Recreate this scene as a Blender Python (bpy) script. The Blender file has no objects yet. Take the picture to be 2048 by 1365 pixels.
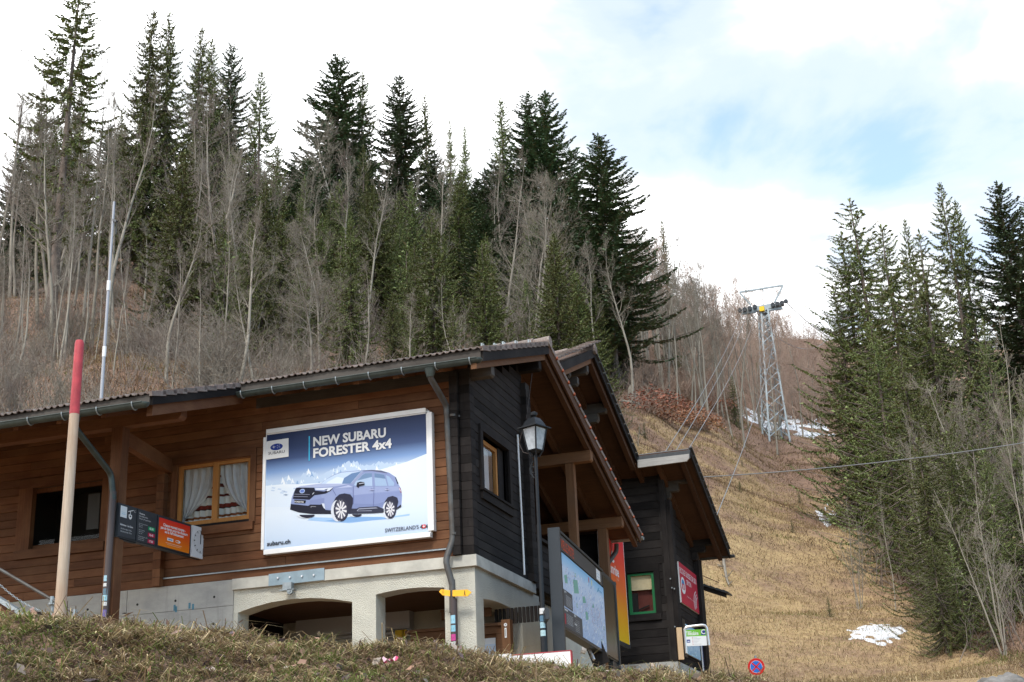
import bpy, bmesh, math, random
import numpy as np
from mathutils import Vector, Matrix
C = bpy.context.scene.collection
SC = bpy.context.scene
random.seed(7)
# ---------------------------------------------------------------- camera
F_PX = 2736.26                       # focal length in pixels of a 2048 wide frame
_p, _r, _y = math.radians(19.7526), math.radians(-2.3561), math.radians(-17.6108)
FW = np.array([math.sin(_y)*math.cos(_p), math.cos(_y)*math.cos(_p), math.sin(_p)])
_R0 = np.array([math.cos(_y), -math.sin(_y), 0.0]); _U0 = np.cross(_R0, FW)
RT = _R0*math.cos(_r)+_U0*math.sin(_r); UP = -_R0*math.sin(_r)+_U0*math.cos(_r)
CAM = np.array([7.326, -20.605, -4.231])
cd = bpy.data.cameras.new('camera'); cam = bpy.data.objects.new('camera', cd); C.objects.link(cam)
cd.sensor_width = 36.0; cd.lens = F_PX/2048*36; cd.clip_start = 0.1; cd.clip_end = 3000
cam.matrix_world = Matrix(((RT[0],UP[0],-FW[0],CAM[0]),(RT[1],UP[1],-FW[1],CAM[1]),(RT[2],UP[2],-FW[2],CAM[2]),(0,0,0,1)))
SC.camera = cam
# ---------------------------------------------------------------- sky, sun, exposure
SUN_EL, SUN_AZ = math.radians(50), math.radians(174)      # azimuth clockwise from +Y
w = bpy.data.worlds.new('World'); SC.world = w; w.use_nodes = True
nt = w.node_tree; nt.nodes.clear()
def N(t, ty, **kw):
    n = t.nodes.new(ty)
    for k, v in kw.items():
        if k.startswith('i_'):
            n.inputs[k[2:].replace('_',' ')].default_value = v
        else: setattr(n, k, v)
    return n
def MATH(t, op, a, b=None, clamp=False):
    n = t.nodes.new('ShaderNodeMath'); n.operation = op; n.use_clamp = clamp
    for i, v in enumerate((a, b)):
        if v is None: continue
        if isinstance(v, (int, float)): n.inputs[i].default_value = v
        else: t.links.new(v, n.inputs[i])
    return n.outputs[0]
def RAMP(t, fac, stops, interp='LINEAR'):
    n = t.nodes.new('ShaderNodeValToRGB'); r = n.color_ramp; r.interpolation = interp
    while len(r.elements) > 1: r.elements.remove(r.elements[-1])
    for i, (p, c) in enumerate(stops):
        e = r.elements[0] if i == 0 else r.elements.new(p)
        e.position = p; e.color = (c, c, c, 1) if isinstance(c, (int, float)) else tuple(c)+(1,)
    if fac is not None: t.links.new(fac, n.inputs[0])
    return n.outputs[0]
def MIX(t, fac, a, b, mode='MIX'):
    n = t.nodes.new('ShaderNodeMix'); n.data_type = 'RGBA'; n.blend_type = mode
    for i, v in ((0, fac), (6, a), (7, b)):
        if isinstance(v, (int, float)): n.inputs[i].default_value = v
        elif isinstance(v, tuple): n.inputs[i].default_value = v+(1,) if len(v) == 3 else v
        else: t.links.new(v, n.inputs[i])
    return n.outputs[2]
sky = N(nt, 'ShaderNodeTexSky', sky_type='NISHITA', sun_disc=False, sun_elevation=SUN_EL, sun_rotation=SUN_AZ, altitude=1200)
tc = N(nt, 'ShaderNodeTexCoord')
sep = N(nt, 'ShaderNodeSeparateXYZ'); nt.links.new(tc.outputs['Generated'], sep.inputs[0])
zz = MATH(nt, 'ADD', MATH(nt, 'MAXIMUM', sep.outputs[2], 0.0), 0.28)
cmb = N(nt, 'ShaderNodeCombineXYZ')
nt.links.new(MATH(nt, 'DIVIDE', sep.outputs[0], zz), cmb.inputs[0]); nt.links.new(MATH(nt, 'DIVIDE', sep.outputs[1], zz), cmb.inputs[1])
mp = N(nt, 'ShaderNodeMapping'); mp.inputs['Location'].default_value = (0.36, 0.35, 2.4); nt.links.new(cmb.outputs[0], mp.inputs[0])
n1 = N(nt, 'ShaderNodeTexNoise', i_Scale=3.4, i_Detail=7.0, i_Roughness=0.5, i_Distortion=0.3); nt.links.new(mp.outputs[0], n1.inputs['Vector'])
n2 = N(nt, 'ShaderNodeTexNoise', i_Scale=0.55, i_Detail=2.0); nt.links.new(mp.outputs[0], n2.inputs['Vector'])
dens = MATH(nt, 'ADD', MATH(nt, 'MULTIPLY', n1.outputs[0], 1.0), MATH(nt, 'MULTIPLY', n2.outputs[0], 0.2))
# the bank of cloud is thicker towards the left (-X) side of the valley
dens = MATH(nt, 'ADD', dens, MATH(nt, 'MULTIPLY', MATH(nt, 'ADD', sep.outputs[0], 0.15), -0.36))
cl = RAMP(nt, dens, [(0.37, 0.30), (0.46, 0.66), (0.56, 1.0)], 'EASE')
skb = MIX(nt, 1.0, sky.outputs[0], (1.75, 2.15, 2.15), 'MULTIPLY')
cc_ = MIX(nt, RAMP(nt, dens, [(0.50, 0.0), (0.72, 1.0)], 'EASE'), (6.3, 6.6, 6.9), (16.5, 16.6, 16.8))
colr = MIX(nt, cl, skb, cc_)
bg = N(nt, 'ShaderNodeBackground'); bg.inputs[1].default_value = 0.13
nt.links.new(colr, bg.inputs[0]); wo = N(nt, 'ShaderNodeOutputWorld'); nt.links.new(bg.outputs[0], wo.inputs[0])
sl = bpy.data.lights.new('sun', 'SUN'); sl.energy = 2.4; sl.angle = math.radians(12); sl.color = (1.0, 0.95, 0.87)
so = bpy.data.objects.new('sun', sl); C.objects.link(so)
sd = Vector((math.sin(SUN_AZ)*math.cos(SUN_EL), math.cos(SUN_AZ)*math.cos(SUN_EL), math.sin(SUN_EL)))
so.rotation_euler = sd.to_track_quat('Z', 'Y').to_euler()
SC.view_settings.view_transform = 'Standard'; SC.view_settings.look = 'None'
SC.view_settings.exposure = 0.42; SC.view_settings.gamma = 1.0; SC.view_settings.use_curve_mapping = False
SC.cycles.max_bounces = 5; SC.cycles.diffuse_bounces = 2; SC.cycles.glossy_bounces = 2; SC.cycles.transparent_max_bounces = 8
SC.cycles.use_denoising = True; SC.cycles.caustics_reflective = False; SC.cycles.caustics_refractive = False
SC.render.film_transparent = False
# ---------------------------------------------------------------- survey helpers: sight lines met with real planes
def ray(px, py): return FW+RT*(px-1024)/F_PX-UP*(py-682.5)/F_PX
def PX(px, py, X=0.0): r = ray(px, py); return CAM+r*((X-CAM[0])/r[0])
def PY(px, py, Y=0.0): r = ray(px, py); return CAM+r*((Y-CAM[1])/r[1])
def PP(px, py, P, n): r = ray(px, py); n = np.asarray(n, float); return CAM+r*(((np.asarray(P)-CAM)@n)/(r@n))
def PD(px, py, d):
    r = ray(px, py); return CAM+r*(d/math.hypot(r[0], r[1]))
def ZV(x, y, py):
    P0 = np.array([x, y, 0.0])-CAM; k = 682.5-py
    return (k*(FW@P0)-F_PX*(UP@P0))/(F_PX*UP[2]-k*FW[2])
def tanel(px, py): r = ray(px, py); return r[2]/math.hypot(r[0], r[1])
# ---------------------------------------------------------------- mesh helpers
class MB:
    def __init__(s): s.v = []; s.f = []; s.c = []; s.cur = None
    def color(s, c): s.cur = c; return s
    def _add(s, vs, fs):
        b = len(s.v); s.v.extend([tuple(map(float, q)) for q in vs]); s.f.extend([tuple(b+i for i in f) for f in fs]); s.c.extend([s.cur]*len(fs)); return s
    def box(s, a, b):
        x0, y0, z0 = a; x1, y1, z1 = b
        return s._add([(x0,y0,z0),(x1,y0,z0),(x1,y1,z0),(x0,y1,z0),(x0,y0,z1),(x1,y0,z1),(x1,y1,z1),(x0,y1,z1)],
                      [(3,2,1,0),(4,5,6,7),(0,1,5,4),(1,2,6,5),(2,3,7,6),(3,0,4,7)])
    def obox(s, o, ax, ay, az):            # o = corner; three edge vectors
        o, ax, ay, az = (np.asarray(q, float) for q in (o, ax, ay, az))
        vs = [o, o+ax, o+ax+ay, o+ay, o+az, o+ax+az, o+ax+ay+az, o+ay+az]
        fs = [(3,2,1,0),(4,5,6,7),(0,1,5,4),(1,2,6,5),(2,3,7,6),(3,0,4,7)]
        if np.dot(np.cross(ax, ay), az) < 0: fs = [f[::-1] for f in fs]
        return s._add(vs, fs)
    def bar(s, p, q, w, h, up=(0, 0, 1)):  # rectangular bar from p to q, centred
        p, q, up = (np.asarray(t, float) for t in (p, q, up)); d = q-p; d /= np.linalg.norm(d)
        sd_ = np.cross(d, up); sd_ /= np.linalg.norm(sd_); u = np.cross(sd_, d)
        return s.obox(p-sd_*w/2-u*h/2, q-p, sd_*w, u*h)
    def tube(s, pts, r, n=8, cap=True, arc=None):
        pts = [np.asarray(p, float) for p in pts]; m = len(pts)
        rs = r if isinstance(r, (list, tuple)) else [r]*m
        vs = []; up = np.array([0.0, 0, 1])
        prev = None
        for i in range(m):
            d = pts[min(i+1, m-1)]-pts[max(i-1, 0)]; d = d/(np.linalg.norm(d)+1e-9)
            if prev is None:
                u = np.cross(d, up)
                if np.linalg.norm(u) < 1e-3: u = np.cross(d, [1.0, 0, 0])
            else: u = prev-d*(prev@d)
            u /= np.linalg.norm(u); prev = u; v_ = np.cross(d, u)
            for k in range(n):
                a = 2*math.pi*k/n; vs.append(pts[i]+(u*math.cos(a)+v_*math.sin(a))*rs[i])
        fs = []
        for i in range(m-1):
            for k in range(n):
                fs.append((i*n+k, i*n+(k+1) % n, (i+1)*n+(k+1) % n, (i+1)*n+k))
        if cap: fs.append(tuple(range(n))[::-1]); fs.append(tuple((m-1)*n+k for k in range(n)))
        return s._add(vs, fs)
    def prism(s, poly, o, ex, ey, ez):      # polygon (u,v) in the plane o,ex,ey pushed along ez
        o, ex, ey, ez = (np.asarray(q, float) for q in (o, ex, ey, ez)); n = len(poly)
        ar = sum(poly[i][0]*poly[(i+1) % n][1]-poly[(i+1) % n][0]*poly[i][1] for i in range(n))
        if ar < 0: poly = poly[::-1]
        A = [o+ex*u+ey*v for u, v in poly]; B = [p+ez for p in A]
        fs = [tuple(range(n))[::-1], tuple(range(n, 2*n))]+[(i, (i+1) % n, n+(i+1) % n, n+i) for i in range(n)]
        if np.dot(np.cross(ex, ey), ez) < 0: fs = [f[::-1] for f in fs]
        return s._add(A+B, fs)
    def face(s, pts): return s._add(pts, [tuple(range(len(pts)))])
    def mesh(s, name, org=(0, 0, 0)):
        me = bpy.data.meshes.new(name); o = np.asarray(org, float)
        me.from_pydata([tuple(np.asarray(q)-o) for q in s.v], [], s.f)
        if any(c is not None for c in s.c):
            at = me.color_attributes.new('col', 'FLOAT_COLOR', 'CORNER'); buf = []
            for f, c in zip(s.f, s.c):
                if c is not None and isinstance(c[0], (tuple, list)):
                    for k in range(len(f)): buf.extend(tuple(c[k % len(c)])+(1.0,))
                else: buf.extend((tuple(c)+(1.0,) if c else (1, 1, 1, 1))*len(f))
            at.data.foreach_set('color', buf)
        me.validate(); return me
def np_mesh(name, V, Fc, col=None, smooth=False):
    """V (n,3), Fc (m,k) all faces of one size; col (n,3) vertex colours."""
    me = bpy.data.meshes.new(name); V = np.ascontiguousarray(V, np.float32); Fc = np.ascontiguousarray(Fc, np.int32)
    m, k = Fc.shape
    me.vertices.add(len(V)); me.vertices.foreach_set('co', V.ravel())
    me.loops.add(m*k); me.loops.foreach_set('vertex_index', Fc.ravel())
    me.polygons.add(m); me.polygons.foreach_set('loop_start', np.arange(0, m*k, k, dtype=np.int32)); me.polygons.foreach_set('loop_total', np.full(m, k, np.int32))
    me.update(calc_edges=True)
    if smooth: me.polygons.foreach_set('use_smooth', np.ones(m, bool))
    if col is not None:
        at = me.color_attributes.new('col', 'FLOAT_COLOR', 'POINT')
        at.data.foreach_set('color', np.hstack([col, np.ones((len(V), 1))]).astype(np.float32).ravel())
    return me
ORG = {}
def thing(name, label, cat, loc=(0, 0, 0), group=None):
    o = bpy.data.objects.new(name, None); C.objects.link(o); o.location = tuple(map(float, loc)); o.empty_display_size = 0.2
    o['label'] = label; o['category'] = cat
    if group: o['group'] = group
    ORG[o.name] = np.asarray(loc, float); return o
def link(name, me, mat, parent=None, org=None, loc=(0, 0, 0)):
    if mat is not None:
        me.materials.clear(); me.materials.append(mat)
    o = bpy.data.objects.new(name, me); C.objects.link(o)
    if parent is not None: o.parent = parent
    o.location = tuple(map(float, loc)); ORG[o.name] = ORG[parent.name] if parent is not None else np.zeros(3); return o
def obj(name, mb, mat, parent=None, smooth=False):
    org = ORG[parent.name] if parent is not None else (0, 0, 0)
    me = mb.mesh(name, org)
    if smooth:
        me.polygons.foreach_set('use_smooth', [True]*len(me.polygons))
        me.set_sharp_from_angle(angle=math.radians(40))
    return link(name, me, mat, parent)
def copies(name, me, mat, parent, items):
    """alike pieces sharing one mesh; items = (world location, scale, rotation)"""
    org = ORG[parent.name]; out = []
    if mat is not None: me.materials.clear(); me.materials.append(mat)
    for loc, sc, rot in items:
        o = bpy.data.objects.new(name, me); C.objects.link(o); o.parent = parent
        o.location = tuple(np.asarray(loc, float)-org); o.scale = sc
        if rot is not None: o.rotation_euler = rot
        out.append(o)
    return out
def tag(o, label, cat, group=None, kind=None):
    if label: o['label'] = label
    if cat: o['category'] = cat
    if group: o['group'] = group
    if kind: o['kind'] = kind
    return o
# ---------------------------------------------------------------- materials
def newmat(name):
    m = bpy.data.materials.new(name); m.use_nodes = True; t = m.node_tree; t.nodes.clear()
    b = N(t, 'ShaderNodeBsdfPrincipled'); o = N(t, 'ShaderNodeOutputMaterial'); t.links.new(b.outputs[0], o.inputs[0]); return m, t, b
def setc(t, b, c):
    if isinstance(c, tuple): b.inputs['Base Color'].default_value = c+(1,)
    else: t.links.new(c, b.inputs['Base Color'])
def bump(t, b, h, strength, dist):
    n = N(t, 'ShaderNodeBump'); n.inputs['Strength'].default_value = strength; n.inputs['Distance'].default_value = dist
    t.links.new(h, n.inputs['Height']); t.links.new(n.outputs[0], b.inputs['Normal'])
def noise(t, vec, scale, detail=4.0, rough=0.55, dist=0.0):
    n = N(t, 'ShaderNodeTexNoise', i_Scale=scale, i_Detail=detail, i_Roughness=rough, i_Distortion=dist)
    if vec is not None: t.links.new(vec, n.inputs['Vector'])
    return n.outputs[0]
def pos(t, scale=(1, 1, 1), rnd=0.0):
    g = N(t, 'ShaderNodeNewGeometry'); m = N(t, 'ShaderNodeMapping'); m.inputs['Scale'].default_value = scale; v = g.outputs['Position']
    if rnd:
        oi = N(t, 'ShaderNodeObjectInfo'); a = N(t, 'ShaderNodeVectorMath', operation='ADD')
        t.links.new(v, a.inputs[0]); t.links.new(MATH(t, 'MULTIPLY', oi.outputs['Random'], rnd), a.inputs[1]); v = a.outputs[0]
    t.links.new(v, m.inputs[0]); return m.outputs[0]
def plain(name, c, rough=0.6, metal=0.0, spec=0.4, var=0.0, vscale=3.0, c2=None, bmp=0.0, bscale=60.0):
    m, t, b = newmat(name); b.inputs['Roughness'].default_value = rough; b.inputs['Metallic'].default_value = metal; b.inputs['Specular IOR Level'].default_value = spec
    if var or c2:
        n = noise(t, pos(t), vscale, 6, 0.6)
        c2 = c2 or tuple(x*(1-var) for x in c)
        setc(t, b, MIX(t, RAMP(t, n, [(0.35, 0.0), (0.65, 1.0)]), c, c2))
    else: setc(t, b, c)
    if bmp: bump(t, b, noise(t, pos(t), bscale, 4), bmp, 0.01)
    return m
def wood(name, c1, c2, c3, axis, rough=0.75, rand=0.35, wear=0.5, spec=0.25):
    m, t, b = newmat(name); b.inputs['Roughness'].default_value = rough; b.inputs['Specular IOR Level'].default_value = spec
    s = [16.0, 16.0, 16.0]; s['xyz'.index(axis)] = 0.9
    v = pos(t, tuple(s), 41.0); g = noise(t, v, 1.6, 6, 0.65, 0.6)
    k = noise(t, pos(t, (1, 1, 1), 13.0), 1.1, 4, 0.6)
    fine = noise(t, pos(t, tuple(q*5 for q in s), 7.0), 1.5, 3, 0.6)
    c = MIX(t, RAMP(t, g, [(0.3, 0.0), (0.7, 1.0)]), c1, c2)
    c = MIX(t, MATH(t, 'MULTIPLY', RAMP(t, k, [(0.42, 0.0), (0.68, 1.0)]), wear), c, c3)
    oi = N(t, 'ShaderNodeObjectInfo'); rv = MATH(t, 'ADD', MATH(t, 'MULTIPLY', oi.outputs['Random'], rand*2), 1-rand)
    rv = MATH(t, 'MULTIPLY', rv, MATH(t, 'ADD', MATH(t, 'MULTIPLY', fine, 0.5), 0.75))
    hs = N(t, 'ShaderNodeHueSaturation'); t.links.new(rv, hs.inputs['Value']); t.links.new(c, hs.inputs['Color'])
    setc(t, b, hs.outputs[0]); bump(t, b, g, 0.25, 0.006); return m
def vcol(name, rough=0.7, spec=0.3, sheen=0.0, trans=0.0, rv=0.0, gain=1.0):
    m, t, b = newmat(name); b.inputs['Roughness'].default_value = rough; b.inputs['Specular IOR Level'].default_value = spec
    a = N(t, 'ShaderNodeAttribute', attribute_name='col'); c = a.outputs['Color']
    if gain != 1.0: c = MIX(t, 1.0, c, (gain, gain, gain), 'MULTIPLY')
    if rv:
        oi = N(t, 'ShaderNodeObjectInfo'); hs = N(t, 'ShaderNodeHueSaturation')
        t.links.new(MATH(t, 'ADD', MATH(t, 'MULTIPLY', oi.outputs['Random'], 2*rv), 1-rv), hs.inputs['Value'])
        t.links.new(MATH(t, 'ADD', MATH(t, 'MULTIPLY', oi.outputs['Random'], 0.03), 0.485), hs.inputs['Hue'])
        t.links.new(c, hs.inputs['Color']); c = hs.outputs[0]
    t.links.new(c, b.inputs['Base Color'])
    if trans:
        tr = N(t, 'ShaderNodeBsdfTranslucent'); t.links.new(c, tr.inputs[0]); mx = N(t, 'ShaderNodeMixShader'); mx.inputs[0].default_value = trans
        o = [n for n in t.nodes if n.type == 'OUTPUT_MATERIAL'][0]
        t.links.new(b.outputs[0], mx.inputs[1]); t.links.new(tr.outputs[0], mx.inputs[2]); t.links.new(mx.outputs[0], o.inputs[0])
    return m
def glass(name, tint=(0.93, 0.95, 0.95), refl=0.14):
    m = bpy.data.materials.new(name); m.use_nodes = True; t = m.node_tree; t.nodes.clear()
    tr = N(t, 'ShaderNodeBsdfTransparent'); tr.inputs[0].default_value = tint+(1,)
    gl = N(t, 'ShaderNodeBsdfGlossy'); gl.inputs['Roughness'].default_value = 0.03; gl.inputs[0].default_value = (0.9, 0.93, 0.95, 1)
    fr = N(t, 'ShaderNodeLayerWeight'); fr.inputs[0].default_value = 0.5
    mx = N(t, 'ShaderNodeMixShader'); t.links.new(MATH(t, 'ADD', MATH(t, 'MULTIPLY', MATH(t, 'POWER', fr.outputs['Facing'], 4.0), 0.6), refl*0.4), mx.inputs[0])
    t.links.new(tr.outputs[0], mx.inputs[1]); t.links.new(gl.outputs[0], mx.inputs[2])
    o = N(t, 'ShaderNodeOutputMaterial'); t.links.new(mx.outputs[0], o.inputs[0]); return m
M = {}
for ax in 'xyz':
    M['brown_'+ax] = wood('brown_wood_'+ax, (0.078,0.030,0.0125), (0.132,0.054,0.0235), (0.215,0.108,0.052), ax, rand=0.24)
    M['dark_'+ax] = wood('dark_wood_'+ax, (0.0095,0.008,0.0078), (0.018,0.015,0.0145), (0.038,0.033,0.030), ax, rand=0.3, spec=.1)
    M['beam_'+ax] = wood('beam_wood_'+ax, (0.105,0.048,0.021), (0.17,0.080,0.036), (0.125,0.072,0.042), ax, rand=0.15)
    M['grey_'+ax] = wood('weathered_wood_'+ax, (0.035,0.029,0.025), (0.062,0.053,0.046), (0.095,0.085,0.075), ax, rand=0.2)
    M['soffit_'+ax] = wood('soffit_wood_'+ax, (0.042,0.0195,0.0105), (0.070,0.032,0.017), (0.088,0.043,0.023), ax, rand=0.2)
M['frame'] = wood('window_wood', (0.30,0.13,0.035), (0.38,0.18,0.055), (0.25,0.10,0.03), 'z', rand=0.1)
M['pole'] = wood('peeled_pole', (0.32,0.25,0.19), (0.42,0.35,0.28), (0.30,0.19,0.12), 'z', rand=0.05, wear=0.7)
M['pine'] = wood('new_pine', (0.55,0.38,0.22), (0.62,0.45,0.29), (0.5,0.33,0.2), 'z', rand=0.05)
M['redpaint'] = plain('red_paint', (0.42,0.045,0.06), 0.6, var=0.35, vscale=8)
M['gutter'] = plain('patinated_copper', (0.055,0.072,0.068), 0.45, 0.35, var=0.35, vscale=7)
M['pipe'] = plain('dull_grey_pipe', (0.085,0.088,0.088), 0.5, 0.2, var=0.3, vscale=5, c2=(0.06,0.05,0.042))
M['pvc'] = plain('brown_pipe', (0.05,0.035,0.033), 0.4)
M['white'] = plain('white_paint', (0.72,0.72,0.72), 0.5, var=0.08, vscale=4)
M['alu'] = plain('aluminium', (0.62,0.63,0.65), 0.35, 0.6)
M['steel'] = plain('galvanised_steel', (0.30,0.34,0.36), 0.45, 0.5, var=0.25, vscale=14)
M['plate'] = plain('blue_grey_plate', (0.25,0.33,0.38), 0.5, 0.2, var=0.2, vscale=6)
M['black'] = plain('black_paint', (0.010,0.012,0.015), 0.45, spec=.25)
M['anthracite'] = plain('anthracite', (0.026,0.032,0.039), 0.4, 0.2, var=0.12, vscale=3)
M['void'] = plain('dim_interior', (0.02,0.018,0.017), 0.9)
M['blackglass'] = plain('black_glass', (0.006,0.006,0.007), 0.28, spec=0.3)
M['glass'] = glass('pane_glass'); M['glass_dim'] = glass('shaded_pane_glass', refl=.03)
M['frost'] = plain('frosted_pane', (0.36,0.40,0.44), 0.18, spec=0.7, var=.5, vscale=6)
M['green'] = plain('green_paint', (0.012,0.14,0.048), 0.45)
M['yellow'] = plain('yellow_sign', (0.85,0.42,0.015), 0.45)
M['yellow2'] = plain('yellow_plastic', (0.75,0.5,0.01), 0.5)
M['shutter'] = plain('shutter_slat', (0.48,0.49,0.52), 0.5)
M['fabric'] = vcol('curtain_cloth', 0.9, 0.1, trans=0.25)
M['print'] = vcol('printed_sheet', 0.5, 0.2, gain=.84)
M['rope'] = plain('steel_rope', (0.22,0.22,0.22), 0.5, 0.5)
M['cable'] = plain('thin_cable', (0.05,0.035,0.03), 0.6)
M['slate'] = plain('slate', (0.05,0.055,0.06), 0.6, var=0.3, vscale=9)
# rough-cast render
m, t, b = newmat('roughcast'); M['stucco'] = m
n = noise(t, pos(t), 2.0, 5); vo = N(t, 'ShaderNodeTexVoronoi', i_Scale=75.0); t.links.new(pos(t), vo.inputs['Vector'])
setc(t, b, MIX(t, RAMP(t, n, [(0.3, 0.0), (0.75, 1.0)]), (0.56,0.545,0.465), (0.44,0.43,0.375))); b.inputs['Roughness'].default_value = 0.9
bump(t, b, MATH(t, 'ADD', MATH(t, 'MULTIPLY', vo.outputs[0], -0.8), noise(t, pos(t), 60, 4)), 0.7, 0.02)
m, t, b = newmat('concrete'); M['concrete'] = m
n = noise(t, pos(t, (1, 1, 2.0)), 1.6, 8, 0.65); n3 = noise(t, pos(t, (9, 9, 0.8)), 0.8, 5, 0.6)
c = MIX(t, RAMP(t, n, [(0.3, 0.0), (0.7, 1.0)]), (0.42,0.41,0.375), (0.27,0.27,0.26))
c = MIX(t, RAMP(t, n3, [(0.55, 0.0), (0.75, 0.6)]), c, (0.19,0.185,0.175)); setc(t, b, c); b.inputs['Roughness'].default_value = 0.9
bump(t, b, noise(t, pos(t), 25, 6), 0.25, 0.01)
M['ledge'] = plain('cast_ledge', (0.50,0.485,0.43), 0.85, var=0.3, vscale=2.5, bmp=0.2, bscale=40)
# clay roof tile with lichen
m, t, b = newmat('clay_tile'); M['tile'] = m
n = noise(t, pos(t), 9, 6, 0.7); n3 = noise(t, pos(t), 30, 4, 0.6)
c = MIX(t, RAMP(t, n, [(0.35, 0.0), (0.65, 1.0)]), (0.13,0.085,0.072), (0.185,0.16,0.145)); c = MIX(t, RAMP(t, n3, [(0.55, 0.0), (0.7, 0.8)]), c, (0.29,0.275,0.25))
oi = N(t, 'ShaderNodeObjectInfo'); hs = N(t, 'ShaderNodeHueSaturation'); t.links.new(MATH(t, 'ADD', MATH(t, 'MULTIPLY', oi.outputs['Random'], 0.6), 0.7), hs.inputs['Value']); t.links.new(c, hs.inputs['Color'])
setc(t, b, hs.outputs[0]); b.inputs['Roughness'].default_value = 0.9
M['terracotta'] = plain('terracotta_nib', (0.36,0.10,0.05), 0.8, var=0.3, vscale=20)
# ================================================================ TERRAIN
rng = np.random.default_rng(5)
DK = [40, 55, 75, 100, 142, 200, 300, 450]
COLS = {-900: [1200,900,760,650,560,520,540,620], 0: [1200,845,752,655,560,495,505,580], 250: [1200,850,735,645,545,482,510,590],
        600: [1200,850,757,675,605,545,565,640], 1000: [1230,920,785,712,650,600,600,650], 1250: [1345,1080,905,803,722,652,625,660],
        1400: [1365,1190,1010,893,797,722,668,680], 1550: [1374,1215,1065,975,887,792,708,695], 1640: [1374,1218,1080,985,887,792,700,690],
        1800: [1366,1205,1075,985,885,800,722,705], 2048: [1300,1150,1020,920,838,775,725,705], 2800: [1250,1090,960,868,795,745,710,700]}
CREST = [(-900,1222),(0,1233),(200,1251),(480,1264),(700,1287),(900,1307),(1100,1312),(1300,1345),(1500,1370),(1700,1382),(2048,1392),(2800,1400)]
_ca = np.array([math.atan2(*(ray(px, 900)[:2])) for px in COLS])
NEAR = [(13,-2.85),(20,-2.7),(28,-1.95),(34,-1.15)]
_dk = np.array([d for d, _ in NEAR]+DK+[700, 1200], float)
_tb = []
for px, ys in COLS.items():
    zs = [z+o_ for (_, z), o_ in zip(NEAR, (-.5, -.2, -.1, -.15) if px > 1390 else (-.25, -.1, 0, 0) if px > 1100 else (0, 0, 0, 0))]+[CAM[2]+d*tanel(px, y) for d, y in zip(DK, ys)]; zs += [zs[-1]-12, zs[-1]-60]; _tb.append(zs)
_tb = np.array(_tb)
_cz = np.array([CAM[2]-.11+9.8*tanel(px, py) for px, py in CREST]); _cza = np.array([math.atan2(*(ray(px, 1300)[:2])) for px, _ in CREST])
_wv = [(rng.uniform(0, 6.28), rng.uniform(0, 6.28), L) for L in (31, 23, 17, 11, 8, 6, 4.3, 3.1, 2.2)]
def terr(x, y):
    x = np.atleast_1d(np.asarray(x, float)); y = np.atleast_1d(np.asarray(y, float))
    dx, dy = x-CAM[0], y-CAM[1]; d = np.hypot(dx, dy); az = np.arctan2(dx, dy)
    fi = np.interp(az, _ca, np.arange(len(_ca))); i0 = np.minimum(fi.astype(int), len(_ca)-2); fr = fi-i0; fr = fr*fr*(3-2*fr)*0.5+fr*0.5
    ld = np.log(np.maximum(d, 1.0)); lk = np.log(_dk)
    j = np.clip(np.searchsorted(lk, ld)-1, 0, len(lk)-2); q = np.clip((ld-lk[j])/(lk[j+1]-lk[j]), 0, 1)
    z0 = _tb[i0, j]*(1-q)+_tb[i0, j+1]*q; z1 = _tb[i0+1, j]*(1-q)+_tb[i0+1, j+1]*q
    z = z0*(1-fr)+z1*fr
    zc = np.interp(az, _cza, _cz)
    s = np.clip((d-4)/5.8, 0, 1); near = -5.83+(zc+5.83)*np.sin(s*math.pi/2)
    e = np.clip((d-9.8)/3.2, 0, 1); e = e*e*(3-2*e); near = np.where(d > 9.8, zc*(1-e)+z*e, near)
    z = np.where(d < 13, near, z)
    amp = np.clip((d-30)/40, 0, 1)*0.9; bumpn = np.zeros_like(z)
    for a, ph, L in _wv: bumpn += np.sin((x*math.cos(a)+y*math.sin(a))*6.283/L+ph)*L/60
    small = sum(np.sin((x*math.cos(a)+y*math.sin(a))*6.283/L+ph)*L*0.018 for a, ph, L in ((0.3,1,1.9),(1.4,2,1.3),(2.2,3,0.83),(2.9,0.5,0.57),(0.9,4,0.39)))
    small = small+.035*np.sin(x*9.1+3*np.sin(y*3.3))*np.sin(y*8.3+2*np.sin(x*4.1))+.025*np.sin(x*17+y*5)*np.sin(y*15-x*6)
    z = z+bumpn*amp+small*np.clip((d-5)/2, 0, 1)*np.clip((13-d)/2, 0, 1)*1.2
    out = np.clip((np.abs(az+0.30)-0.95)/0.6, 0, 1)          # away from the photographed hillside the valley floor
    return z*(1-out)+(-5.83)*out
az = np.concatenate([np.linspace(-math.pi, -1.05, 40, endpoint=False), np.linspace(-1.05, 0.42, 420, endpoint=False), np.linspace(0.42, math.pi, 40)])
dd = np.concatenate([[0.5, 2, 3.5], np.linspace(4, 13, 110), np.geomspace(13.4, 1100, 190)])
A, D = np.meshgrid(az, dd); X = CAM[0]+D*np.sin(A); Y = CAM[1]+D*np.cos(A); Z = terr(X.ravel(), Y.ravel()).reshape(X.shape)
nA = len(az); V = np.stack([X, Y, Z], -1).reshape(-1, 3); idx = np.arange(len(V)).reshape(len(dd), nA)
Fq = np.stack([idx[:-1, :-1], idx[1:, :-1], idx[1:, 1:], idx[:-1, 1:]], -1).reshape(-1, 4)[:, ::-1]
m, t, b = newmat('hillside_ground'); b.inputs['Roughness'].default_value = 0.95; b.inputs['Specular IOR Level'].default_value = 0.1
g = pos(t); big = noise(t, g, 0.085, 5, 0.6, 0.8); mid = noise(t, g, 0.5, 6, 0.7); fine = noise(t, g, 3.5, 6, 0.75)
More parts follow.
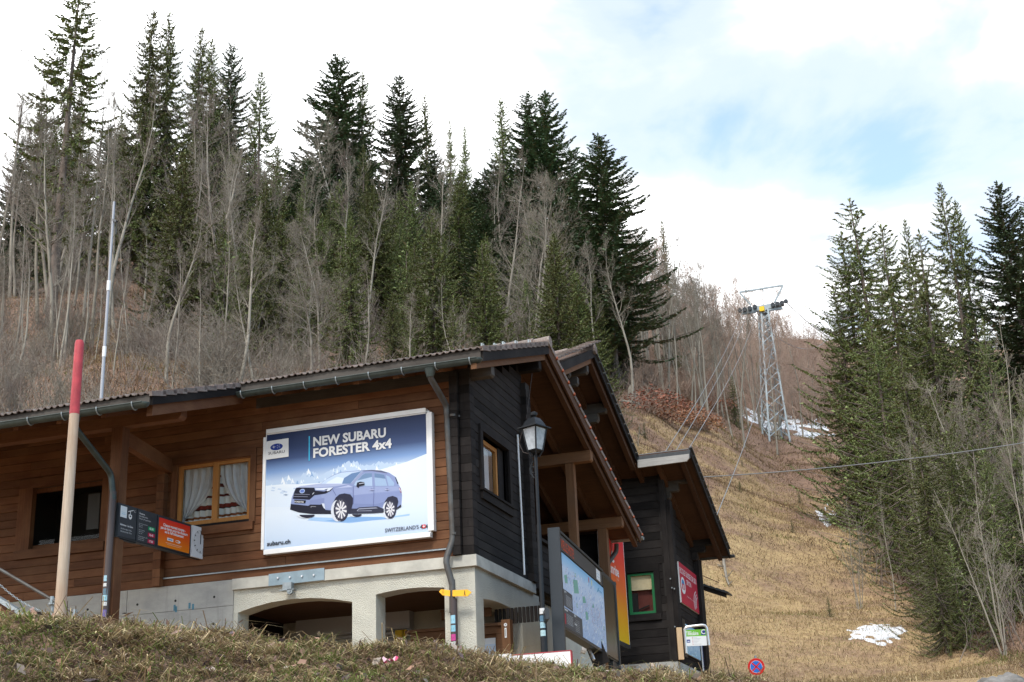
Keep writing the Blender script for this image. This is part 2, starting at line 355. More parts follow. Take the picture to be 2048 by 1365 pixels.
straw = MIX(t, RAMP(t, fine, [(0.3, 0.0), (0.7, 1.0)]), (0.42,0.31,0.16), (0.27,0.18,0.10))
litter = MIX(t, RAMP(t, fine, [(0.3, 0.0), (0.7, 1.0)]), (0.27,0.17,0.115), (0.15,0.10,0.08))
cv = N(t, 'ShaderNodeAttribute', attribute_name='col').outputs['Fac']
c = MIX(t, RAMP(t, MATH(t, 'ADD', MATH(t, 'ADD', MATH(t, 'MULTIPLY', big, 0.6), MATH(t, 'MULTIPLY', mid, 0.4)), MATH(t, 'MULTIPLY', MATH(t, 'SUBTRACT', 1.0, cv), 0.25)), [(0.45, 0.0), (0.57, 1.0)]), straw, litter)
c = MIX(t, RAMP(t, noise(t, g, 0.9, 5, 0.7), [(0.63, 0.0), (0.72, 0.7)]), c, (0.10,0.115,0.035))
setc(t, b, c); bump(t, b, fine, 0.8, 0.12)
Dv_ = V-CAM; dz_ = np.maximum(Dv_@FW, .1); vx = 1024+F_PX*(Dv_@RT)/dz_; vy = 682.5-F_PX*(Dv_@UP)/dz_      # where meadow ends and wood begins
cov = np.clip((vy-np.interp(vx, [1180, 1250, 1300, 1420, 1520, 1600, 1650], [1200, 830, 805, 840, 860, 830, 800]))/25, 0, 1)*np.clip((vx-1190)/40, 0, 1)*np.clip((np.interp(np.hypot(Dv_[:, 0], Dv_[:, 1]), [36, 45, 60, 80, 110, 175], [2080, 1930, 1830, 1750, 1700, 1690])-vx)/40, 0, 1)
cov = cov*np.clip(1.3-(np.hypot(Dv_[:, 0], Dv_[:, 1])-40)/110, .25, 1); cov = np.maximum(cov, np.clip(1.3-np.hypot((vx-275)/100, (vy-690)/55), 0, 1)); cov = np.where(np.hypot(Dv_[:, 0], Dv_[:, 1]) < 30, 1, cov); cov = np.where(np.hypot(Dv_[:, 0], Dv_[:, 1]) < 12, 0, cov)
me = np_mesh('hillside', V, Fq, col=np.repeat(cov[:, None], 3, 1), smooth=True); o = link('hillside', me, m); o['kind'] = 'structure'; o['label'] = 'grassy hillside rising behind the wooden buildings'
def GH(px, py, d0=12.0, d1=420.0):
    ds = np.geomspace(d0, d1, 500); r = ray(px, py); h = math.hypot(r[0], r[1]); P = CAM[None]+np.outer(ds/h, r); z = terr(P[:, 0], P[:, 1]); k = np.nonzero(z > P[:, 2])[0]
    i = k[0] if len(k) else len(ds)-1; return np.array([P[i, 0], P[i, 1], z[i]])
# ================================================================ TREES
def az_xy(px, py, d): return PD(px, py, d)[:2]
M['needle_dark'] = vcol('fir_needles', 0.6, 0.25, rv=0.22); M['needle'] = vcol('spruce_needles', 0.65, 0.2, rv=0.25)
M['bark'] = plain('grey_bark', (0.24,0.215,0.18), 0.9, var=0.5, vscale=2.5); M['barkdark'] = plain('conifer_bark', (0.16,0.125,0.105), 0.9, var=0.45, vscale=3)
def twigmat(name, c, r):
    m, t, b = newmat(name); b.inputs['Roughness'].default_value = 0.9; b.inputs['Specular IOR Level'].default_value = 0.1
    oi = N(t, 'ShaderNodeObjectInfo'); cc = RAMP(t, oi.outputs['Random'], [(0, c[0]), (0.35, c[1]), (0.7, c[2]), (1.0, c[3])])
    setc(t, b, MIX(t, RAMP(t, noise(t, pos(t), 1.3, 4), [(0.4, 0.0), (0.6, 1.0)]), cc, tuple(x*r for x in c[1]))); return m
M['trunk'] = twigmat('pale_bark', [(0.12,0.102,0.085),(0.34,0.31,0.26),(0.17,0.15,0.12),(0.28,0.255,0.21)], 0.75)
M['twig'] = twigmat('winter_twigs', [(0.135,0.112,0.092),(0.28,0.25,0.205),(0.17,0.13,0.115),(0.23,0.205,0.16)], 0.8)
M['twigred'] = twigmat('reddish_twigs', [(0.34,0.235,0.185),(0.40,0.30,0.235),(0.32,0.215,0.18),(0.38,0.28,0.22)], 0.85)
M['beechleaf'] = vcol('dead_beech_leaves', 0.8, 0.1, rv=0.15)
m, t, b = newmat('thicket_stalks'); M['stalk'] = m; b.inputs['Roughness'].default_value = .9; b.inputs['Specular IOR Level'].default_value = .1
setc(t, b, MIX(t, RAMP(t, noise(t, pos(t), .5, 5), [(.4, 0.), (.6, 1.)]), (0.25,0.22,0.185), (0.16,0.125,0.108)))
def tubes_np(P0, P1, R0, R1, n=3):
    d = P1-P0; L = np.linalg.norm(d, axis=1, keepdims=True)+1e-9; d = d/L
    h = np.where(np.abs(d[:, 2:3]) > 0.9, np.array([[1.0, 0, 0]]), np.array([[0, 0, 1.0]]))
    u = np.cross(d, h); u /= np.linalg.norm(u, axis=1, keepdims=True); v = np.cross(d, u); k = len(P0)
    a = np.arange(n)*2*math.pi/n; ring = u[:, None]*np.cos(a)[None, :, None]+v[:, None]*np.sin(a)[None, :, None]
    Vv = np.concatenate([P0[:, None]+ring*R0[:, None, None], P1[:, None]+ring*R1[:, None, None]], 1).reshape(-1, 3)
    base = (np.arange(k)*2*n)[:, None]; fs = []
    for i in range(n): fs.append(np.concatenate([base+i, base+n+i, base+n+(i+1) % n, base+(i+1) % n], 1))
    return Vv, np.stack(fs, 1).reshape(-1, 4)
def conifer(seed, H, rmax, z0, kind, dens=1.0, fine=1.0):
    """returns trunk mesh, crown mesh; kind 'fir' = flat dense shelves, 'spruce' = drooping sprays, 'sparse' = thin lower crown"""
    r = np.random.default_rng(seed)
    zz = np.linspace(-0.8, H, 14); rad = 0.011*H*(1-zz.clip(0)/H)**0.9+0.015; wob = np.cumsum(r.normal(0, 0.03, (14, 2)), 0)*np.linspace(0, 1, 14)[:, None]
    ctr = np.concatenate([wob, zz[:, None]], 1)
    P0, P1, R0, R1 = ctr[:-1], ctr[1:], rad[:-1], rad[1:]
    tv, tf = tubes_np(P0, P1, R0, R1, 7)
    bs0, bs1, br0, br1 = [], [], [], []; S = []
    z = z0
    green = np.array([0.078,0.122,0.062]) if kind == 'fir' else np.array([0.135,0.162,0.058])
    while z < H-0.12:
        u = (z-z0)/(H-z0); prof = (1-u)**(0.78 if kind != 'fir' else 0.66)
        if kind == 'sparse': prof *= 0.45+0.75*min(1, max(0, (u-0.05)/0.4))*1.0
        nb = int(r.integers(4, 7)) if kind != 'fir' else int(r.integers(5, 8))
        if u > 0.85: nb = 4
        a0 = r.uniform(0, 6.28)
        for k in range(nb):
            if kind == 'sparse' and u < 0.5 and r.random() < 0.45: continue
            if r.random() < 0.06: continue
            L = max(0.16, rmax*prof*r.uniform(0.5, 1.18)); a = a0+6.283*k/nb+r.normal(0, 0.22); dirh = np.array([math.cos(a), math.sin(a), 0.0]); side = np.array([-dirh[1], dirh[0], 0])
            n = max(4, int(L/(0.085*fine)*dens)); tt = np.linspace(0.03, 1, n)
            up0 = (0.30*u**2+0.02 if kind == 'fir' else 0.50*u**1.7-0.22)+r.normal(0, 0.06); droop = (0.10 if kind == 'fir' else 0.42)*(1-u*0.7); tip = 0.16 if kind == 'fir' else 0.30*(1-u*0.4)
            zo = L*(up0*tt-droop*np.sin(tt*math.pi*0.75)+tip*tt**3)
            px_ = np.interp(z, zz, ctr[:, 0]); py_ = np.interp(z, zz, ctr[:, 1])
            pts = np.array([px_, py_, z])+dirh*(L*tt)[:, None]+np.array([0, 0, 1])*zo[:, None]
            ii = [0, n//2, n-1]
            for q in range(2):
                bs0.append(pts[ii[q]]); bs1.append(pts[ii[q+1]]); br0.append(0.012*L*(1-q*0.5)+0.008); br1.append(0.006*L*(1-q)+0.005)
            start = 0.10 if kind == 'fir' else 0.06
            if kind == 'sparse': start = 0.3
            for j in range(n):
                if tt[j] < start: continue
                w = math.sin(min(1, (1.05-tt[j])*1.6)*math.pi/2)
                for sgn in (-1, 1, 1, -1)[:3 if r.random() < .5 else 2]:
                    sl = fine*(0.15+0.21*min(L, 4.0)/3.0*w)*r.uniform(0.65, 1.25)
                    hang = r.uniform(-0.12, 0.16) if kind == 'fir' else -r.uniform(0.05, 0.85)
                    dv = side*sgn*r.uniform(0.55, 1.0)+dirh*r.uniform(0.25, 0.9)+np.array([0, 0, hang]); dv /= np.linalg.norm(dv)
                    S.append((pts[j], dv, sl, fine**1.5*r.uniform(0.048, 0.085)*(1.3 if kind == 'fir' else 1.0)))
                if kind != 'fir' and r.random() < 0.7:
                    dv = np.array([r.normal(0, .25), r.normal(0, .25), -1.0]); dv /= np.linalg.norm(dv); S.append((pts[j], dv, fine*r.uniform(0.18, 0.46)*(0.4+0.6*w), 0.045*fine))
            S.append((pts[-1], dirh*0.9+np.array([0, 0, 0.25]), 0.28, 0.08))
        z += (0.34 if kind == 'fir' else 0.42)*r.uniform(0.75, 1.3)*(1-0.4*u)
    for k in range(6): S.append((np.array([ctr[-1][0], ctr[-1][1], H-0.1*k]), np.array([r.normal(0, .35), r.normal(0, .35), 0.8]), 0.35, 0.06))
    P = np.array([s[0] for s in S]); Dv = np.array([s[1] for s in S]); L = np.array([s[2] for s in S])[:, None]; Wd = np.array([s[3] for s in S])[:, None]
    hv = r.normal(0, 1, P.shape)*0.5+np.array([0, 0, 1.0]); wv = np.cross(Dv, hv); wv /= np.linalg.norm(wv, axis=1, keepdims=True)+1e-9
    mid = P+Dv*L*0.45+np.array([0, 0, 0.03]); V = np.stack([P, mid+wv*Wd, P+Dv*L, mid-wv*Wd], 1).reshape(-1, 3)
    Fc = np.arange(len(V)).reshape(-1, 4); k = r.uniform(0.6, 1.5, (len(P), 1)); col = green*k; br = r.random((len(P), 1)) < 0.10
    col = np.where(br, np.array([0.13,0.10,0.055])*k, col); col = np.repeat(col, 4, 0)
    bv, bf = tubes_np(np.array(bs0), np.array(bs1), np.array(br0), np.array(br1), 3)
    tmesh = np_mesh('trunk', np.vstack([tv, bv]), np.vstack([tf, bf+len(tv)]), smooth=True)
    return tmesh, np_mesh('crown', V, Fc, col), H
def bare(seed, H, spread=0.35, stems=1, fork=0.55, nb=26, lean=0.05, twigs=1.0, z0=0.25, angle=0.75):
    r = np.random.default_rng(seed); T = [[], [], [], []]; B = [[], [], [], []]
    def seg(L, a, b_, ra, rb): L[0].append(a); L[1].append(b_); L[2].append(ra); L[3].append(rb)
    def grow(p, d, L, rad, lev):
        n = 5 if lev == 1 else (4 if lev == 2 else 3); step = L/n; pts = [p]; q = p.copy(); d = d.copy(); rr = [rad]
        for i in range(n):
            d = d+r.normal(0, 0.13 if lev < 3 else 0.16, 3)+np.array([0, 0, 0.09 if lev < 3 else 0.05]); d /= np.linalg.norm(d); q2 = q+d*step; r2 = max(rad*(1-(i+1)/n*0.8), 0.006)
            seg(B, q, q2, rr[-1], r2); rr.append(r2); q = q2; pts.append(q)
        if lev >= 4: return
        cnt = {1: 7, 2: 5, 3: 4}[lev]*twigs; cnt = int(cnt)+(r.random() < cnt-int(cnt))
        for k in range(cnt):
            f = r.uniform(0.2, 1.0); i = min(int(f*n), n-1); g = f*n-i; pp = pts[i]*(1-g)+pts[i+1]*g
            dd_ = pts[i+1]-pts[i]; dd_ /= np.linalg.norm(dd_); rv = r.normal(0, 1, 3); rv -= dd_*(rv@dd_); rv /= np.linalg.norm(rv)+1e-9
            nd = dd_*0.8+rv*r.uniform(0.45, 0.85)+np.array([0, 0, 0.12]); nd /= np.linalg.norm(nd); grow(pp, nd, L*r.uniform(0.35, 0.62), max(rr[i]*0.55, 0.007), lev+1)
    for s in range(stems):
        h = H*(1 if s == 0 else r.uniform(0.6, 0.95)); n = 14; q = np.array([r.normal(0, 0.18), r.normal(0, 0.18), -0.6])*(0 if s == 0 else 1)+np.array([0, 0, -0.5])
        an = r.uniform(0, 6.28); ln = lean+(0.16 if stems > 1 else 0)*r.uniform(0.3, 1); d = np.array([math.cos(an)*ln, math.sin(an)*ln, 1.0]); rad0 = (0.0085*h+0.02)*(.6 if stems > 1 else 1); pts = [q]; rad = [rad0]
        for i in range(n):
            d = d+np.append(r.normal(0, 0.055, 2), 0.03); d /= np.linalg.norm(d); q2 = q+d*(h+0.5)/n; r2 = max(rad0*(1-(i+1)/n)**0.85, 0.012); seg(T, q, q2, rad[-1], r2); q = q2; pts.append(q); rad.append(r2)
        for k in range(int(nb/stems**0.5)):
            f = r.uniform(z0, 0.985)**0.9; i = min(int(f*n), n-1); g = f*n-i; pp = pts[i]*(1-g)+pts[i+1]*g; a = r.uniform(0, 6.28); up = r.uniform(angle*0.6, angle*1.5)
            nd = np.array([math.cos(a), math.sin(a), up]); nd /= np.linalg.norm(nd); L = H*spread*(1-f*0.72)*r.uniform(0.55, 1.15)
            grow(pp, nd, L, max(rad[i]*0.5, 0.014), 1)
    tv, tf = tubes_np(*[np.array(q) for q in T], 6); bv, bf = tubes_np(*[np.array(q) for q in B], 3)
    return np_mesh('trunk', tv, tf, smooth=True), np_mesh('branches', bv, bf), H
def shrub(seed, H, n=26, twigs=1.0):
    r = np.random.default_rng(seed); B = [[], [], [], []]
    for s in range(n):
        a = r.uniform(0, 6.28); ln = abs(r.normal(0, 0.42)); d = np.array([math.cos(a)*ln, math.sin(a)*ln, 1.0]); d /= np.linalg.norm(d); q = np.array([r.normal(0, .35), r.normal(0, .35), -0.2]); h = H*r.uniform(0.5, 1.0); rad = 0.022
        for i in range(5):
            d = d+r.normal(0, 0.12, 3); d /= np.linalg.norm(d); q2 = q+d*h/5; B[0].append(q); B[1].append(q2); B[2].append(rad); B[3].append(rad*0.78); rad *= 0.78
            for k in range(int(2*twigs)+(r.random() < 0.5)):
                td = d+r.normal(0, 0.55, 3); td /= np.linalg.norm(td); qe = q2+td*h*r.uniform(0.12, 0.32); B[0].append(q2); B[1].append(qe); B[2].append(rad*0.6); B[3].append(0.005)
                for kk in range(2):
                    te = td+r.normal(0, 0.5, 3); te /= np.linalg.norm(te); qm = q2+(qe-q2)*r.uniform(0.4, 1); B[0].append(qm); B[1].append(qm+te*h*r.uniform(0.06, 0.16)); B[2].append(0.007); B[3].append(0.004)
            q = q2
    bv, bf = tubes_np(*[np.array(q) for q in B], 3); return np_mesh('branches', bv, bf)
LIB = {'spruce': [conifer(10+i, 22, 4.7, (0.8, 2.5, 5.0, 1.5)[i], 'spruce') for i in range(4)],
       'fir': [conifer(30+i, 22, 5.6, (1.0, 3.0, 6.0)[i], 'fir') for i in range(3)],
       'sparse': [conifer(50+i, 26, 3.7, (7.0, 9.0)[i], 'sparse', 1.1) for i in range(2)],
       'young': [conifer(60+i, 8, 2.1, 0.2, 'spruce', 1.0, .6) for i in range(2)],
       'near': [conifer(70+i, 18, 5.0, (0.6, 1.6)[i], 'spruce', 1.0, .62) for i in range(2)],
       'tall': [bare(80+i, 20, 0.22, 1, nb=26, z0=0.40, angle=1.25, twigs=0.68) for i in range(4)],
       'wide': [bare(90+i, 13, 0.42, 1, nb=26, z0=0.2, angle=0.6, twigs=0.9) for i in range(3)],
       'multi': [bare(100+i, 10, 0.27, 4, nb=30, z0=0.3, angle=1.0, twigs=0.5) for i in range(3)]}
SHR = [shrub(120+i, 3.0) for i in range(4)]
SPEC = {'spruce': ('spruce_tree', 'barkdark', 'needle', 'spruce'), 'fir': ('fir_tree', 'barkdark', 'needle_dark', 'fir tree'), 'sparse': ('spruce_tree', 'barkdark', 'needle', 'spruce'),
        'near': ('spruce_tree', 'barkdark', 'needle', 'spruce'), 'young': ('young_spruce', 'barkdark', 'needle', 'young spruce'), 'tall': ('bare_tree', 'trunk', 'twig', 'tree'), 'wide': ('bare_tree', 'trunk', 'twig', 'tree'), 'multi': ('bare_tree', 'trunk', 'twig', 'tree')}
NTREE = {}
def omat(o, m_):                           # material on the object, so alike trees share one mesh
    if not o.data.materials: o.data.materials.append(m_)
    o.material_slots[0].link = 'OBJECT'; o.material_slots[0].material = m_
def tree(kind, x, y, h, label, group=None, ws=1.0, var=None, rz=None, twig=None, tilt=(0, 0)):
    nm, tm, cm, cat = SPEC[kind]; L = LIB[kind]; var = random.randrange(len(L)) if var is None else var % len(L); tme, cme, H0 = L[var]
    s = h/H0; z = float(terr(x, y)[0]); o = thing(nm, label, cat, (x, y, z), group); o.rotation_euler = (tilt[0], tilt[1], random.uniform(0, 6.28) if rz is None else rz); o.scale = (s*ws, s*ws, s)
    for part, me, mt in (('trunk', tme, tm), ('crown' if cm.startswith('needle') else 'branches', cme, twig or cm)):
        c = bpy.data.objects.new(part, me); C.objects.link(c); c.parent = o; omat(c, M[mt])
    return o
def tree_px(kind, px, py, d, label, group=None, hmax=None, **kw):
    """tree whose top is seen on the sight line (px, py) at horizontal distance d"""
    P = PD(px, py, d); zg = float(terr(P[0], P[1])[0]); h = P[2]-zg
    if h < 0.8: return None
    if hmax and h > hmax: h = hmax
    return tree(kind, P[0], P[1], h, label, group, **kw)
NAMED = [
 # kind, px, py of the top, distance, width scale, label
 ('sparse',155,-28,98,1.25,'tallest dark spruce with upswept ragged limbs at the far left of the ridge',{'var':0}),
 ('spruce',305,18,128,0.85,'left one of two slim spruces side by side high left on the ridge',{}),
 ('spruce',343,30,131,0.85,'right one of two slim spruces side by side high left on the ridge',{}),
 ('spruce',400,58,136,0.8,'bushy topped spruce right of the two slim spruces on the left ridge',{}),
 ('spruce',428,80,140,0.75,'olive spruce half behind bare crowns on the left ridge',{}),
 ('fir',463,84,145,0.65,'small dark pointed conifer ending the left group on the ridge',{}),
 ('sparse',522,146,128,0.9,'ragged spruce with one limb sticking out right of the left group',{'var':1}),
 ('fir',675,110,138,1.1,'dense dark fir highest in the middle of the wooded ridge',{'var':0}),
 ('spruce',722,146,141,0.8,'yellow green spruce touching the highest fir on its right',{}),
 ('fir',797,155,140,0.85,'narrow blue green fir between the bare crowns on the ridge',{'var':1}),
 ('spruce',853,192,152,0.7,'small spruce just right of the narrow blue green fir',{}),
 ('spruce',898,240,190,0.55,'tiny spruce tip left of the gap on the ridge skyline',{}),
 ('spruce',926,250,195,0.55,'tiny spruce tip right beside the gap on the ridge skyline',{}),
 ('spruce',1000,200,132,0.8,'open crowned spruce left of the twin topped firs',{}),
 ('fir',1050,186,125,0.85,'left top of the twin dark firs right of the ridge gap',{'var':0}),
 ('fir',1085,184,124,0.95,'right top of the twin dark firs right of the ridge gap',{'var':1}),
 ('fir',1140,300,122,0.8,'dark fir sloping down right of the twin firs',{}),
 ('fir',1200,268,104,1.12,'big dark fir standing alone at the right end of the wooded slope',{'var':1}),
 ('spruce',1322,440,150,0.55,'reddish thin spruce rising through bare trees right of the big fir',{}),
 ('spruce',915,350,108,1.25,'broad olive spruce in front of the bare trees in mid slope',{}),
 ('young',378,462,96,0.8,'slim bright green spruce low on the slope right of the white mast',{}),
 ('spruce',560,345,118,0.95,'dark spruce behind pale trunks left of mid slope',{}),
 ('spruce',640,420,112,1.15,'olive spruce behind the pale forked beech above the roof',{}),
 ('spruce',480,300,122,1.15,'broad olive spruce below the ragged spruce on the left slope',{}),
 ('spruce',740,470,104,0.9,'low olive spruce left of the broad mid slope spruce',{}),
 ('spruce',1110,430,100,1.2,'green spruce under the twin firs just above the roof ridge',{}),
 ('spruce',1050,560,88,0.9,'low green spruce right above the chalet roof ridge',{}),
 ('young',820,640,74,0.85,'young light green spruce directly above the eave of the roof',{}),
 ('spruce',1235,560,112,0.7,'olive spruce low beside the trunk of the big fir',{}),
 ('young',1462,752,128,0.9,'small round young spruce in the red brush left of the pylon',{}),
 ('spruce',1512,690,170,0.5,'dark little spruce in the bare wood just left of the pylon',{}),
 ('spruce',1707,398,78,1.2,'wide drooping spruce at the near edge of the right hand wood',{'var':0}),
 ('spruce',1682,470,80,0.9,'slim spruce leaning out on the open side of the wide drooping spruce',{'var':3}),
 ('spruce',1762,455,74,1.1,'bushy olive spruce hung with cones right of the wide drooping spruce',{'var':1}),
 ('sparse',1808,442,92,0.7,'thin greyish larch like tree top behind the cone laden spruce',{}),
 ('spruce',1830,470,72,1.05,'olive spruce with brown cones in the middle of the right hand wood',{'var':2}),
 ('sparse',1882,368,82,0.85,'tall sparse spruce with a bare trunk in the right hand wood',{'var':1}),
 ('sparse',1908,400,84,0.8,'nearly bare larch right against the tall sparse spruce',{'var':0}),
 ('fir',1995,368,78,0.85,'dark fir with thin top near the right edge of the picture',{'var':2}),
 ('fir',2046,398,84,0.85,'dark fir cut by the right edge of the picture',{'var':0}),
 ('fir',1845,600,86,0.7,'very dark fir filling the gap in the right hand wood',{}),
 ('young',1838,905,50,0.95,'dense blue green young spruce above the lower snow patch',{'var':0}),
 ('young',1900,1085,42.5,0.9,'low bushy young spruce at the foot of the right hand wood',{'var':1}),
 ('young',1985,1010,44,0.9,'young spruce behind white stems in the lower right corner',{}),
 ('spruce',1960,640,70,0.9,'shaded spruce behind bare branches at the right edge',{}),
 ('spruce',1672,575,79,0.9,'lowest spruce spreading onto the open slope from the right hand wood',{'var':2}),
 ('spruce',1745,640,64,1.15,'olive spruce filling the wood under the wide drooping spruce',{'var':0}),
 ('spruce',1800,700,60,1.2,'dark olive spruce under the cone laden spruces',{'var':3}),
 ('spruce',1868,780,55,1.25,'shaded spruce above the low bushy young spruce',{'var':1}),
 ('spruce',1935,820,50,1.2,'shaded spruce behind the white stemmed sapling clump',{'var':0}),
 ('spruce',2010,860,47,1.2,'low shaded spruce near the lower right corner',{'var':2}),
 ('spruce',2068,900,45,1.2,'low spruce cut by the right edge near the corner',{'var':3}),
 ('spruce',1835,880,47,1.35,'dense spruce right behind the lower snow patch',{'var':1}),
 ('spruce',1900,985,44,1.5,'wide low spruce right of the lower snow patch',{'var':0}),
 ('spruce',1862,1080,42.5,1.5,'lowest bushy spruce at the wood corner by the lower snow',{'var':1}),
 ('young',1960,1120,41.5,1.3,'lowest small spruce among stems in the lower right corner',{'var':0}),
 ('spruce',2040,760,58,0.8,'low dark spruce behind stems at the right edge',{}),
]
for kind, px, py, d, ws, lab, kw in NAMED: tree_px('near' if kind == 'spruce' and px > 1660 else kind, px, py, d, lab, None, ws=ws, **kw)
NB = [
 ('wide',640,455,76,1.0,'pale forked beech leaning over the chalet eave',{'var':0}),
 ('tall',505,330,92,0.7,'straight pale trunk left of the forked beech',{'var':1}),
 ('tall',845,440,80,0.6,'crooked pale twin stem above the middle of the eave',{'var':2}),
 ('multi',915,540,74,0.9,'bare fan shaped tree above the right part of the eave',{'var':0}),
 ('wide',1045,360,96,0.9,'bleached thick twigged tree in front of the twin firs',{'var':2}),
 ('tall',1330,520,104,0.6,'white stemmed tree in the clump right of the big fir',{'var':3}),
 ('tall',1365,545,106,0.6,'second white stemmed tree, rightmost of the pale clump by the big fir',{'var':0}),
 ('tall',1345,560,112,0.6,'slender stem between the two white stemmed trees',{'var':1}),
 ('tall',40,120,92,0.6,'crooked dark bare tree at the far left edge',{'var':2}),
 ('tall',205,110,100,0.6,'twin bare trees left of the two slim spruces',{'var':3}),
 ('tall',255,150,96,0.6,'tall bare tree behind the top of the white mast',{'var':0}),
 ('tall',1800,830,52,0.55,'white birch crossing the overhead wire at the right hand wood',{'var':1}),
 ('multi',1690,1000,54,0.9,'leaning bundle of pale stems beside the upper right snow strip',{'var':1}),
 ('tall',1760,980,53,0.55,'thin pale stem right of the leaning bundle',{'var':2}),
 ('multi',1980,640,47,0.6,'many stemmed grey tree at the right edge in front of spruces',{'var':2}),
 ('multi',2035,700,43,0.6,'grey stems cut by the right edge of the picture',{'var':0}),
 ('multi',1950,900,40,0.9,'white stemmed sapling clump in the lower right corner',{'var':1}),
 ('wide',1900,760,50,0.9,'tangled grey tree over the young spruces on the right',{'var':1}),
 ('tall',2010,780,41,0.5,'single pale stem before the lower right spruces',{'var':0}),
]
for kind, px, py, d, ws, lab, kw in NB: tree_px(kind, px, py, d, lab, None, ws=ws, **kw)
SKY = [(-200,100),(0,130),(60,120),(150,60),(230,130),(300,60),(400,110),(470,140),(530,210),(590,240),(640,200),(700,190),(790,220),(850,250),(920,300),(990,260),(1060,240),(1130,330),(1200,360),(1280,420),(1340,470),(1400,525),(1460,560),(1500,545),(1540,570),(1590,625),(1630,680),(1670,730)]
sx, sy_ = [q[0] for q in SKY], [q[1] for q in SKY]
MARK = [(60,'at the far left edge'),(150,'under the tallest left spruce'),(225,'around the pale mast'),(320,'below the two slim spruces'),(440,'below the bushy topped spruce'),(540,'below the ragged spruce'),(640,'around the pale forked beech'),(735,'below the highest fir'),(830,'below the narrow blue green fir'),(920,'around the broad olive spruce'),(1030,'left of the twin firs'),(1100,'below the twin firs'),(1215,'around the big lone fir'),(1290,'right of the big lone fir'),(1350,'behind the white stemmed clump'),(1410,'right of the white stemmed clump'),(1470,'left of the lift pylon'),(1550,'behind the lift pylon'),(1640,'right of the lift pylon'),(1740,'by the wide drooping spruce'),(1830,'below the cone laden spruce'),(1920,'below the tall sparse spruce'),(2200,'at the far right edge')]
FORM = {'tall':'slender','wide':'spreading','multi':'many stemmed','spruce':'drooping','fir':'dense','sparse':'thin crowned','young':'low bushy', 'near':'broad'}
def where(px): return next((t for x, t in MARK if px < x), MARK[-1][1])
def fill(n, kinds, x0, x1, d0, d1, h0, h1, label, group, twig=None, drop=(0, 60), ws=(0.7, 1.0), sink=None):
    k = 0; tries = 0
    while k < n and tries < n*12:
        tries += 1; px = random.uniform(x0, x1); d = random.uniform(d0, d1); P = PD(px, 700, d); zg = float(terr(P[0], P[1])[0]); h = random.uniform(h0, h1)
        lim = np.interp(px, sx, sy_)+random.uniform(*drop) if sink is None else sink(px)+random.uniform(*drop)
        ztop = CAM[2]+d*tanel(px, lim)
        if zg+h > ztop: h = ztop-zg
        if h < h0*0.6: continue
        kd = random.choice(kinds); kd = 'spruce' if kd == 'young' and h > 8.5 else kd; f_ = (d-d0)/(d1-d0); tree(kd, P[0], P[1], h, ('tall ' if h > (h0+h1)/2 else 'short ')+FORM[kd]+' '+label+' '+where(px)+(', front row' if f_ < .34 else ', middle row' if f_ < .67 else ', rear row'), group, ws=random.uniform(*ws), twig=twig); k += 1
fill(40, ['spruce','spruce','fir','sparse'], -60, 1180, 118, 190, 14, 25, 'dark conifer', 'conifers on the upper slope', drop=(20, 120))
fill(55, ['spruce','spruce','fir'], 520, 1230, 98, 140, 11, 20, 'olive mid conifer', 'conifers half way up the slope', drop=(60, 240), ws=(.85, 1.15))
fill(80, ['spruce','young','spruce'], 300, 1215, 72, 128, 7, 17, 'olive lower conifer', 'conifers on the lower slope', drop=(120, 380), ws=(.9, 1.25))
fill(54, ['tall','tall','tall','wide'], -60, 1290, 84, 140, 14, 23, 'grey leafless tree', 'bare trees on the wooded slope', drop=(0, 150), ws=(0.7, 1.0))
fill(18, ['tall'], -60, 520, 58, 88, 6, 12, 'pale thin tree', 'thin pale trees above the left roof', drop=(240, 460), ws=(.55, .8))
fill(22, ['tall','wide','tall','multi'], -60, 1240, 60, 92, 7, 14, 'leafless tree above the roofs', 'small bare trees above the roofs', drop=(230, 420), ws=(0.85, 1.2))
fill(34, ['tall','multi','tall'], 1270, 1620, 128, 215, 9, 15, 'reddish bare tree', 'reddish young wood by the pylon', 'twigred', drop=(0, 90), ws=(0.6, 0.9))
fill(46, ['tall','tall','wide'], 1275, 1630, 122, 185, 15, 24, 'tall purplish bare tree', 'tall bare trees left of the pylon', 'twigred', drop=(0, 80), ws=(0.6, 0.85))
fill(34, ['tall','tall','wide'], 1262, 1470, 108, 150, 14, 24, 'grey bare tree', 'grey bare trees right of the big lone fir', drop=(0, 60), ws=(0.65, 0.95))
fill(60, ['tall','multi','wide'], 1290, 1670, 150, 280, 4, 15, 'far bare tree', 'far bare trees behind the pylon', 'twigred', drop=(-10, 60), ws=(0.8, 1.15))
rs = lambda px: np.interp(px, [1640, 1700, 1760, 1900, 2048], [620, 480, 520, 480, 470])
fill(12, ['spruce','fir'], 1730, 2120, 80, 120, 12, 18, 'shaded conifer', 'conifers inside the right hand wood', drop=(20, 160), sink=rs)
fill(5, ['tall','tall','multi'], 1900, 2110, 42, 70, 8, 13, 'bare grey tree', 'bare trees of the right hand wood', drop=(80, 420), ws=(0.6, 0.9), sink=rs)
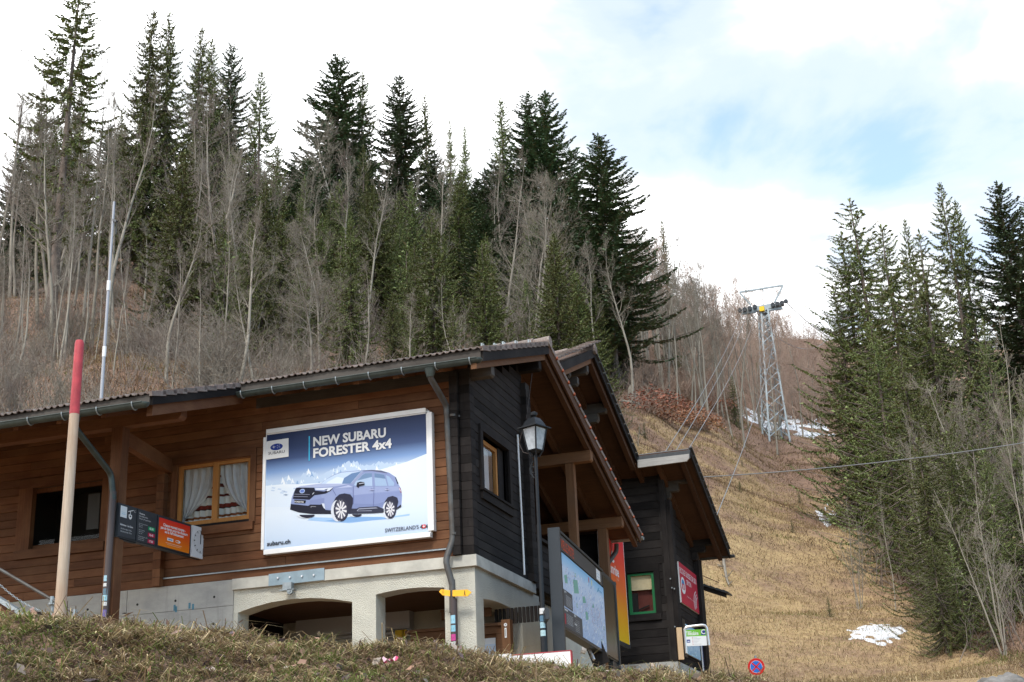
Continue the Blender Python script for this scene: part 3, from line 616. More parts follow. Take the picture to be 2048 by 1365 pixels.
def shrubs(n, x0, x1, ylo, yhi, d0, d1, s0, s1, label, group, mats):
    k = 0; tr_ = 0
    while k < n and tr_ < n*15:
        tr_ += 1; px = random.uniform(x0, x1); d = math.exp(random.uniform(math.log(d0), math.log(d1))); P = PD(px, 800, d); z = float(terr(P[0], P[1])[0])
        el = (z-CAM[2])/d; a, b_ = tanel(px, ylo(px)), tanel(px, yhi(px))
        if not (min(a, b_) < el < max(a, b_)): continue
        me = random.choice(SHR); mt = random.choice(mats)
        o = bpy.data.objects.new('leafless_shrub', me); C.objects.link(o); omat(o, M[mt]); o.location = (P[0], P[1], z); s = random.uniform(s0, s1); o.scale = (s*1.25, s*1.25, s); o.rotation_euler = (0, 0, random.uniform(0, 6.28)); fy = (el-tanel(px, ylo(px)))/(tanel(px, yhi(px))-tanel(px, ylo(px))); tag(o, ('large ' if s > (s0+s1)/2 else 'small ')+label+' '+where(px)+(', low down' if fy < .34 else ', half way up' if fy < .67 else ', high up'), 'shrub', group); k += 1
edge = lambda px: np.interp(px, [-100, 480, 1250, 1300, 1420, 1520, 1600, 1650], [900, 860, 800, 800, 830, 850, 815, 780])
shrubs(85, -80, 1260, lambda p: 900, lambda p: 520, 52, 130, 0.6, 1.35, 'grey leafless shrub', 'grey thicket above the roofs', ['twig'])
shrubs(125, 1260, 1660, edge, lambda p: 640, 92, 230, 0.6, 1.3, 'reddish leafless shrub', 'red thicket by the pylon', ['twigred'])
shrubs(14, 1850, 2100, lambda p: np.interp(p, [1700, 1760, 2048], [1090, 1180, 1330]), lambda p: 820, 40, 90, 0.6, 1.1, 'grey brush', 'thicket of the right hand wood', ['twig'])
shrubs(58, 1540, 1680, lambda p: 850, lambda p: 690, 140, 300, 1.1, 2.4, 'tan leafless bush', 'tan brush behind the pylon', ['twigred'])
fill(16, ['near','young','near'], 1790, 2120, 46, 74, 6, 13, 'shaded lower conifer', 'low conifers of the right hand wood', drop=(250, 620), ws=(.9, 1.2), sink=rs)
# the countless thin stalks and twigs between them
def thicket(nm, lab, mat, n, x0, x1, ylo, yhi, d0, d1, h0, h1, seed, stalks=7):
    r = np.random.default_rng(seed); px = r.uniform(x0, x1, n*6); d = np.exp(r.uniform(math.log(d0), math.log(d1), n*6)); xs = np.linspace(x0, x1, 60); aa = np.interp(px, xs, [math.atan2(*ray(q, 900)[:2]) for q in xs]); x = CAM[0]+d*np.sin(aa); y = CAM[1]+d*np.cos(aa); z = terr(x, y); Q = np.stack([x, y, z], 1)-CAM; dz = Q@FW; qx = 1024+F_PX*(Q@RT)/dz; qy = 682.5-F_PX*(Q@UP)/dz
    k = np.nonzero((qy < ylo(qx)) & (qy > yhi(qx)) & (((qx-275)/95)**2+((qy-690)/48)**2 > 1))[0][:n]; P = np.stack([x, y, z], 1)[k]; P = np.repeat(P, stalks, 0)+np.append(r.normal(0, .5, (len(k)*stalks, 2)), np.zeros((len(k)*stalks, 1)), 1); P[:, 2] = terr(P[:, 0], P[:, 1])-.1; m_ = len(P)
    h = r.uniform(h0, h1, m_)[:, None]; dr = r.normal(0, .28, (m_, 3)); dr[:, 2] = 1; mid = P+dr*h*.55; dr2 = dr+r.normal(0, .25, (m_, 3)); top = mid+dr2*h*.45
    A0 = [P, mid]; A1 = [mid, top]; B0 = [np.full(m_, .017), np.full(m_, .012)]; B1 = [np.full(m_, .012), np.full(m_, .005)]
    for q in range(4):
        f = r.uniform(.1, .95, (m_, 1)); s = mid+(top-mid)*f if q % 2 else P+(mid-P)*(.3+.7*f); e = s+(dr2+r.normal(0, .6, (m_, 3)))*h*r.uniform(.1, .3, (m_, 1)); A0.append(s); A1.append(e); B0.append(np.full(m_, .008)); B1.append(np.full(m_, .004))
    tv, tf = tubes_np(np.concatenate(A0), np.concatenate(A1), np.concatenate(B0), np.concatenate(B1), 3); o = link(nm, np_mesh(nm, tv, tf), M[mat]); tag(o, lab, 'undergrowth', kind='stuff')
thicket('undergrowth', 'grey brown stalks and saplings filling the slope above the roofs', 'stalk', 380, -90, 1270, lambda q: np.interp(q, [-90, 480, 700, 1250], [900, 880, 800, 850]), lambda q: q*0+500, 50, 150, .8, 2.6, 3)
thicket('red_undergrowth', 'reddish stalks filling the young wood around the pylon', 'twigred', 420, 1250, 1690, lambda q: np.interp(q, [1250, 1300, 1420, 1520, 1600, 1690], [815, 790, 825, 845, 815, 800]), lambda q: q*0+620, 90, 290, 1.0, 3.0, 4)
thicket('dark_undergrowth', 'tangled grey stalks along the edge of the right hand wood', 'stalk', 90, 1690, 2110, lambda q: np.interp(q, [1690, 1760, 2110], [1080, 1180, 1350]), lambda q: q*0+780, 38, 100, .7, 2.2, 5)
# beech brush still carrying rust coloured leaves
def leafy(seed):
    r = np.random.default_rng(seed); n = 800; a = r.uniform(0, 6.28, n); rr = np.sqrt(r.random(n))*1.6; P = np.stack([rr*np.cos(a), rr*np.sin(a), r.random(n)*1.5*(1.15-rr/1.9)+0.1], 1)
    D1 = r.normal(0, 1, (n, 3))*np.array([1, 1, 0.35]); D1 /= np.linalg.norm(D1, axis=1, keepdims=True); D2 = np.cross(D1, r.normal(0, 1, (n, 3))); D2 /= np.linalg.norm(D2, axis=1, keepdims=True)
    V = np.stack([P-D1*.075, P+D2*.04, P+D1*.075, P-D2*.04], 1).reshape(-1, 3); c = np.array([0.34,0.165,0.10])*r.uniform(0.55, 1.35, (n, 1)); return np_mesh('leaves', V, np.arange(4*n).reshape(-1, 4), np.repeat(c, 4, 0))
LEAFY = [leafy(3), leafy(4)]
for me in LEAFY: me.materials.append(M['beechleaf'])
def beech_brush(px, py, d, s, label, group=None):
    P = PD(px, py, d); z = float(terr(P[0], P[1])[0]); o = thing('beech_shrub', label, 'shrub', (P[0], P[1], z), group); o.scale = (s*1.3, s*1.3, s); o.rotation_euler = (0, 0, random.uniform(0, 6))
    c = bpy.data.objects.new('leaves', random.choice(LEAFY)); C.objects.link(c); c.parent = o; c2 = bpy.data.objects.new('branches', SHR[0]); C.objects.link(c2); omat(c2, M['twigred']); c2.parent = o; c2.scale = (0.7, 0.7, 0.55)
for i, (px, d, s, lab) in enumerate([(1300,97,1.35,'rust coloured beech brush at the wood edge right above the second roof'),(1325,99,1.1,'rust brown beech brush right of the largest one at the wood edge'),(1375,103,1.2,'rust brown brush below the white stems'),(1345,108,1.0,'rust brown brush between white stems'),(1400,104,0.9,'rust brown brush where the dry grass begins'),(1430,128,1.0,'rust brown brush near the guy wires')]): beech_brush(px, 800, d, s, lab)
for px, py, d, g_ in [(1280,870,88,'s'),(1290,880,87,'s'),(1475,900,125,'s'),(1485,935,112,'s'),(1600,1010,90,'s'),(1480,985,96,'s'),(1660,1235,52,'s'),(1585,1065,78,'s')]:
    tree('young', *GH(px, py, 30)[:2], random.uniform(0.5, 1.0), 'little green spruce seedling in the dry grass of the ski slope', 'spruce seedlings on the dry slope', ws=1.3)
# ================================================================ THE CHALET (origin = outer corner of its concrete ledge)
ch = thing('chalet', 'brown timber chalet on a rendered base with a tiled roof and big advertising panel', 'building', (0, 0, 0))
EY, EZ, RY, RZ, BY, BZ = -0.753, 3.2365, 3.146, 4.605, 10.03, 2.21          # eave, ridge, back eave of the tile line
SF, SB = (RZ-EZ)/(RY-EY), (RZ-BZ)/(BY-RY); XR, XL, XM, LY = 0.5, -13.0, -3.92, -3.42
def rz(y): return EZ+SF*(y-EY) if y < RY else RZ-SB*(y-RY)
def cut_boxes(x0, x1, z0, z1, holes):
    """solid rectangles left of a wall once its openings are taken out"""
    zs = sorted({z0, z1, *[h[2] for h in holes], *[h[3] for h in holes]}); out = []
    for a, b_ in zip(zs[:-1], zs[1:]):
        xs = [(x0, x1)]
        for h in holes:
            if h[2] <= a+1e-6 and h[3] >= b_-1e-6:
                n_ = []
                for p, q in xs:
                    if h[1] <= p or h[0] >= q: n_.append((p, q)); continue
                    if h[0] > p: n_.append((p, h[0]))
                    if h[1] < q: n_.append((h[1], q))
                xs = n_
        out += [(p, q, a, b_) for p, q in xs]
    return out
def plank_mesh(h, t=0.05, c=0.007):
    mb = MB(); hh = h-0.005
    mb.prism([(t, 0), (c, 0), (0, c), (0, hh-c), (c, hh), (t, hh)], (0, 0, 0), (0, 1, 0), (0, 0, 1), (1, 0, 0)); return mb.mesh('plank')
def plank_wall(parent, name, x0, x1, z0, z1, course, holes, mat, coremat, place, lim=None, seg=(2.2, 4.5), depth=0.12, top=None):
    """name = core mesh part; planks are pieces of it. place(u, z) -> (world location, rotation)."""
    core = MB()
    for p, q, a, b_ in cut_boxes(x0, x1, z0, z1, holes):
        n_ = max(1, int((b_-a)/course)) if lim else 1
        for k in range(n_):
            za, zb = a+(b_-a)*k/n_, a+(b_-a)*(k+1)/n_; p2, q2 = lim(p, q, zb) if lim else (p, q)
            if q2-p2 > .02: core.box((p2, 0.055, za), (q2, 0.055+depth, zb))
    me = core.mesh(name)
    o = link(name, me, coremat, parent); l0, r0 = place(0, 0); o.location = tuple(np.asarray(l0)-ORG[parent.name]); o.rotation_euler = r0
    pm = plank_mesh(course); pm.materials.append(mat); items = []
    z = z0
    while z < z1-0.02:
        runs = [(x0, x1)]
        for h in holes:
            if h[2] < z+course*0.5 < h[3]:
                n_ = []
                for p, q in runs:
                    if h[1] <= p or h[0] >= q: n_.append((p, q)); continue
                    if h[0] > p: n_.append((p, h[0]))
                    if h[1] < q: n_.append((h[1], q))
                runs = n_
        for p, q in runs:
            if lim: p, q = lim(p, q, z+course*0.6)
            while q-p > 0.03:
                L = q-p if q-p < seg[1]*1.15 else random.uniform(*seg)
                items.append(((p, z+random.uniform(-.0015, .0015), random.uniform(-.003, .003)), (L-0.005, 1, 1))); p += L
        z += course
    for (u, z, dy), sc in items:
        b = bpy.data.objects.new('plank', pm); C.objects.link(b); b.parent = o; b.location = (u, dy, z); b.scale = sc
    return o
COURSE = 0.151
W1 = (-5.52, -4.07, 0.98, 2.13); W2 = (-8.69, -7.05, 0.93, 2.06)
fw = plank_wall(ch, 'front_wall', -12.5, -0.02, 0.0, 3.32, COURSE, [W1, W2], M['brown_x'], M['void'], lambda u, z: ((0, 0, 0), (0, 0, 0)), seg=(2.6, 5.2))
SW = (0.53, 1.93, 1.19, 2.2)
def side_lim(p, q, z):                      # gable boards stop under the roof slope
    if z > rz(0)-0.42: p = max(p, (z+0.42-EZ)/SF+EY)
    return p, q
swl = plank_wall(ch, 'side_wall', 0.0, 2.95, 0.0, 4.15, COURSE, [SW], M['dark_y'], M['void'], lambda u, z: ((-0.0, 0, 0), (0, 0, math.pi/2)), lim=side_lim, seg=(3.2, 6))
# interlocked log ends at the corners
le = MB().box((0, 0, 0), (1, 1, COURSE-0.007)).mesh('log_end')
for nm, x, y, w_, d_, ztop, mt in (('corner_joint',-0.31,-0.15,0.135,0.16,3.1,'dark_z'),('corner_joint',-0.165,-0.055,0.185,0.22,3.12,'dark_z'),('corner_joint',-0.02,2.86,0.13,0.25,3.75,'dark_z'),('corner_joint',-5.86,-0.13,0.15,0.14,2.25,'brown_z')):
    j = MB().box((x+0.01, y+0.01, 0.02), (x+w_-0.01, y+d_-0.005, ztop)); jo = obj(nm, j, M['void'], ch); lm = le.copy(); lm.materials.append(M[mt])
    for k in range(int(ztop/COURSE)): 
        b = bpy.data.objects.new('log_end', lm); C.objects.link(b); b.parent = jo; b.location = (x, y, k*COURSE); b.scale = (w_, d_, 1)
# parapet of the open gallery and the gallery's dim inner walls
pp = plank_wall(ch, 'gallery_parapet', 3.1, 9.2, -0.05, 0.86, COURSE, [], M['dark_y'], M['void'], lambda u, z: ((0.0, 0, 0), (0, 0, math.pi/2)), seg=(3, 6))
obj('parapet_rail', MB().box((-0.14, 3.1, 0.865), (0.07, 9.2, 0.92)), M['dark_y'], ch)
plank_wall(ch, 'gallery_wall', 3.0, 9.4, 0.0, 3.9, COURSE, [], M['brown_y'], M['void'], lambda u, z: ((-2.6, 0, 0), (0, 0, math.pi/2)), lim=lambda p, q, z: (p, min(q, RY+(RZ-0.4-z)/SB)))
obj('gallery_floor', MB().box((-2.6, 2.9, -0.12), (-0.14, 9.2, -0.04)), M['grey_y'], ch)
obj('gallery_back_wall', MB().box((-2.6, 9.3, -2.4), (-0.2, 9.4, 2.1)), M['dark_x'], ch)
obj('gallery_front_wall', MB().box((-2.6, 2.75, 0), (-0.18, 2.85, 4.0)), M['dark_x'], ch)
# window with curtains
def window_bars(mb, x0, x1, z0, z1, y, t, mull=True):
    f = 0.075
    mb.box((x0, y, z0), (x0+f, y+t, z1)); mb.box((x1-f, y, z0), (x1, y+t, z1)); mb.box((x0+f, y, z0), (x1-f, y+t, z0+f)); mb.box((x0+f, y, z1-f), (x1-f, y+t, z1))
    if mull: c = (x0+x1)/2+0.02; mb.box((c-0.055, y-0.008, z0+0.01), (c+0.055, y+t-0.002, z1-0.01))
def interior(x0, x1, z0, z1, y0=0.16, d=0.9):
    mb = MB(); mb.box((x0-.1, y0+d, z0-.1), (x1+.1, y0+d+.05, z1+.1)); mb.box((x0-.15, y0, z0-.15), (x0-.1, y0+d, z1+.1)); mb.box((x1+.1, y0, z0-.1), (x1+.15, y0+d, z1+.1)); mb.box((x0-.1, y0, z0-.15), (x1+.1, y0+d, z0-.1)); mb.box((x0-.1, y0, z1+.1), (x1+.1, y0+d, z1+.15)); return mb
def casing(x0, x1, z0, z1, wd, mats, par, y=-0.035, sill=0.16):
    for nm, a, b_, mt in (('lintel',(x0-wd,y,z1),(x1+wd,0.05,z1+wd+.03),mats[0]),('jamb',(x0-wd,y+.004,z0-.02),(x0,0.05,z1),mats[1]),('jamb',(x1,y+.004,z0-.02),(x1+wd,0.05,z1),mats[1]),('sill',(x0-wd+.02,y-.03,z0-sill),(x1+wd-.02,0.05,z0-.02),mats[0])): obj(nm, MB().box(a, b_), mt, par)
wn = obj('curtained_window', (lambda m_: (window_bars(m_, W1[0], W1[1], W1[2]+.04, W1[3], 0.03, 0.06), m_)[1])(MB()), M['frame'], ch)
casing(*W1, 0.11, (M['brown_x'], M['brown_z']), wn)
obj('sill_rail', MB().box((W1[0], -0.012, W1[2]-.02), (W1[1], 0.028, W1[2]+.035)), M['dark_x'], wn)
obj('pane', MB().face([(W1[0]+.05,.06,W1[2]+.08),(W1[1]-.05,.06,W1[2]+.08),(W1[1]-.05,.06,W1[3]-.05),(W1[0]+.05,.06,W1[3]-.05)]), M['glass'], wn)
obj('room', interior(*W1), M['void'], wn)
def cloth(fn, nu, nv, colf, par, name, mat='fabric'):
    mb = MB(); P = [[fn(i/nu, j/nv) for i in range(nu+1)] for j in range(nv+1)]
    for j in range(nv):
        for i in range(nu): mb.color(colf((i+.5)/nu, (j+.5)/nv)); mb.face([P[j][i], P[j][i+1], P[j+1][i+1], P[j+1][i]])
    return obj(name, mb, M[mat], par, smooth=True)
def stripes(u, v):
    for a, b_, c in ((.10,.15,(0.25,.085,.035)),(.27,.33,(.20,.035,.025)),(.255,.268,(.05,.03,.03)),(.46,.49,(.13,.03,.025)),(.62,.68,(.14,.04,.035)),(.80,.83,(.13,.05,.04))):
        if a < v < b_: return c
    return (0.74,0.74,0.70)
x0, x1, z0, z1 = W1
cloth(lambda u, v: (x0+.05+u*(x1-x0-.1), 0.20+0.022*math.sin(u*70)+.01*math.sin(u*23), z0+.07+v*(z1-z0-.12)), 90, 48, stripes, wn, 'striped_curtain')
xm = (x0+x1)/2
def lace(side):
    def fn(u, v):
        # from the curtain rail gathered sideways to a tie near the sill
        out = x0+.05 if side < 0 else x1-.05; inn = xm-.03 if side < 0 else xm+.06
        k = (1-v)**1.7 if v < 1 else 0
        a = out; b_ = inn+(out-inn)*(0.95*max(0, (1-v))**2.4)
        z = z1-.06-(1-v)*(z1-z0-.14)*(1-.10*u)
        return (a+(b_-a)*u, 0.115+.016*math.sin(u*26+v*3)+.008*math.sin(u*51), z)
    return fn
lc = lambda u, v: tuple(q*(0.88+.12*math.cos(u*30+v*2)) for q in ((0.76,.78,.81) if u < .93 else (.84,.85,.86)))
mlace = M['fabric'].copy(); mlace.name = 'lace'; t = mlace.node_tree
tr = N(t, 'ShaderNodeBsdfTransparent'); mx = N(t, 'ShaderNodeMixShader'); mx.inputs[0].default_value = 0.7; om = [n for n in t.nodes if n.type == 'OUTPUT_MATERIAL'][0]; src = om.inputs[0].links[0].from_socket
t.links.new(tr.outputs[0], mx.inputs[1]); t.links.new(src, mx.inputs[2]); t.links.new(mx.outputs[0], om.inputs[0]); M['lace'] = mlace
for s_ in (-1, 1): cloth(lace(s_), 50, 40, lc, wn, 'lace_curtain', 'lace')
# dark window under the porch
wd = obj('dark_window', (lambda m_: (window_bars(m_, W2[0], W2[1], W2[2], W2[3], 0.09, 0.06), m_)[1])(MB()), M['brown_z'], ch)
casing(*W2, 0.14, (M['brown_x'], M['brown_z']), wd, sill=0.18); obj('reveal', MB().box((W2[0], -.03, W2[2]-.02), (W2[0]+.16, .09, W2[3])), M['brown_z'], wd)
obj('pane', MB().face([(W2[0]+.05,.12,W2[2]+.05),(W2[1]-.05,.12,W2[2]+.05),(W2[1]-.05,.12,W2[3]-.05),(W2[0]+.05,.12,W2[3]-.05)]), M['glass_dim'], wd); obj('room', interior(*W2), M['void'], wd)
obj('paper_notice', MB().box((-7.45,.14,1.2), (-7.2,.145,1.85)), plain('dim_paper', (.05,.05,.05)), wd)
# deep framed side window (local x runs along world y)
def SXY(mb):                               # turn a part drawn along x into the side wall (u -> y, depth -> -x)
    mb.v = [(-v[1], v[0], v[2]) for v in mb.v]; return mb
swn = obj('side_window', SXY((lambda m_: (window_bars(m_, SW[0]+.04, SW[1]-.3, SW[2]+.05, SW[3]-.04, 0.10, 0.06, False), m_)[1])(MB())), M['frame'], ch)
for nm, a, b_ in (('lintel',(SW[0]-.13,-.04,SW[3]),(SW[1]+.13,.16,SW[3]+.1)),('jamb',(SW[0]-.13,-.036,SW[2]),(SW[0],.16,SW[3])),('jamb',(SW[1],-.036,SW[2]),(SW[1]+.12,.16,SW[3])),('sill',(SW[0]-.15,-.07,SW[2]-.04),(SW[1]+.13,.16,SW[2])),('apron',(SW[0]-.12,-.045,SW[2]-.18),(SW[1]+.12,.05,SW[2]-.045)),('reveal',(SW[1]-.28,.09,SW[2]),(SW[1],.16,SW[3]))): obj(nm, SXY(MB().box(a, b_)), M['dark_y'], swn)
obj('pane', SXY(MB().face([(SW[0]+.08,.13,SW[2]+.1),(SW[1]-.34,.13,SW[2]+.1),(SW[1]-.34,.13,SW[3]-.1),(SW[0]+.08,.13,SW[3]-.1)])), M['glass'], swn)
obj('room', SXY(interior(SW[0], SW[1], SW[2], SW[3], .17)), M['void'], swn)
mb = MB()
for i in range(24):
    a, b_ = 0.95+i*.02, 0.95+(i+1)*.02; f = lambda u: 0.21+.02*math.sin(u*60); mb.color((.55,.57,.6) if i > 1 else (.75,.75,.75)); mb.face([(a, f(a), SW[2]+.08), (b_, f(b_), SW[2]+.08), (b_, f(b_), SW[3]-.1), (a, f(a), SW[3]-.1)])
obj('curtain', SXY(mb), M['fabric'], swn)
# ---------------------------------------------------------------- roof
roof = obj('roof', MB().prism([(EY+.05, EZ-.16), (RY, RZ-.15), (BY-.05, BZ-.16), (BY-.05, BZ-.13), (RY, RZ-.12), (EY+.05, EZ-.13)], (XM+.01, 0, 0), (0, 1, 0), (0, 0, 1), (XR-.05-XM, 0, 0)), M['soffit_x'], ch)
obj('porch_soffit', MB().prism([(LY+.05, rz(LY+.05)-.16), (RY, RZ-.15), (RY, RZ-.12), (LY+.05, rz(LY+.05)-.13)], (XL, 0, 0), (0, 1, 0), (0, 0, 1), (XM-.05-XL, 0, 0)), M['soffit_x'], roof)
def tile_mesh(L=0.42, wd=0.235, k=14):
    mb = MB(); top = []; bot = []
    for i in range(k+1):
        u = i/k; h = 0.028*max(0, math.sin(u*4*math.pi-.6))**0.8+0.012*(u < .06); top.append((u*wd, h+.018)); bot.append((u*wd, h))
    for i in range(k):
        (a, ha), (b_, hb) = top[i], top[i+1]; (_, la), (_, lb) = bot[i], bot[i+1]
        mb._add([(a,0,ha),(b_,0,hb),(b_,L,hb-.01),(a,L,ha-.01),(a,0,la),(b_,0,lb)], [(0,1,2,3),(1,0,4,5)])
    mb._add([(0,0,top[0][1]),(0,0,0),(0,L,0),(0,L,top[0][1]-.01)], [(0,3,2,1)]); mb._add([(wd,0,top[-1][1]),(wd,0,0),(wd,L,0),(wd,L,top[-1][1]-.01)], [(0,1,2,3)])
    return mb.mesh('roof_tile')
TM = tile_mesh(); TM.materials.append(M['tile']); tf_ang = math.atan(SF); tb_ang = -math.atan(SB)
def tiles(x0, x1, y0, rows, skip0=0):
    n = int(round((x1-x0)/.2335)); wd_ = (x1-x0)/n
    for rI in range(skip0, rows):
        y = y0+rI*.33*math.cos(tf_ang)-.05
        for i in range(n):
            o = bpy.data.objects.new('roof_tile', TM); C.objects.link(o); o.parent = roof; o.location = (x0+i*wd_, y+random.uniform(-.012, .012), rz(y)-.035+random.uniform(-.006, .008)); o.rotation_euler = (tf_ang-.03+random.uniform(-.02, .02), random.uniform(-.02, .02), random.uniform(-.02, .02)); o.scale = (wd_/.235, 1, 1)
tiles(XM, XR+.02, EY, 3); tiles(-8.2, XM, LY, 3)
def tile_field(x0, x1, y0, y1, name):
    n = int((x1-x0)/.058); xs = np.linspace(x0, x1, n+1); hh = 0.024*np.maximum(0, np.sin((xs-x0)/.2335*4*math.pi-.6)); mb = MB(); rows = int(abs(y1-y0)/.312)
    for k in range(rows):
        ya, yb = y0+(y1-y0)*k/rows, y0+(y1-y0)*(k+1)/rows
        for i in range(n): mb._add([(xs[i], ya, rz(ya)+hh[i]-.012), (xs[i+1], ya, rz(ya)+hh[i+1]-.012), (xs[i+1], yb, rz(yb)+hh[i+1]-.04), (xs[i], yb, rz(yb)+hh[i]-.04)], [(0, 1, 2, 3)])
    o = obj(name, mb, M['tile'], roof); o['kind'] = 'stuff'
tile_field(XM, XR, EY+.85, RY, 'tile_field'); tile_field(-13, XM, LY+.85, RY, 'tile_field'); tile_field(-13, XR, BY, RY, 'tile_field'); tile_field(-13, -8.2, LY, LY+.85, 'tile_field')
# verge tiles: the stepped edges seen along the gables
vt = MB(); vt.box((-.05, 0, -.05), (.0, .40, .025)); vt.box((-.2, 0, .0), (-.05, .40, .024)); VT = vt.mesh('verge_tile'); VT.materials.append(M['tile'])
nb_ = MB().box((-.03, .0, -.055), (.012, .05, -.012)).mesh('tile_nib'); nb_.materials.append(M['terracotta'])
def verge(x, ya, yb, n, ang):
    for i in range(n):
        y = ya+(yb-ya)*i/n; o = bpy.data.objects.new('verge_tile', VT); C.objects.link(o); o.parent = roof
        o.location = (x+.04, y, rz(y)-.02); o.rotation_euler = (ang+(.075 if ang < 0 else -.075)*1, 0, 0 if ang > 0 else 0)
verge(XR, EY-.04, RY-.1, 13, tf_ang); verge(XM, LY-.04, EY, 9, tf_ang)
VT2 = VT.copy(); VT2.transform(Matrix.Scale(-1, 4, (0, 1, 0))); VT2.flip_normals()
for i in range(18):
    y = RY+.12+(BY-RY)*i/18; y2 = y+.37
    o = bpy.data.objects.new('verge_tile', VT2); C.objects.link(o); o.parent = roof; o.location = (XR+.04, y2, rz(y2)-.015); o.rotation_euler = (tb_ang+.07, 0, 0)
    q = bpy.data.objects.new('tile_nib', nb_); C.objects.link(q); q.parent = roof; q.location = (XR+.05, y2-.05, rz(y2)-.0); q.rotation_euler = (tb_ang, 0, 0)
rid = MB().tube([(0, 0, 0), (.36, 0, .012)], [.10, .115], 10).mesh('ridge_tile'); rid.materials.append(M['tile'])
copies('ridge_tile', rid, None, roof, [((XR-.30-i*.33, RY, RZ-.03), (1, 1, 1), (0, 0, 0)) for i in range(26)])
# snow guards standing on the front slope next to the gable
sg = MB(); sg.bar((0, 0, 0), (0, 0, .12), .035, .01, (0, 1, 0)); sg.bar((.04, 0, 0), (.04, 0, .10), .015, .01, (0, 1, 0)); sg.bar((0, 0, .06), (0, .15, 0), .02, .01, (1, 0, 0)); sgm = sg.mesh('snow_guard'); sgm.materials.append(M['steel'])
copies('snow_guard', sgm, None, roof, [((x, y, rz(y)-.035), (.9, .9, .9), None) for x, y, px in ((.28,-.1,985),(.33,.9,1011),(.1,1.1,1022),(.34,1.6,1033),(.36,2.35,1054))])
# boards along the edges
fb = MB(); fb.box((XM, EY-.005, EZ-.22), (XR-.02, EY+.04, EZ-.045)); fb.box((-13, LY-.005, rz(LY)-.2), (XM-.02, LY+.04, rz(LY)-.045)); obj('eave_board', fb, M['grey_x'], roof)
def slope_board(x, y0, y1, zoff, h, t_): return MB().prism([(y0, rz(y0)+zoff-h), (y1, rz(y1)+zoff-h), (y1, rz(y1)+zoff), (y0, rz(y0)+zoff)], (x, 0, 0), (0, 1, 0), (0, 0, 1), (t_, 0, 0))
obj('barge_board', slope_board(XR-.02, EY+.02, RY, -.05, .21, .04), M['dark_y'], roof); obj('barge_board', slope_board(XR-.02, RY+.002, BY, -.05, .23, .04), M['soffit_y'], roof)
obj('barge_board', slope_board(XM-.02, LY+.02, EY+.3, -.05, .17, .04), M['dark_y'], roof)
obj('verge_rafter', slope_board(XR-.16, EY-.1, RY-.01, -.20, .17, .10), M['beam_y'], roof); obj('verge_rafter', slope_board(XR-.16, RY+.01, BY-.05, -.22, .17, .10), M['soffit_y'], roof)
obj('verge_rafter', slope_board(XM-.14, LY+.12, EY+.2, -.17, .22, .10), M['brown_y'], roof)
for x in np.arange(XR-.85, XM, -.72): obj('rafter', slope_board(x, EY+.02, RY-.01, -.17, .17, .10), M['beam_y'], roof)
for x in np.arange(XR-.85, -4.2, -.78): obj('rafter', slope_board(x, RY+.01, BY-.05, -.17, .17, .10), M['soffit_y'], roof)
for x in np.arange(XM-.9, -9, -.8): obj('rafter', slope_board(x, LY+.05, -.02, -.16, .15, .09), M['brown_y'], roof)
def purlin(y, zt, x1, x0, mat, w_=.17, h=.19, nose=.03): return obj('purlin', MB().prism([(x0, 0), (x1-nose, 0), (x1, nose), (x1, h), (x0, h)], (0, y-w_/2, zt-h), (1, 0, 0), (0, 0, 1), (0, w_, 0)), mat, ch)
purlin(0.08, rz(.08)-.36, .40, -4, M['grey_x']); purlin(RY-.25, RZ-.46, .40, -3.4, M['dark_x']); purlin(6.2, rz(6.2)-.36, .45, -2.6, M['beam_x'], .2, .22); purlin(8.75, rz(8.75)-.36, .42, -2.6, M['beam_x'], .2, .23)
purlin(-2.15, 2.43, -4.12, -13, M['brown_x'], .18, .21, .05)
def post(x, y, z0_, z1_, w_, mat, nm='post'): return obj(nm, MB().box((x-w_/2, y-w_/2, z0_), (x+w_/2, y+w_/2, z1_)), mat, ch)
post(-.02, 6.2, .92, rz(6.2)-.585, .17, M['beam_z']); post(-.05, 8.75, -2.4, rz(8.75)-.595, .2, M['beam_z'])
post(-5.28, -2.15, -2.75, 2.217, .2, M['brown_z'], 'porch_post'); obj('tie_beam', MB().bar((-5.33, -2.03, 2.1), (-5.70, -.02, 2.12), .14, .24), M['brown_y'], ch)
post(-9.6, -2.15, -2.75, 2.217, .2, M['brown_z'], 'porch_post')
obj('cover_lath', MB().tube([PX(1035, 870, .03), PX(1046, 1085, .04), PX(1049, 1150, .05)], .018, 6), M['white'], ch)
obj('loose_wire', MB().tube([PX(1064, 747, .15), PX(1060, 780, .12), PX(1052, 838, .1)], .008, 5), M['cable'], ch)
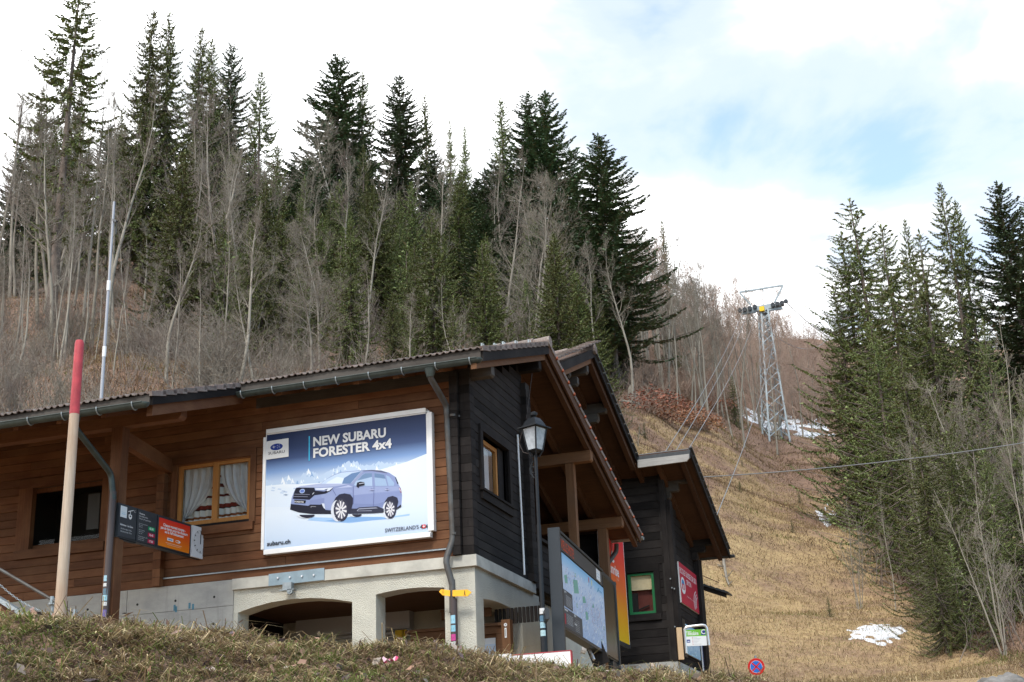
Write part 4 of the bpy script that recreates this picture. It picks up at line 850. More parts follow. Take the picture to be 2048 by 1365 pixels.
# ---------------------------------------------------------------- gutters and rain pipes
def gutter(y, z, x0, x1, nm='gutter'):
    k = 9; R_, r_ = .078, .070; prof = [(R_*math.cos(math.pi+math.pi*i/k), R_*math.sin(math.pi+math.pi*i/k)) for i in range(k+1)]+[(r_*math.cos(2*math.pi-math.pi*i/k), r_*math.sin(2*math.pi-math.pi*i/k)) for i in range(k+1)]
    g = obj(nm, MB().prism(prof, (x0, y, z), (0, 1, 0), (0, 0, 1), (x1-x0, 0, 0)), M['gutter'], ch, smooth=True)
    cap = MB()
    for j in range(5):
        a0, a1 = j*math.pi/10, (j+1)*math.pi/10
        for i in range(k):
            b0, b1 = math.pi+math.pi*i/k, math.pi+math.pi*(i+1)/k; f = lambda a, b_: (x1+.075*math.sin(a), y+R_*math.cos(a)*math.cos(b_), z+R_*math.cos(a)*math.sin(b_)); cap.face([f(a0, b0), f(a0, b1), f(a1, b1), f(a1, b0)])
    obj('end_cap', cap, M['gutter'], g, smooth=True); obj('rim_bead', MB().tube([(x0, y-R_, z), (x1, y-R_, z)], .011, 8), M['gutter'], g, smooth=True); return g
arc = MB().tube([(0, .088*math.cos(a), .088*math.sin(a)) for a in np.linspace(math.pi*.94, 2*math.pi, 10)], .011, 5).mesh('gutter_bracket'); arc.materials.append(M['steel'])
GZ = EZ-.235; g1 = gutter(EY-.085, GZ, XM+.03, XR-.04)
copies('gutter_bracket', arc, None, g1, [((x, EY-.085, GZ), (1, 1, 1), None) for x in np.linspace(XM+.12, XR-.16, 8)])
GZ2 = rz(LY)-.2; g2 = gutter(LY-.085, GZ2, -13, XM-.05); copies('gutter_bracket', arc, None, g2, [((x, LY-.085, GZ2), (1, 1, 1), None) for x in np.arange(XM-.22, -9, -.62)])
def pipe(nm, pts, r, mat, par):
    P = [np.asarray(p, float) for p in pts]; Q = [P[0]]                # rounded elbows
    for i in range(1, len(P)-1):
        a, b_ = P[i-1]-P[i], P[i+1]-P[i]; k = min(.09, .4*np.linalg.norm(a), .4*np.linalg.norm(b_)); a = a/np.linalg.norm(a)*k; b_ = b_/np.linalg.norm(b_)*k
        for s in (0, .33, .66, 1): Q.append((P[i]+a)*(1-s)**2+2*P[i]*s*(1-s)+(P[i]+b_)*s*s)
    return obj(nm, MB().tube(Q+[P[-1]], r, 12), mat, par, smooth=True)
yg = EY-.085; o1 = PY(860, 742, yg)
dp = pipe('downpipe', [(o1[0], yg, GZ-.05), (o1[0], yg, GZ-.2), PY(893, 812, -.13), PY(906, 1078, -.12), PY(891, 1122, -.22), PY(905, 1170, -.17)], .052, M['pipe'], ch)
obj('outlet', MB().tube([(o1[0], yg, GZ-.06), (o1[0], yg, GZ-.2)], [.10, .058], 12), M['gutter'], dp, smooth=True)
lowp = pipe('lower_pipe', [PY(904.5, 1160, -.17), PY(905, 1226, -.17)], .05, M['pipe'], dp); xb = PY(908, 1230, -.17); stp = pipe('pipe_foot', [(xb[0], -.17, xb[2]+.25), (xb[0]-.005, -.17, -2.6)], .058, M['pvc'], dp)
for px, py in ((906,832),(907,1068)): p = PY(px, py, -.12); obj('pipe_clip', MB().tube([p+(0, 0, -.02), p+(0, 0, .02)], .06, 12).bar(p, p+np.array([.1, .06, 0]), .02, .03), M['pipe'], dp)
def sticker(par, x, y, z, r, w_, h, c, ang=-.1):
    mb = MB().color(c); n = 5; a0 = -math.pi/2+ang
    for i in range(n):
        p, q = [a0+(i+k-n/2)*(w_/r)/n for k in (0, 1)]; mb.face([(x+r*math.cos(p), y+r*math.sin(p), z), (x+r*math.cos(q), y+r*math.sin(q), z), (x+r*math.cos(q), y+r*math.sin(q), z+h), (x+r*math.cos(p), y+r*math.sin(p), z+h)])
    mb.color(tuple(v*.5 for v in c)); p, q = a0-.3, a0+.3; rr = r+.001
    mb.face([(x+rr*math.cos(p), y+rr*math.sin(p), z+h*.3), (x+rr*math.cos(q), y+rr*math.sin(q), z+h*.3), (x+rr*math.cos(q), y+rr*math.sin(q), z+h*.6), (x+rr*math.cos(p), y+rr*math.sin(p), z+h*.6)])
    return obj('sticker', mb, M['print'], par)
for py, h, c in ((1240,.13,(.30,.55,.68)),(1258,.10,(.25,.5,.62)),(1276,.10,(.5,.06,.25)),(1289,.07,(.6,.62,.6)),(1301,.05,(.6,.6,.6))):
    z = ZV(xb[0], -.17, py); sticker(stp, xb[0], -.17, z-h/2, .0595, .09, h, c)
o2 = PY(150, 838, LY-.085); dl = pipe('downpipe', [(o2[0], LY-.085, GZ2-.04), (o2[0], LY-.085, GZ2-.22), PY(222, 948, -2.36), PY(227, 1000, -2.34)], .05, M['gutter'], ch)
obj('outlet', MB().tube([(o2[0], LY-.085, GZ2-.05), (o2[0], LY-.085, GZ2-.2)], [.09, .055], 12), M['gutter'], dl, smooth=True)
q0 = PY(226, 990, -2.34); pv = pipe('pipe_foot', [(q0[0], -2.34, q0[2]+.05), (q0[0]-.02, -2.34, -2.8)], .055, M['pvc'], dl)
for py, h, c in ((1158,.09,(.35,.55,.65)),(1171,.05,(.65,.66,.66)),(1184,.09,(.12,.2,.26)),(1197,.09,(.3,.55,.66)),(1209,.06,(.6,.62,.62)),(1228,.11,(.16,.13,.35))):
    z = ZV(q0[0]-.01, -2.34, py); sticker(pv, q0[0]-.012, -2.34, z-h/2, .0565, .085, h, c, .15)
# ---------------------------------------------------------------- rendered base with arched openings
def arch_pts(pairs): return [tuple(PY(px, py, 0)[[0, 2]]) for px, py in pairs]
A1 = arch_pts([(475.5,1226),(505,1215),(541.6,1205),(580,1199),(617.8,1196.3),(645,1197),(668.6,1198.9),(704.5,1204)]); A2 = arch_pts([(751.8,1189.5),(772,1184.5),(795.5,1179.8),(820,1176.7),(846,1174.9),(888.7,1175.4)])
base = MB(); ZB = -2.95; ZT = -.19
def arch_span(P, T=.38):
    for (a, za), (b_, zb) in zip(P[:-1], P[1:]): base._add([(a,0,za),(b_,0,zb),(b_,0,ZT),(a,0,ZT),(a,T,za),(b_,T,zb),(b_,T,ZT),(a,T,ZT)], [(0,1,2,3),(5,4,7,6),(4,5,1,0)])
arch_span(A1); arch_span(A2)
base.box((-4.33, 0, ZB), (A1[0][0], .38, ZT)); base.box((A1[-1][0], 0, ZB), (A2[0][0], .38, ZT)); base.box((A2[-1][0], 0, ZB), (0, .38, ZT))
for (a, za), (b_, zb) in zip([(.38,-.66),(.8,-.62),(1.3,-.605),(1.9,-.62),(2.4,-.665)][:-1], [(.38,-.66),(.8,-.62),(1.3,-.605),(1.9,-.62),(2.4,-.665)][1:]): base._add([(0,a,za),(0,b_,zb),(0,b_,ZT),(0,a,ZT),(-.38,a,za),(-.38,b_,zb),(-.38,b_,ZT),(-.38,a,ZT)], [(0,1,2,3),(5,4,7,6),(4,5,1,0)])
base.box((-.38, 2.4, ZB), (0, 3.46, ZT)); base.box((-.9, 3.46, ZB), (-.22, 9.4, -.16))
bs = obj('rendered_base', base, M['stucco'], ch)
lg = MB(); lg.box((-4.33, -.07, -.19), (-2.95-.72, .3, -.008)); lg.box((-3.67+.001, -.07, -.19), (-1.96, .3, -.01)); lg.box((-1.958, -.07, -.19), (.06, .3, -.008)); lg.box((-.3, .302, -.19), (.058, 3.12, -.009)); obj('concrete_ledge', lg, M['ledge'], ch)
obj('drip_flashing', MB().prism([(0, 0), (.03, -.012), (.03, -.03), (0, -.03)], (-5.7, -.012, .15), (0, -1, 0), (0, 0, 1), (5.4, 0, 0)), M['steel'], ch)
pb = obj('steel_bracket', MB().prism([(0, 0), (1, 0), (1, 1), (0, 1)], PY(538, 1173, -.072), PY(649, 1160.5, -.072)-PY(538, 1173, -.072), (0, 0, .2), (0, -.02, 0)), M['plate'], ch)
for px, py in ((556.5,1156.5),(580.5,1155),(604.5,1153),(628.5,1150.5)): p = PY(px, py, -.095); obj('bolt', MB().tube([p, p+(0, -.025, 0)], .016, 6), M['alu'], pb)
p = PY(588, 1166, -.1); obj('pulley_arm', MB().box(p+(-.16, -.1, -.12), p+(.0, -.0, .0)).box(p+(-.2, -.13, -.135), p+(.06, 0, -.12)), M['steel'], pb); p = PY(580.5, 1183, -.2); obj('pulley', MB().tube([p+(0, -.03, 0), p+(0, .03, 0)], .05, 14).tube([p+(0, -.045, 0), p+(0, -.031, 0)], .022, 10), M['steel'], pb)
# concrete retaining wall left of the arches, cast in panels
cw = obj('retaining_wall', MB().box((-12.5, .02, -2.95), (-4.332, .3, -.02)), M['concrete'], ch)
for x0_, x1_ in ((-12.5,-9.2),(-9.19,-6.42),(-6.41,-4.335)):
    obj('cast_panel', MB().box((x0_, -.01, -.44), (x1_, .018, -.005)), M['concrete'], cw); obj('cast_panel', MB().box((x0_, -.008, -2.9), (x1_, .018, -.447)), M['concrete'], cw)
th = MB()
for x in (-8.0,-7.2,-6.2,-5.45,-4.7): 
    for z in (-.27, -.72): th.tube([(x, -.014, z), (x, -.005, z)], .022, 8)
o = obj('tie_hole', th, M['void'], cw); o['kind'] = 'stuff'
gf = MB().color((.08,.22,.3))
for px, py in ((349,1216),(352,1219),(379,1212),(386,1214)): p = PY(px, py, -.013); gf.box(p+(-.02, 0, -.05), p+(.02, .001, .05))
obj('paint_mark', gf, M['print'], cw)
# passage behind the arches
obj('passage_ceiling', MB().box((-6, .385, -.3), (-.38, 3.4, -.2)), M['beam_x'], ch); obj('passage_floor', MB().box((-6, .38, -2.6), (0, 3.4, -2.5)), M['concrete'], ch)
pw_ = [MB().box((-6, 3.2, -2.5), (-.38, 3.35, -.3))]; pw = obj('passage_wall', pw_[0], M['stucco'], ch); obj('passage_side_wall', MB().box((-5.2, .38, -2.5), (-5.05, 3.2, -.3)), M['dark_y'], ch)
sl_ = MB().prism([(0, 0), (.012, .01), (.012, .05), (0, .06)], (0, 0, 0), (0, -1, 0), (0, 0, 1), (1, 0, 0)).mesh('shutter_slat'); sl_.materials.append(M['shutter'])
rs_ = obj('roller_shutter', MB().box((-4.68, 2.98, -.62), (-2.36, 3.19, -.3)).box((-4.68, 3.05, -2.5), (-4.55, 3.19, -.62)).box((-2.49, 3.05, -2.5), (-2.36, 3.19, -.62)), M['shutter'], ch)
copies('shutter_slat', sl_, None, rs_, [((-4.55, 3.16, -.69-i*.066), (2.06, 1, 1), None) for i in range(26)])
cb = obj('white_kiosk_window', MB().box((-5.04, 1.0, -.98), (-4.98, 3.1, -.72)).box((-5.04, 1.0, -2.4), (-4.98, 1.12, -.98)).box((-5.04, 1.95, -2.4), (-4.98, 2.05, -.98)), plain('grey_kiosk', (.10,.11,.11), .5), ch); obj('pane', MB().box((-5.03, 1.12, -2.3), (-5.01, 3, -.98)), M['blackglass'], cb)
# ================================================================ THE DARK SECOND BUILDING
b2 = thing('dark_timber_building', 'near black timber building with a stepped roof, green window and red panel behind the chalet', 'building', (0.5, 13.0, -0.5))
X2, Y2, ZB2 = 0.54, 13.0, -0.44
xv, yv0, zv0, yv1, zv1 = 1.45, 12.2, 4.63, 16.9, 2.86                 # lower verge line
s2 = (zv0-zv1)/(yv1-yv0); xu, yr2, zr2 = 0.12, 8.26, 6.17              # upper verge, ridge
su = (zr2-4.53)/(12.1-yr2); YS = 12.15
def r2(y): return zr2-su*(y-yr2) if y < YS else zv0-s2*(y-yv0)
bk0 = lambda y: zr2-su*(y-yr2)
WG = (-0.56, 0.12, 0.74, 1.79)
plank_wall(b2, 'front_wall', -4.2, X2-.02, ZB2, 4.2, .2, [WG], M['dark_x'], M['void'], lambda u, z: ((0, Y2, 0), (0, 0, 0)), seg=(3, 6))
def lim2(p, q, z): 
    return p, min(q, yv0+(zv0-.34-z)/s2)
plank_wall(b2, 'side_wall', Y2, 16.5, ZB2, 4.2, .2, [], M['dark_y'], M['void'], lambda u, z: ((X2, 0, 0), (0, 0, math.pi/2)), lim=lim2, seg=(3.5, 6))
obj('corner_post', MB().box((X2-.12, Y2-.05, ZB2), (X2+.02, Y2+.12, 4.25)), M['dark_z'], b2); obj('corner_post', MB().box((X2+.021, Y2-.02, ZB2), (X2+.13, Y2+.3, 3.55)), M['dark_z'], b2); obj('corner_post', MB().box((X2-.02, 16.25, ZB2-.3), (X2+.14, 16.75, 2.6)), M['dark_z'], b2)
obj('plinth', MB().box((-4.2, Y2-.02, -1.6), (X2+.02, Y2+.25, ZB2-.01)).box((X2-.25, Y2+.252, -1.6), (X2+.018, 16.6, ZB2-.01)), M['concrete'], b2)
gw = obj('green_window', (lambda m_: (window_bars(m_, WG[0], WG[1], WG[2], WG[3], Y2+.02, .06, False), m_)[1])(MB()), M['green'], b2)
casing(*WG, .15, (M['dark_x'], M['dark_z']), gw); 
for c_ in gw.children: c_.location = (0, Y2, 0)
obj('pane', MB().face([(WG[0]+.05,Y2+.05,WG[2]+.05),(WG[1]-.05,Y2+.05,WG[2]+.05),(WG[1]-.05,Y2+.05,WG[3]-.05),(WG[0]+.05,Y2+.05,WG[3]-.05)]), M['glass'], gw)
obj('roller_blind', MB().box((WG[0]+.06, Y2+.1, 1.36), (WG[1]-.06, Y2+.12, WG[3]-.04)), plain('cream_blind', (.72,.58,.36), .8, var=.15, vscale=9), gw)
obj('back_board', MB().box((WG[0]-.1, Y2+.2, WG[2]-.1), (WG[1]+.1, Y2+.25, WG[3]+.1)), plain('maroon_board', (.16,.035,.025), .5, var=.3, vscale=5), gw)
obj('desk_things', MB().box((WG[0]+.05, Y2+.13, .8), (WG[0]+.2, Y2+.18, 1.3)).bar((WG[0]+.1, Y2+.15, .85), (WG[1]-.2, Y2+.15, .97), .03, .03), M['void'], gw)
for px, py in ((1349,1178),(1350,1254),(1341,1158),(1344,1176)): p = PY(px, py, Y2-.06); obj('lamp_screw', MB().tube([p, p+(0, -.02, 0)], .018, 8), M['steel'], b2)
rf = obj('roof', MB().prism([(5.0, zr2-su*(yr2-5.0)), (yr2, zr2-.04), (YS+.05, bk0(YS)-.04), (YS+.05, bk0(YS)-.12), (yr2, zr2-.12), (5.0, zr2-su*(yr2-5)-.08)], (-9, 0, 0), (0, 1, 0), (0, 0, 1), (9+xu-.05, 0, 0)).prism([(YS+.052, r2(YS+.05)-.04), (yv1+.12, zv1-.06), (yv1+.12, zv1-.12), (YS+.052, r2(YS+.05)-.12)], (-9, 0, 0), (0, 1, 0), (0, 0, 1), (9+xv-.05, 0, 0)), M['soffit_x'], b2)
def board2(x, y0, y1, f, zo, h, t_): return MB().prism([(y0, f(y0)+zo-h), (y1, f(y1)+zo-h), (y1, f(y1)+zo), (y0, f(y0)+zo)], (x, 0, 0), (0, 1, 0), (0, 0, 1), (t_, 0, 0))
fr_ = lambda y: zr2-su*(yr2-y); bk = lambda y: zr2-su*(y-yr2); lo = lambda y: zv0-s2*(y-yv0)
obj('barge_board', board2(xu-.04, 5.0, yr2-.01, fr_, -.02, .2, .04), M['dark_y'], rf); obj('barge_board', board2(xu-.04, yr2, YS, bk, -.02, .17, .04), M['dark_y'], rf); obj('barge_board', board2(xv-.04, yv0, yv1+.1, lo, .0, .17, .04), M['dark_y'], rf)
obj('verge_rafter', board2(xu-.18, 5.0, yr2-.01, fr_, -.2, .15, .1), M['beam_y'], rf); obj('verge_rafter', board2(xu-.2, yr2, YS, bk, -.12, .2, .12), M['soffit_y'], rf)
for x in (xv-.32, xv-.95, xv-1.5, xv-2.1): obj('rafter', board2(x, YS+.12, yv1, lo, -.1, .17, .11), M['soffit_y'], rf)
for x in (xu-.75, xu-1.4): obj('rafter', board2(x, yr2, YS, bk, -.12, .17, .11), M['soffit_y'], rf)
obj('step_slates', MB().prism([(0, 0), (.34, .16), (.34, .19), (0, .04)], (xu-.02, YS-.02, zv0-.14), (0, 1, 0), (0, 0, 1), (xv-xu+.02, 0, 0)).box((xu-.02, YS-.05, zv0-.30), (xv, YS-.021, zv0-.10)), M['slate'], rf)
obj('step_board', MB().prism([(0, 0), (1.24, .02), (1.31, .1), (1.31, .2), (0, .2)], (xu, YS-.09, zv0-.40), (1, 0, 0), (0, 0, 1), (0, .05, 0)), wood('silver_wood', (.22,.21,.2), (.30,.29,.275), (.17,.16,.15), 'x'), rf)
st = MB().box((0, 0, 0), (.05, .36, .03)).mesh('verge_slate'); st.materials.append(M['slate'])
copies('verge_slate', st, None, rf, [((xv-.01, YS+.08+i*.36, lo(YS+.08+i*.36)+.012), (1, 1, 1), (-math.atan(s2)+.03, 0, 0)) for i in range(13)]); copies('verge_slate', st, None, rf, [((xu-.01, yr2+.1+i*.36, bk(yr2+.1+i*.36)-.01), (1, 1, 1), (-math.atan(su)+.03, 0, 0)) for i in range(11)])
tl = MB().box((0, 0, 0), (.3, .36, .03)).mesh('verge_tile'); tl.materials.append(M['tile']); copies('verge_tile', tl, None, rf, [((xu-.27, 4.7+i*.3, fr_(5.0+i*.3)+.0), (1, 1, 1), (math.atan(su)-.1, 0, 0)) for i in range(14)])
rt2 = MB().tube([(0, 0, 0), (.36, 0, .012)], [.10, .115], 10).mesh('ridge_tile'); rt2.materials.append(M['tile']); copies('ridge_tile', rt2, None, rf, [((xu-.3-i*.33, yr2, zr2-.04), (1, 1, 1), None) for i in range(10)])
def purl2(nm, x1, y, zt, L, h, w_, mat='grey_x'): return obj(nm, MB().prism([(0, 0), (L-.04, 0), (L, .05), (L, h), (0, h)], (x1-L, y-w_/2, zt-h), (1, 0, 0), (0, 0, 1), (0, w_, 0)), M[mat], b2)
for px, py, y, L in ((1378,957,13.4,.9),): 
    p = PY(px, py, y); zt = p[2]+.16; purl2('purlin', p[0], y, zt, 1.2, .27, .2); purl2('purlin_bracket', p[0]-.28, y, zt-.272, .8, .2, .2); purl2('purlin_bracket', p[0]-.5, y, zt-.474, .6, .17, .2)
p = PY(1430, 1082, 16.2); purl2('purlin', p[0], 16.2, p[2]+.15, 1.2, .25, .2, 'dark_x'); purl2('purlin_bracket', p[0]-.28, 16.2, p[2]-.102, .8, .18, .2, 'dark_x'); purl2('purlin_bracket', p[0]-.5, 16.2, p[2]-.285, .6, .2, .2, 'dark_x')
for dx, dz, L in ((0,0,.9),(-.02,-.16,.9)): pass
# purlins below the front slope of its upper roof
for px, py, y in ((1178,738,8.0),(1140,745,6.8),(1156,762,7.4)): p = PY(px, py, y); purl2('purlin', min(p[0], xu-.1), y, p[2]+.08, 1.0, .2, .16)
p = PY(1214, 815, 9.9); purl2('purlin', p[0], 9.9, p[2]+.1, 1.3, .24, .18); purl2('purlin_bracket', p[0]-.22, 9.9, p[2]-.145, 1.0, .2, .18); purl2('purlin_bracket', p[0]-.45, 9.9, p[2]-.35, .8, .2, .18)
obj('upper_wall', MB().box((-8.8, 6.2, 3.6), (-.75, 6.3, 5.05)).box((-.9, 6.3, 3.3), (-.75, 11.8, 4.3)), M['dark_y'], b2)
gb = MB()
for k in range(10):
    a0, a1 = math.pi+math.pi*k/10, math.pi+math.pi*(k+1)/10; y_, z_ = yv1+.2, zv1-.1; gb.face([(-3, y_+.08*math.cos(a0), z_+.08*math.sin(a0)), (xv+.1, y_+.08*math.cos(a0), z_+.08*math.sin(a0)), (xv+.1, y_+.08*math.cos(a1), z_+.08*math.sin(a1)), (-3, y_+.08*math.cos(a1), z_+.08*math.sin(a1))])
gb.face([(xv+.1, y_+.08*math.cos(a), z_+.08*math.sin(a)) for a in np.linspace(math.pi, 2*math.pi, 10)]); obj('gutter', gb, M['slate'], b2, smooth=False)
# little lean-to roof behind
lt = obj('lean_to_roof', MB().prism([(0, 0), (.6, -.25), (.6, -.35), (0, -.1)], tuple(PY(1405, 1172, 17.4)), (1, 0, 0), (0, 0, 1), (0, .3, 0)), M['dark_y'], b2)
p = PY(1405, 1172, 17.35); sl3 = MB().prism([(0, -.045), (.05, 0), (.2, -.085), (.2, -.12), (0, -.06)], (0, 0, 0), (1, 0, 0), (0, 0, 1), (0, .6, 0)).mesh('round_slate'); sl3.materials.append(M['slate']); copies('round_slate', sl3, None, lt, [(p+np.array([i*.17, 0, -.07*i+.06]), (1, 1, 1), None) for i in range(4)])
obj('snow_bar', MB().bar(p+(0, .1, .3), p+(.45, .1, .06), .02, .02), plain('red_brown_bar', (.15,.05,.04)), lt)
# back eave gutter and bent pipe of the chalet, seen below its canopy
g3 = MB()
for k in range(8):
    a0, a1 = math.pi+math.pi*k/8, math.pi+math.pi*(k+1)/8; y_, z_ = BY+.1, BZ-.12; g3.face([(-3, y_+.08*math.cos(a0), z_+.08*math.sin(a0)), (XR+.06, y_+.08*math.cos(a0), z_+.08*math.sin(a0)), (XR+.06, y_+.08*math.cos(a1), z_+.08*math.sin(a1)), (-3, y_+.08*math.cos(a1), z_+.08*math.sin(a1))])
g3.face([(XR+.06, y_+.08*math.cos(a), z_+.08*math.sin(a)) for a in np.linspace(math.pi, 2*math.pi, 9)]); obj('gutter', g3, M['steel'], ch)
pipe('downpipe', [PY(1233, 1088, BY+.05), PY(1233, 1103, BY+.05), PY(1214, 1130, BY-.3), PY(1203, 1150, BY-.6)], .055, M['pipe'], ch)

# ================================================================ PRINTED THINGS
FONT = {}
def text_polys(s, bold=0.0, shear=0.0):
    key = (s, bold, shear)
    if key not in FONT:
        cu = bpy.data.curves.new('t', 'FONT'); cu.body = s; cu.size = 1; cu.offset = bold; cu.shear = shear; cu.resolution_u = 3; ob = bpy.data.objects.new('t', cu); C.objects.link(ob)
        dg = bpy.context.evaluated_depsgraph_get(); me = bpy.data.meshes.new_from_object(ob.evaluated_get(dg)); V = np.array([v.co[:2] for v in me.vertices]).reshape(-1, 2); Fp = [tuple(p.vertices) for p in me.polygons]
        bpy.data.objects.remove(ob); bpy.data.curves.remove(cu); bpy.data.meshes.remove(me); FONT[key] = (V, Fp)
    return FONT[key]
class Sheet:
    """flat print in the plane through o with unit axes ex (right), ey (up); n faces the viewer"""
    def __init__(s, o, ex, ey): s.o = np.asarray(o, float); s.ex = np.asarray(ex, float); s.ex /= np.linalg.norm(s.ex); s.ey = np.asarray(ey, float); s.ey /= np.linalg.norm(s.ey); s.n = np.cross(s.ex, s.ey); s.mb = MB(); s.k = 1
    def pt(s, u, v): return s.o+s.ex*u+s.ey*v+s.n*(0.001+0.0001*s.k)
    def px(s, px, py): p = PP(px, py, s.o, s.n)-s.o; return (p@s.ex, p@s.ey)
    def poly(s, uv, c, layer=True):
        if layer: s.k += 1
        ar = sum(uv[i][0]*uv[(i+1) % len(uv)][1]-uv[(i+1) % len(uv)][0]*uv[i][1] for i in range(len(uv)))
        multi = isinstance(c[0], (tuple, list))
        if ar < 0: uv = uv[::-1]; c = c[::-1] if multi else c
        s.mb.color(c); s.mb.face([s.pt(*q) for q in uv]); return s
    def ppoly(s, pts, c, layer=True): return s.poly([s.px(*p) for p in pts], c, layer)
    def rect(s, u0, v0, u1, v1, c, layer=True): return s.poly([(u0, v0), (u1, v0), (u1, v1), (u0, v1)], c, layer)
    def grad(s, u0, v0, u1, v1, stops):
        s.k += 1
        for (a, ca), (b_, cb_) in zip(stops[:-1], stops[1:]): s.mb.color((ca, ca, cb_, cb_)); s.mb.face([s.pt(u0, v0+(v1-v0)*a), s.pt(u1, v0+(v1-v0)*a), s.pt(u1, v0+(v1-v0)*b_), s.pt(u0, v0+(v1-v0)*b_)])
        return s
    def ell(s, u, v, a, b_, c, n=20, layer=True): return s.poly([(u+a*math.cos(t), v+b_*math.sin(t)) for t in np.linspace(0, 2*math.pi, n, endpoint=False)], c, layer)
    def text(s, tx, u, v, h, c, width=None, bold=0.0, align='L', slope=0.0):
        V, Fp = text_polys(tx, bold)
        if len(V) == 0: return s
        x0, x1 = V[:, 0].min(), V[:, 0].max(); k = h/0.72; kx = width/(x1-x0) if width else k; off = {'L': 0, 'C': .5, 'R': 1}[align]*(x1-x0)*kx; s.k += 1; s.mb.color(c)
        b = len(s.mb.v); Q = [s.pt(u+(q[0]-x0)*kx-off, v+q[1]*k+slope*((q[0]-x0)*kx-off)) for q in V]; s.mb._add(Q, Fp); return s
    def build(s, name, par): return obj(name, s.mb, M['print'], par)
WHT = (.78,.79,.8)
# ---------------------------------------------------------------- the big advertising panel
YB = -.11; bb = thing('billboard', 'large snowy car advertisement in a white frame on the brown front wall', 'billboard', PY(690, 960, YB))
TL, TR, BR, BL = PY(531, 866, YB), PY(858, 821, YB), PY(862.5, 1069, YB), PY(527.5, 1106, YB); bx0, bx1, bz0, bz1 = (TL[0]+BL[0])/2, (TR[0]+BR[0])/2, (BL[2]+BR[2])/2, (TL[2]+TR[2])/2
obj('panel', MB().box((bx0, YB+.004, bz0), (bx1, -.045, bz1)), M['white'], bb)
for nm, a, b_ in (('top_rail',(bx0+.02,YB-.03,bz1-.03),(bx1-.05,-.02,bz1+.045)),('top_rail',(bx0+.03,YB-.012,bz1-.05),(bx1-.06,YB+.003,bz1-.032)),('side_rail',(bx0-.035,YB-.024,bz0+.05),(bx0+.02,-.02,bz1-.09)),('side_rail',(bx1-.025,YB-.026,bz0+.06),(bx1+.055,-.02,bz1-.04)),('side_rail',(bx1-.05,YB-.014,bz0+.06),(bx1-.027,YB+.003,bz1-.05)),('bottom_rail',(bx0+.02,YB-.028,bz0-.04),(bx1-.01,-.02,bz0+.025)),('bottom_rail',(bx0+.01,YB-.012,bz0+.028),(bx1-.0,YB+.003,bz0+.045))): obj(nm, MB().box(a, b_), M['white'], bb)
S = Sheet((bx0, YB, bz0), (1, 0, 0), (0, 0, 1)); W_, H_ = bx1-bx0, bz1-bz0
S.grad(.02, .03, W_-.03, H_-.03, [(0,(.50,.62,.80)),(.12,(.60,.71,.86)),(.30,(.72,.80,.90)),(.45,(.74,.81,.91)),(.56,(.56,.68,.86)),(.66,(.20,.33,.60)),(.76,(.055,.09,.21)),(1,(.018,.03,.085))])
Zc = lambda L: [(560+x/7.877, 920+y/7.877) for x, y in L]            # sketch units of the printed picture
def zp(L, c): S.ppoly(Zc(L), c)
Z2 = lambda x, y: (520+x/4.403, 810+y/4.403)
r_ = random.Random(3)
def ridge(pts, bottom, c, jag, sub=7):
    P = []
    for (a, b_), (c2, d_) in zip(pts[:-1], pts[1:]):
        for k in range(sub): f = k/sub; P.append((a+(c2-a)*f, b_+(d_-b_)*f+r_.uniform(-jag, jag)))
    P.append(pts[-1]); return [Z2(*q) for q in P], c
rp = [(45,655),(110,690),(240,628),(330,660),(425,572),(500,600),(520,640),(640,560),(700,540),(760,505),(850,500),(900,540),(1040,505),(1110,520),(1200,505),(1310,498)]
P, c = ridge(rp, 0, (.50,.63,.82), 14); S.ppoly(P+[Z2(1310, 560), Z2(1100, 640), Z2(700, 720), Z2(45, 760)], c)
for k in range(60):                                                   # facets of snow and rock
    x = r_.uniform(60, 1280); y = np.interp(x, [q[0] for q in rp], [q[1] for q in rp])+r_.uniform(12, 70); s_ = r_.uniform(8, 30); c = r_.choice([(.78,.85,.93),(.70,.80,.92),(.36,.50,.74),(.27,.42,.68),(.83,.88,.94)])
    S.ppoly([Z2(x, y-s_), Z2(x+s_*.9, y+s_*.9), Z2(x+.1*s_, y+s_*.5), Z2(x-s_*.5, y+s_*1.1)], c, layer=k % 10 == 0)
S.ppoly([Z2(45, 715), Z2(200, 700), Z2(330, 700), Z2(520, 690), Z2(700, 640), Z2(1000, 590), Z2(1300, 500), Z2(1496, 420), Z2(1510, 700), Z2(1515, 900), Z2(45, 900)], ((.75,.83,.92),(.80,.86,.93),(.8,.86,.93),(.8,.86,.93),(.8,.86,.93),(.78,.85,.93),(.76,.84,.93),(.72,.82,.93),(.74,.82,.92),(.66,.76,.9),(.70,.79,.91)))
for k in range(14): x, y = r_.uniform(60, 330), r_.uniform(720, 790); S.ppoly([Z2(x, y), Z2(x+30, y+5), Z2(x+22, y+14), Z2(x-8, y+10)], (.5,.62,.82), layer=k == 0)
zp([(430,955),(800,985),(1100,1000),(2040,880),(2047,850),(1850,880),(1300,930),(500,905)], (.36,.55,.82)); zp([(700,965),(1060,990),(1700,935),(1600,900),(1100,900)], (.22,.40,.70))
BODY = (.255,.315,.55)
zp([(165,780),(170,700),(185,600),(215,520),(255,440),(330,415),(480,395),(640,375),(740,300),(850,235),(960,195),(1100,180),(1300,165),(1450,160),(1600,170),(1720,205),(1820,270),(1865,380),(1905,450),(1925,560),(1920,650),(1910,740),(1830,790),(1640,835),(1450,845),(1100,855),(560,850),(330,830)], BODY)
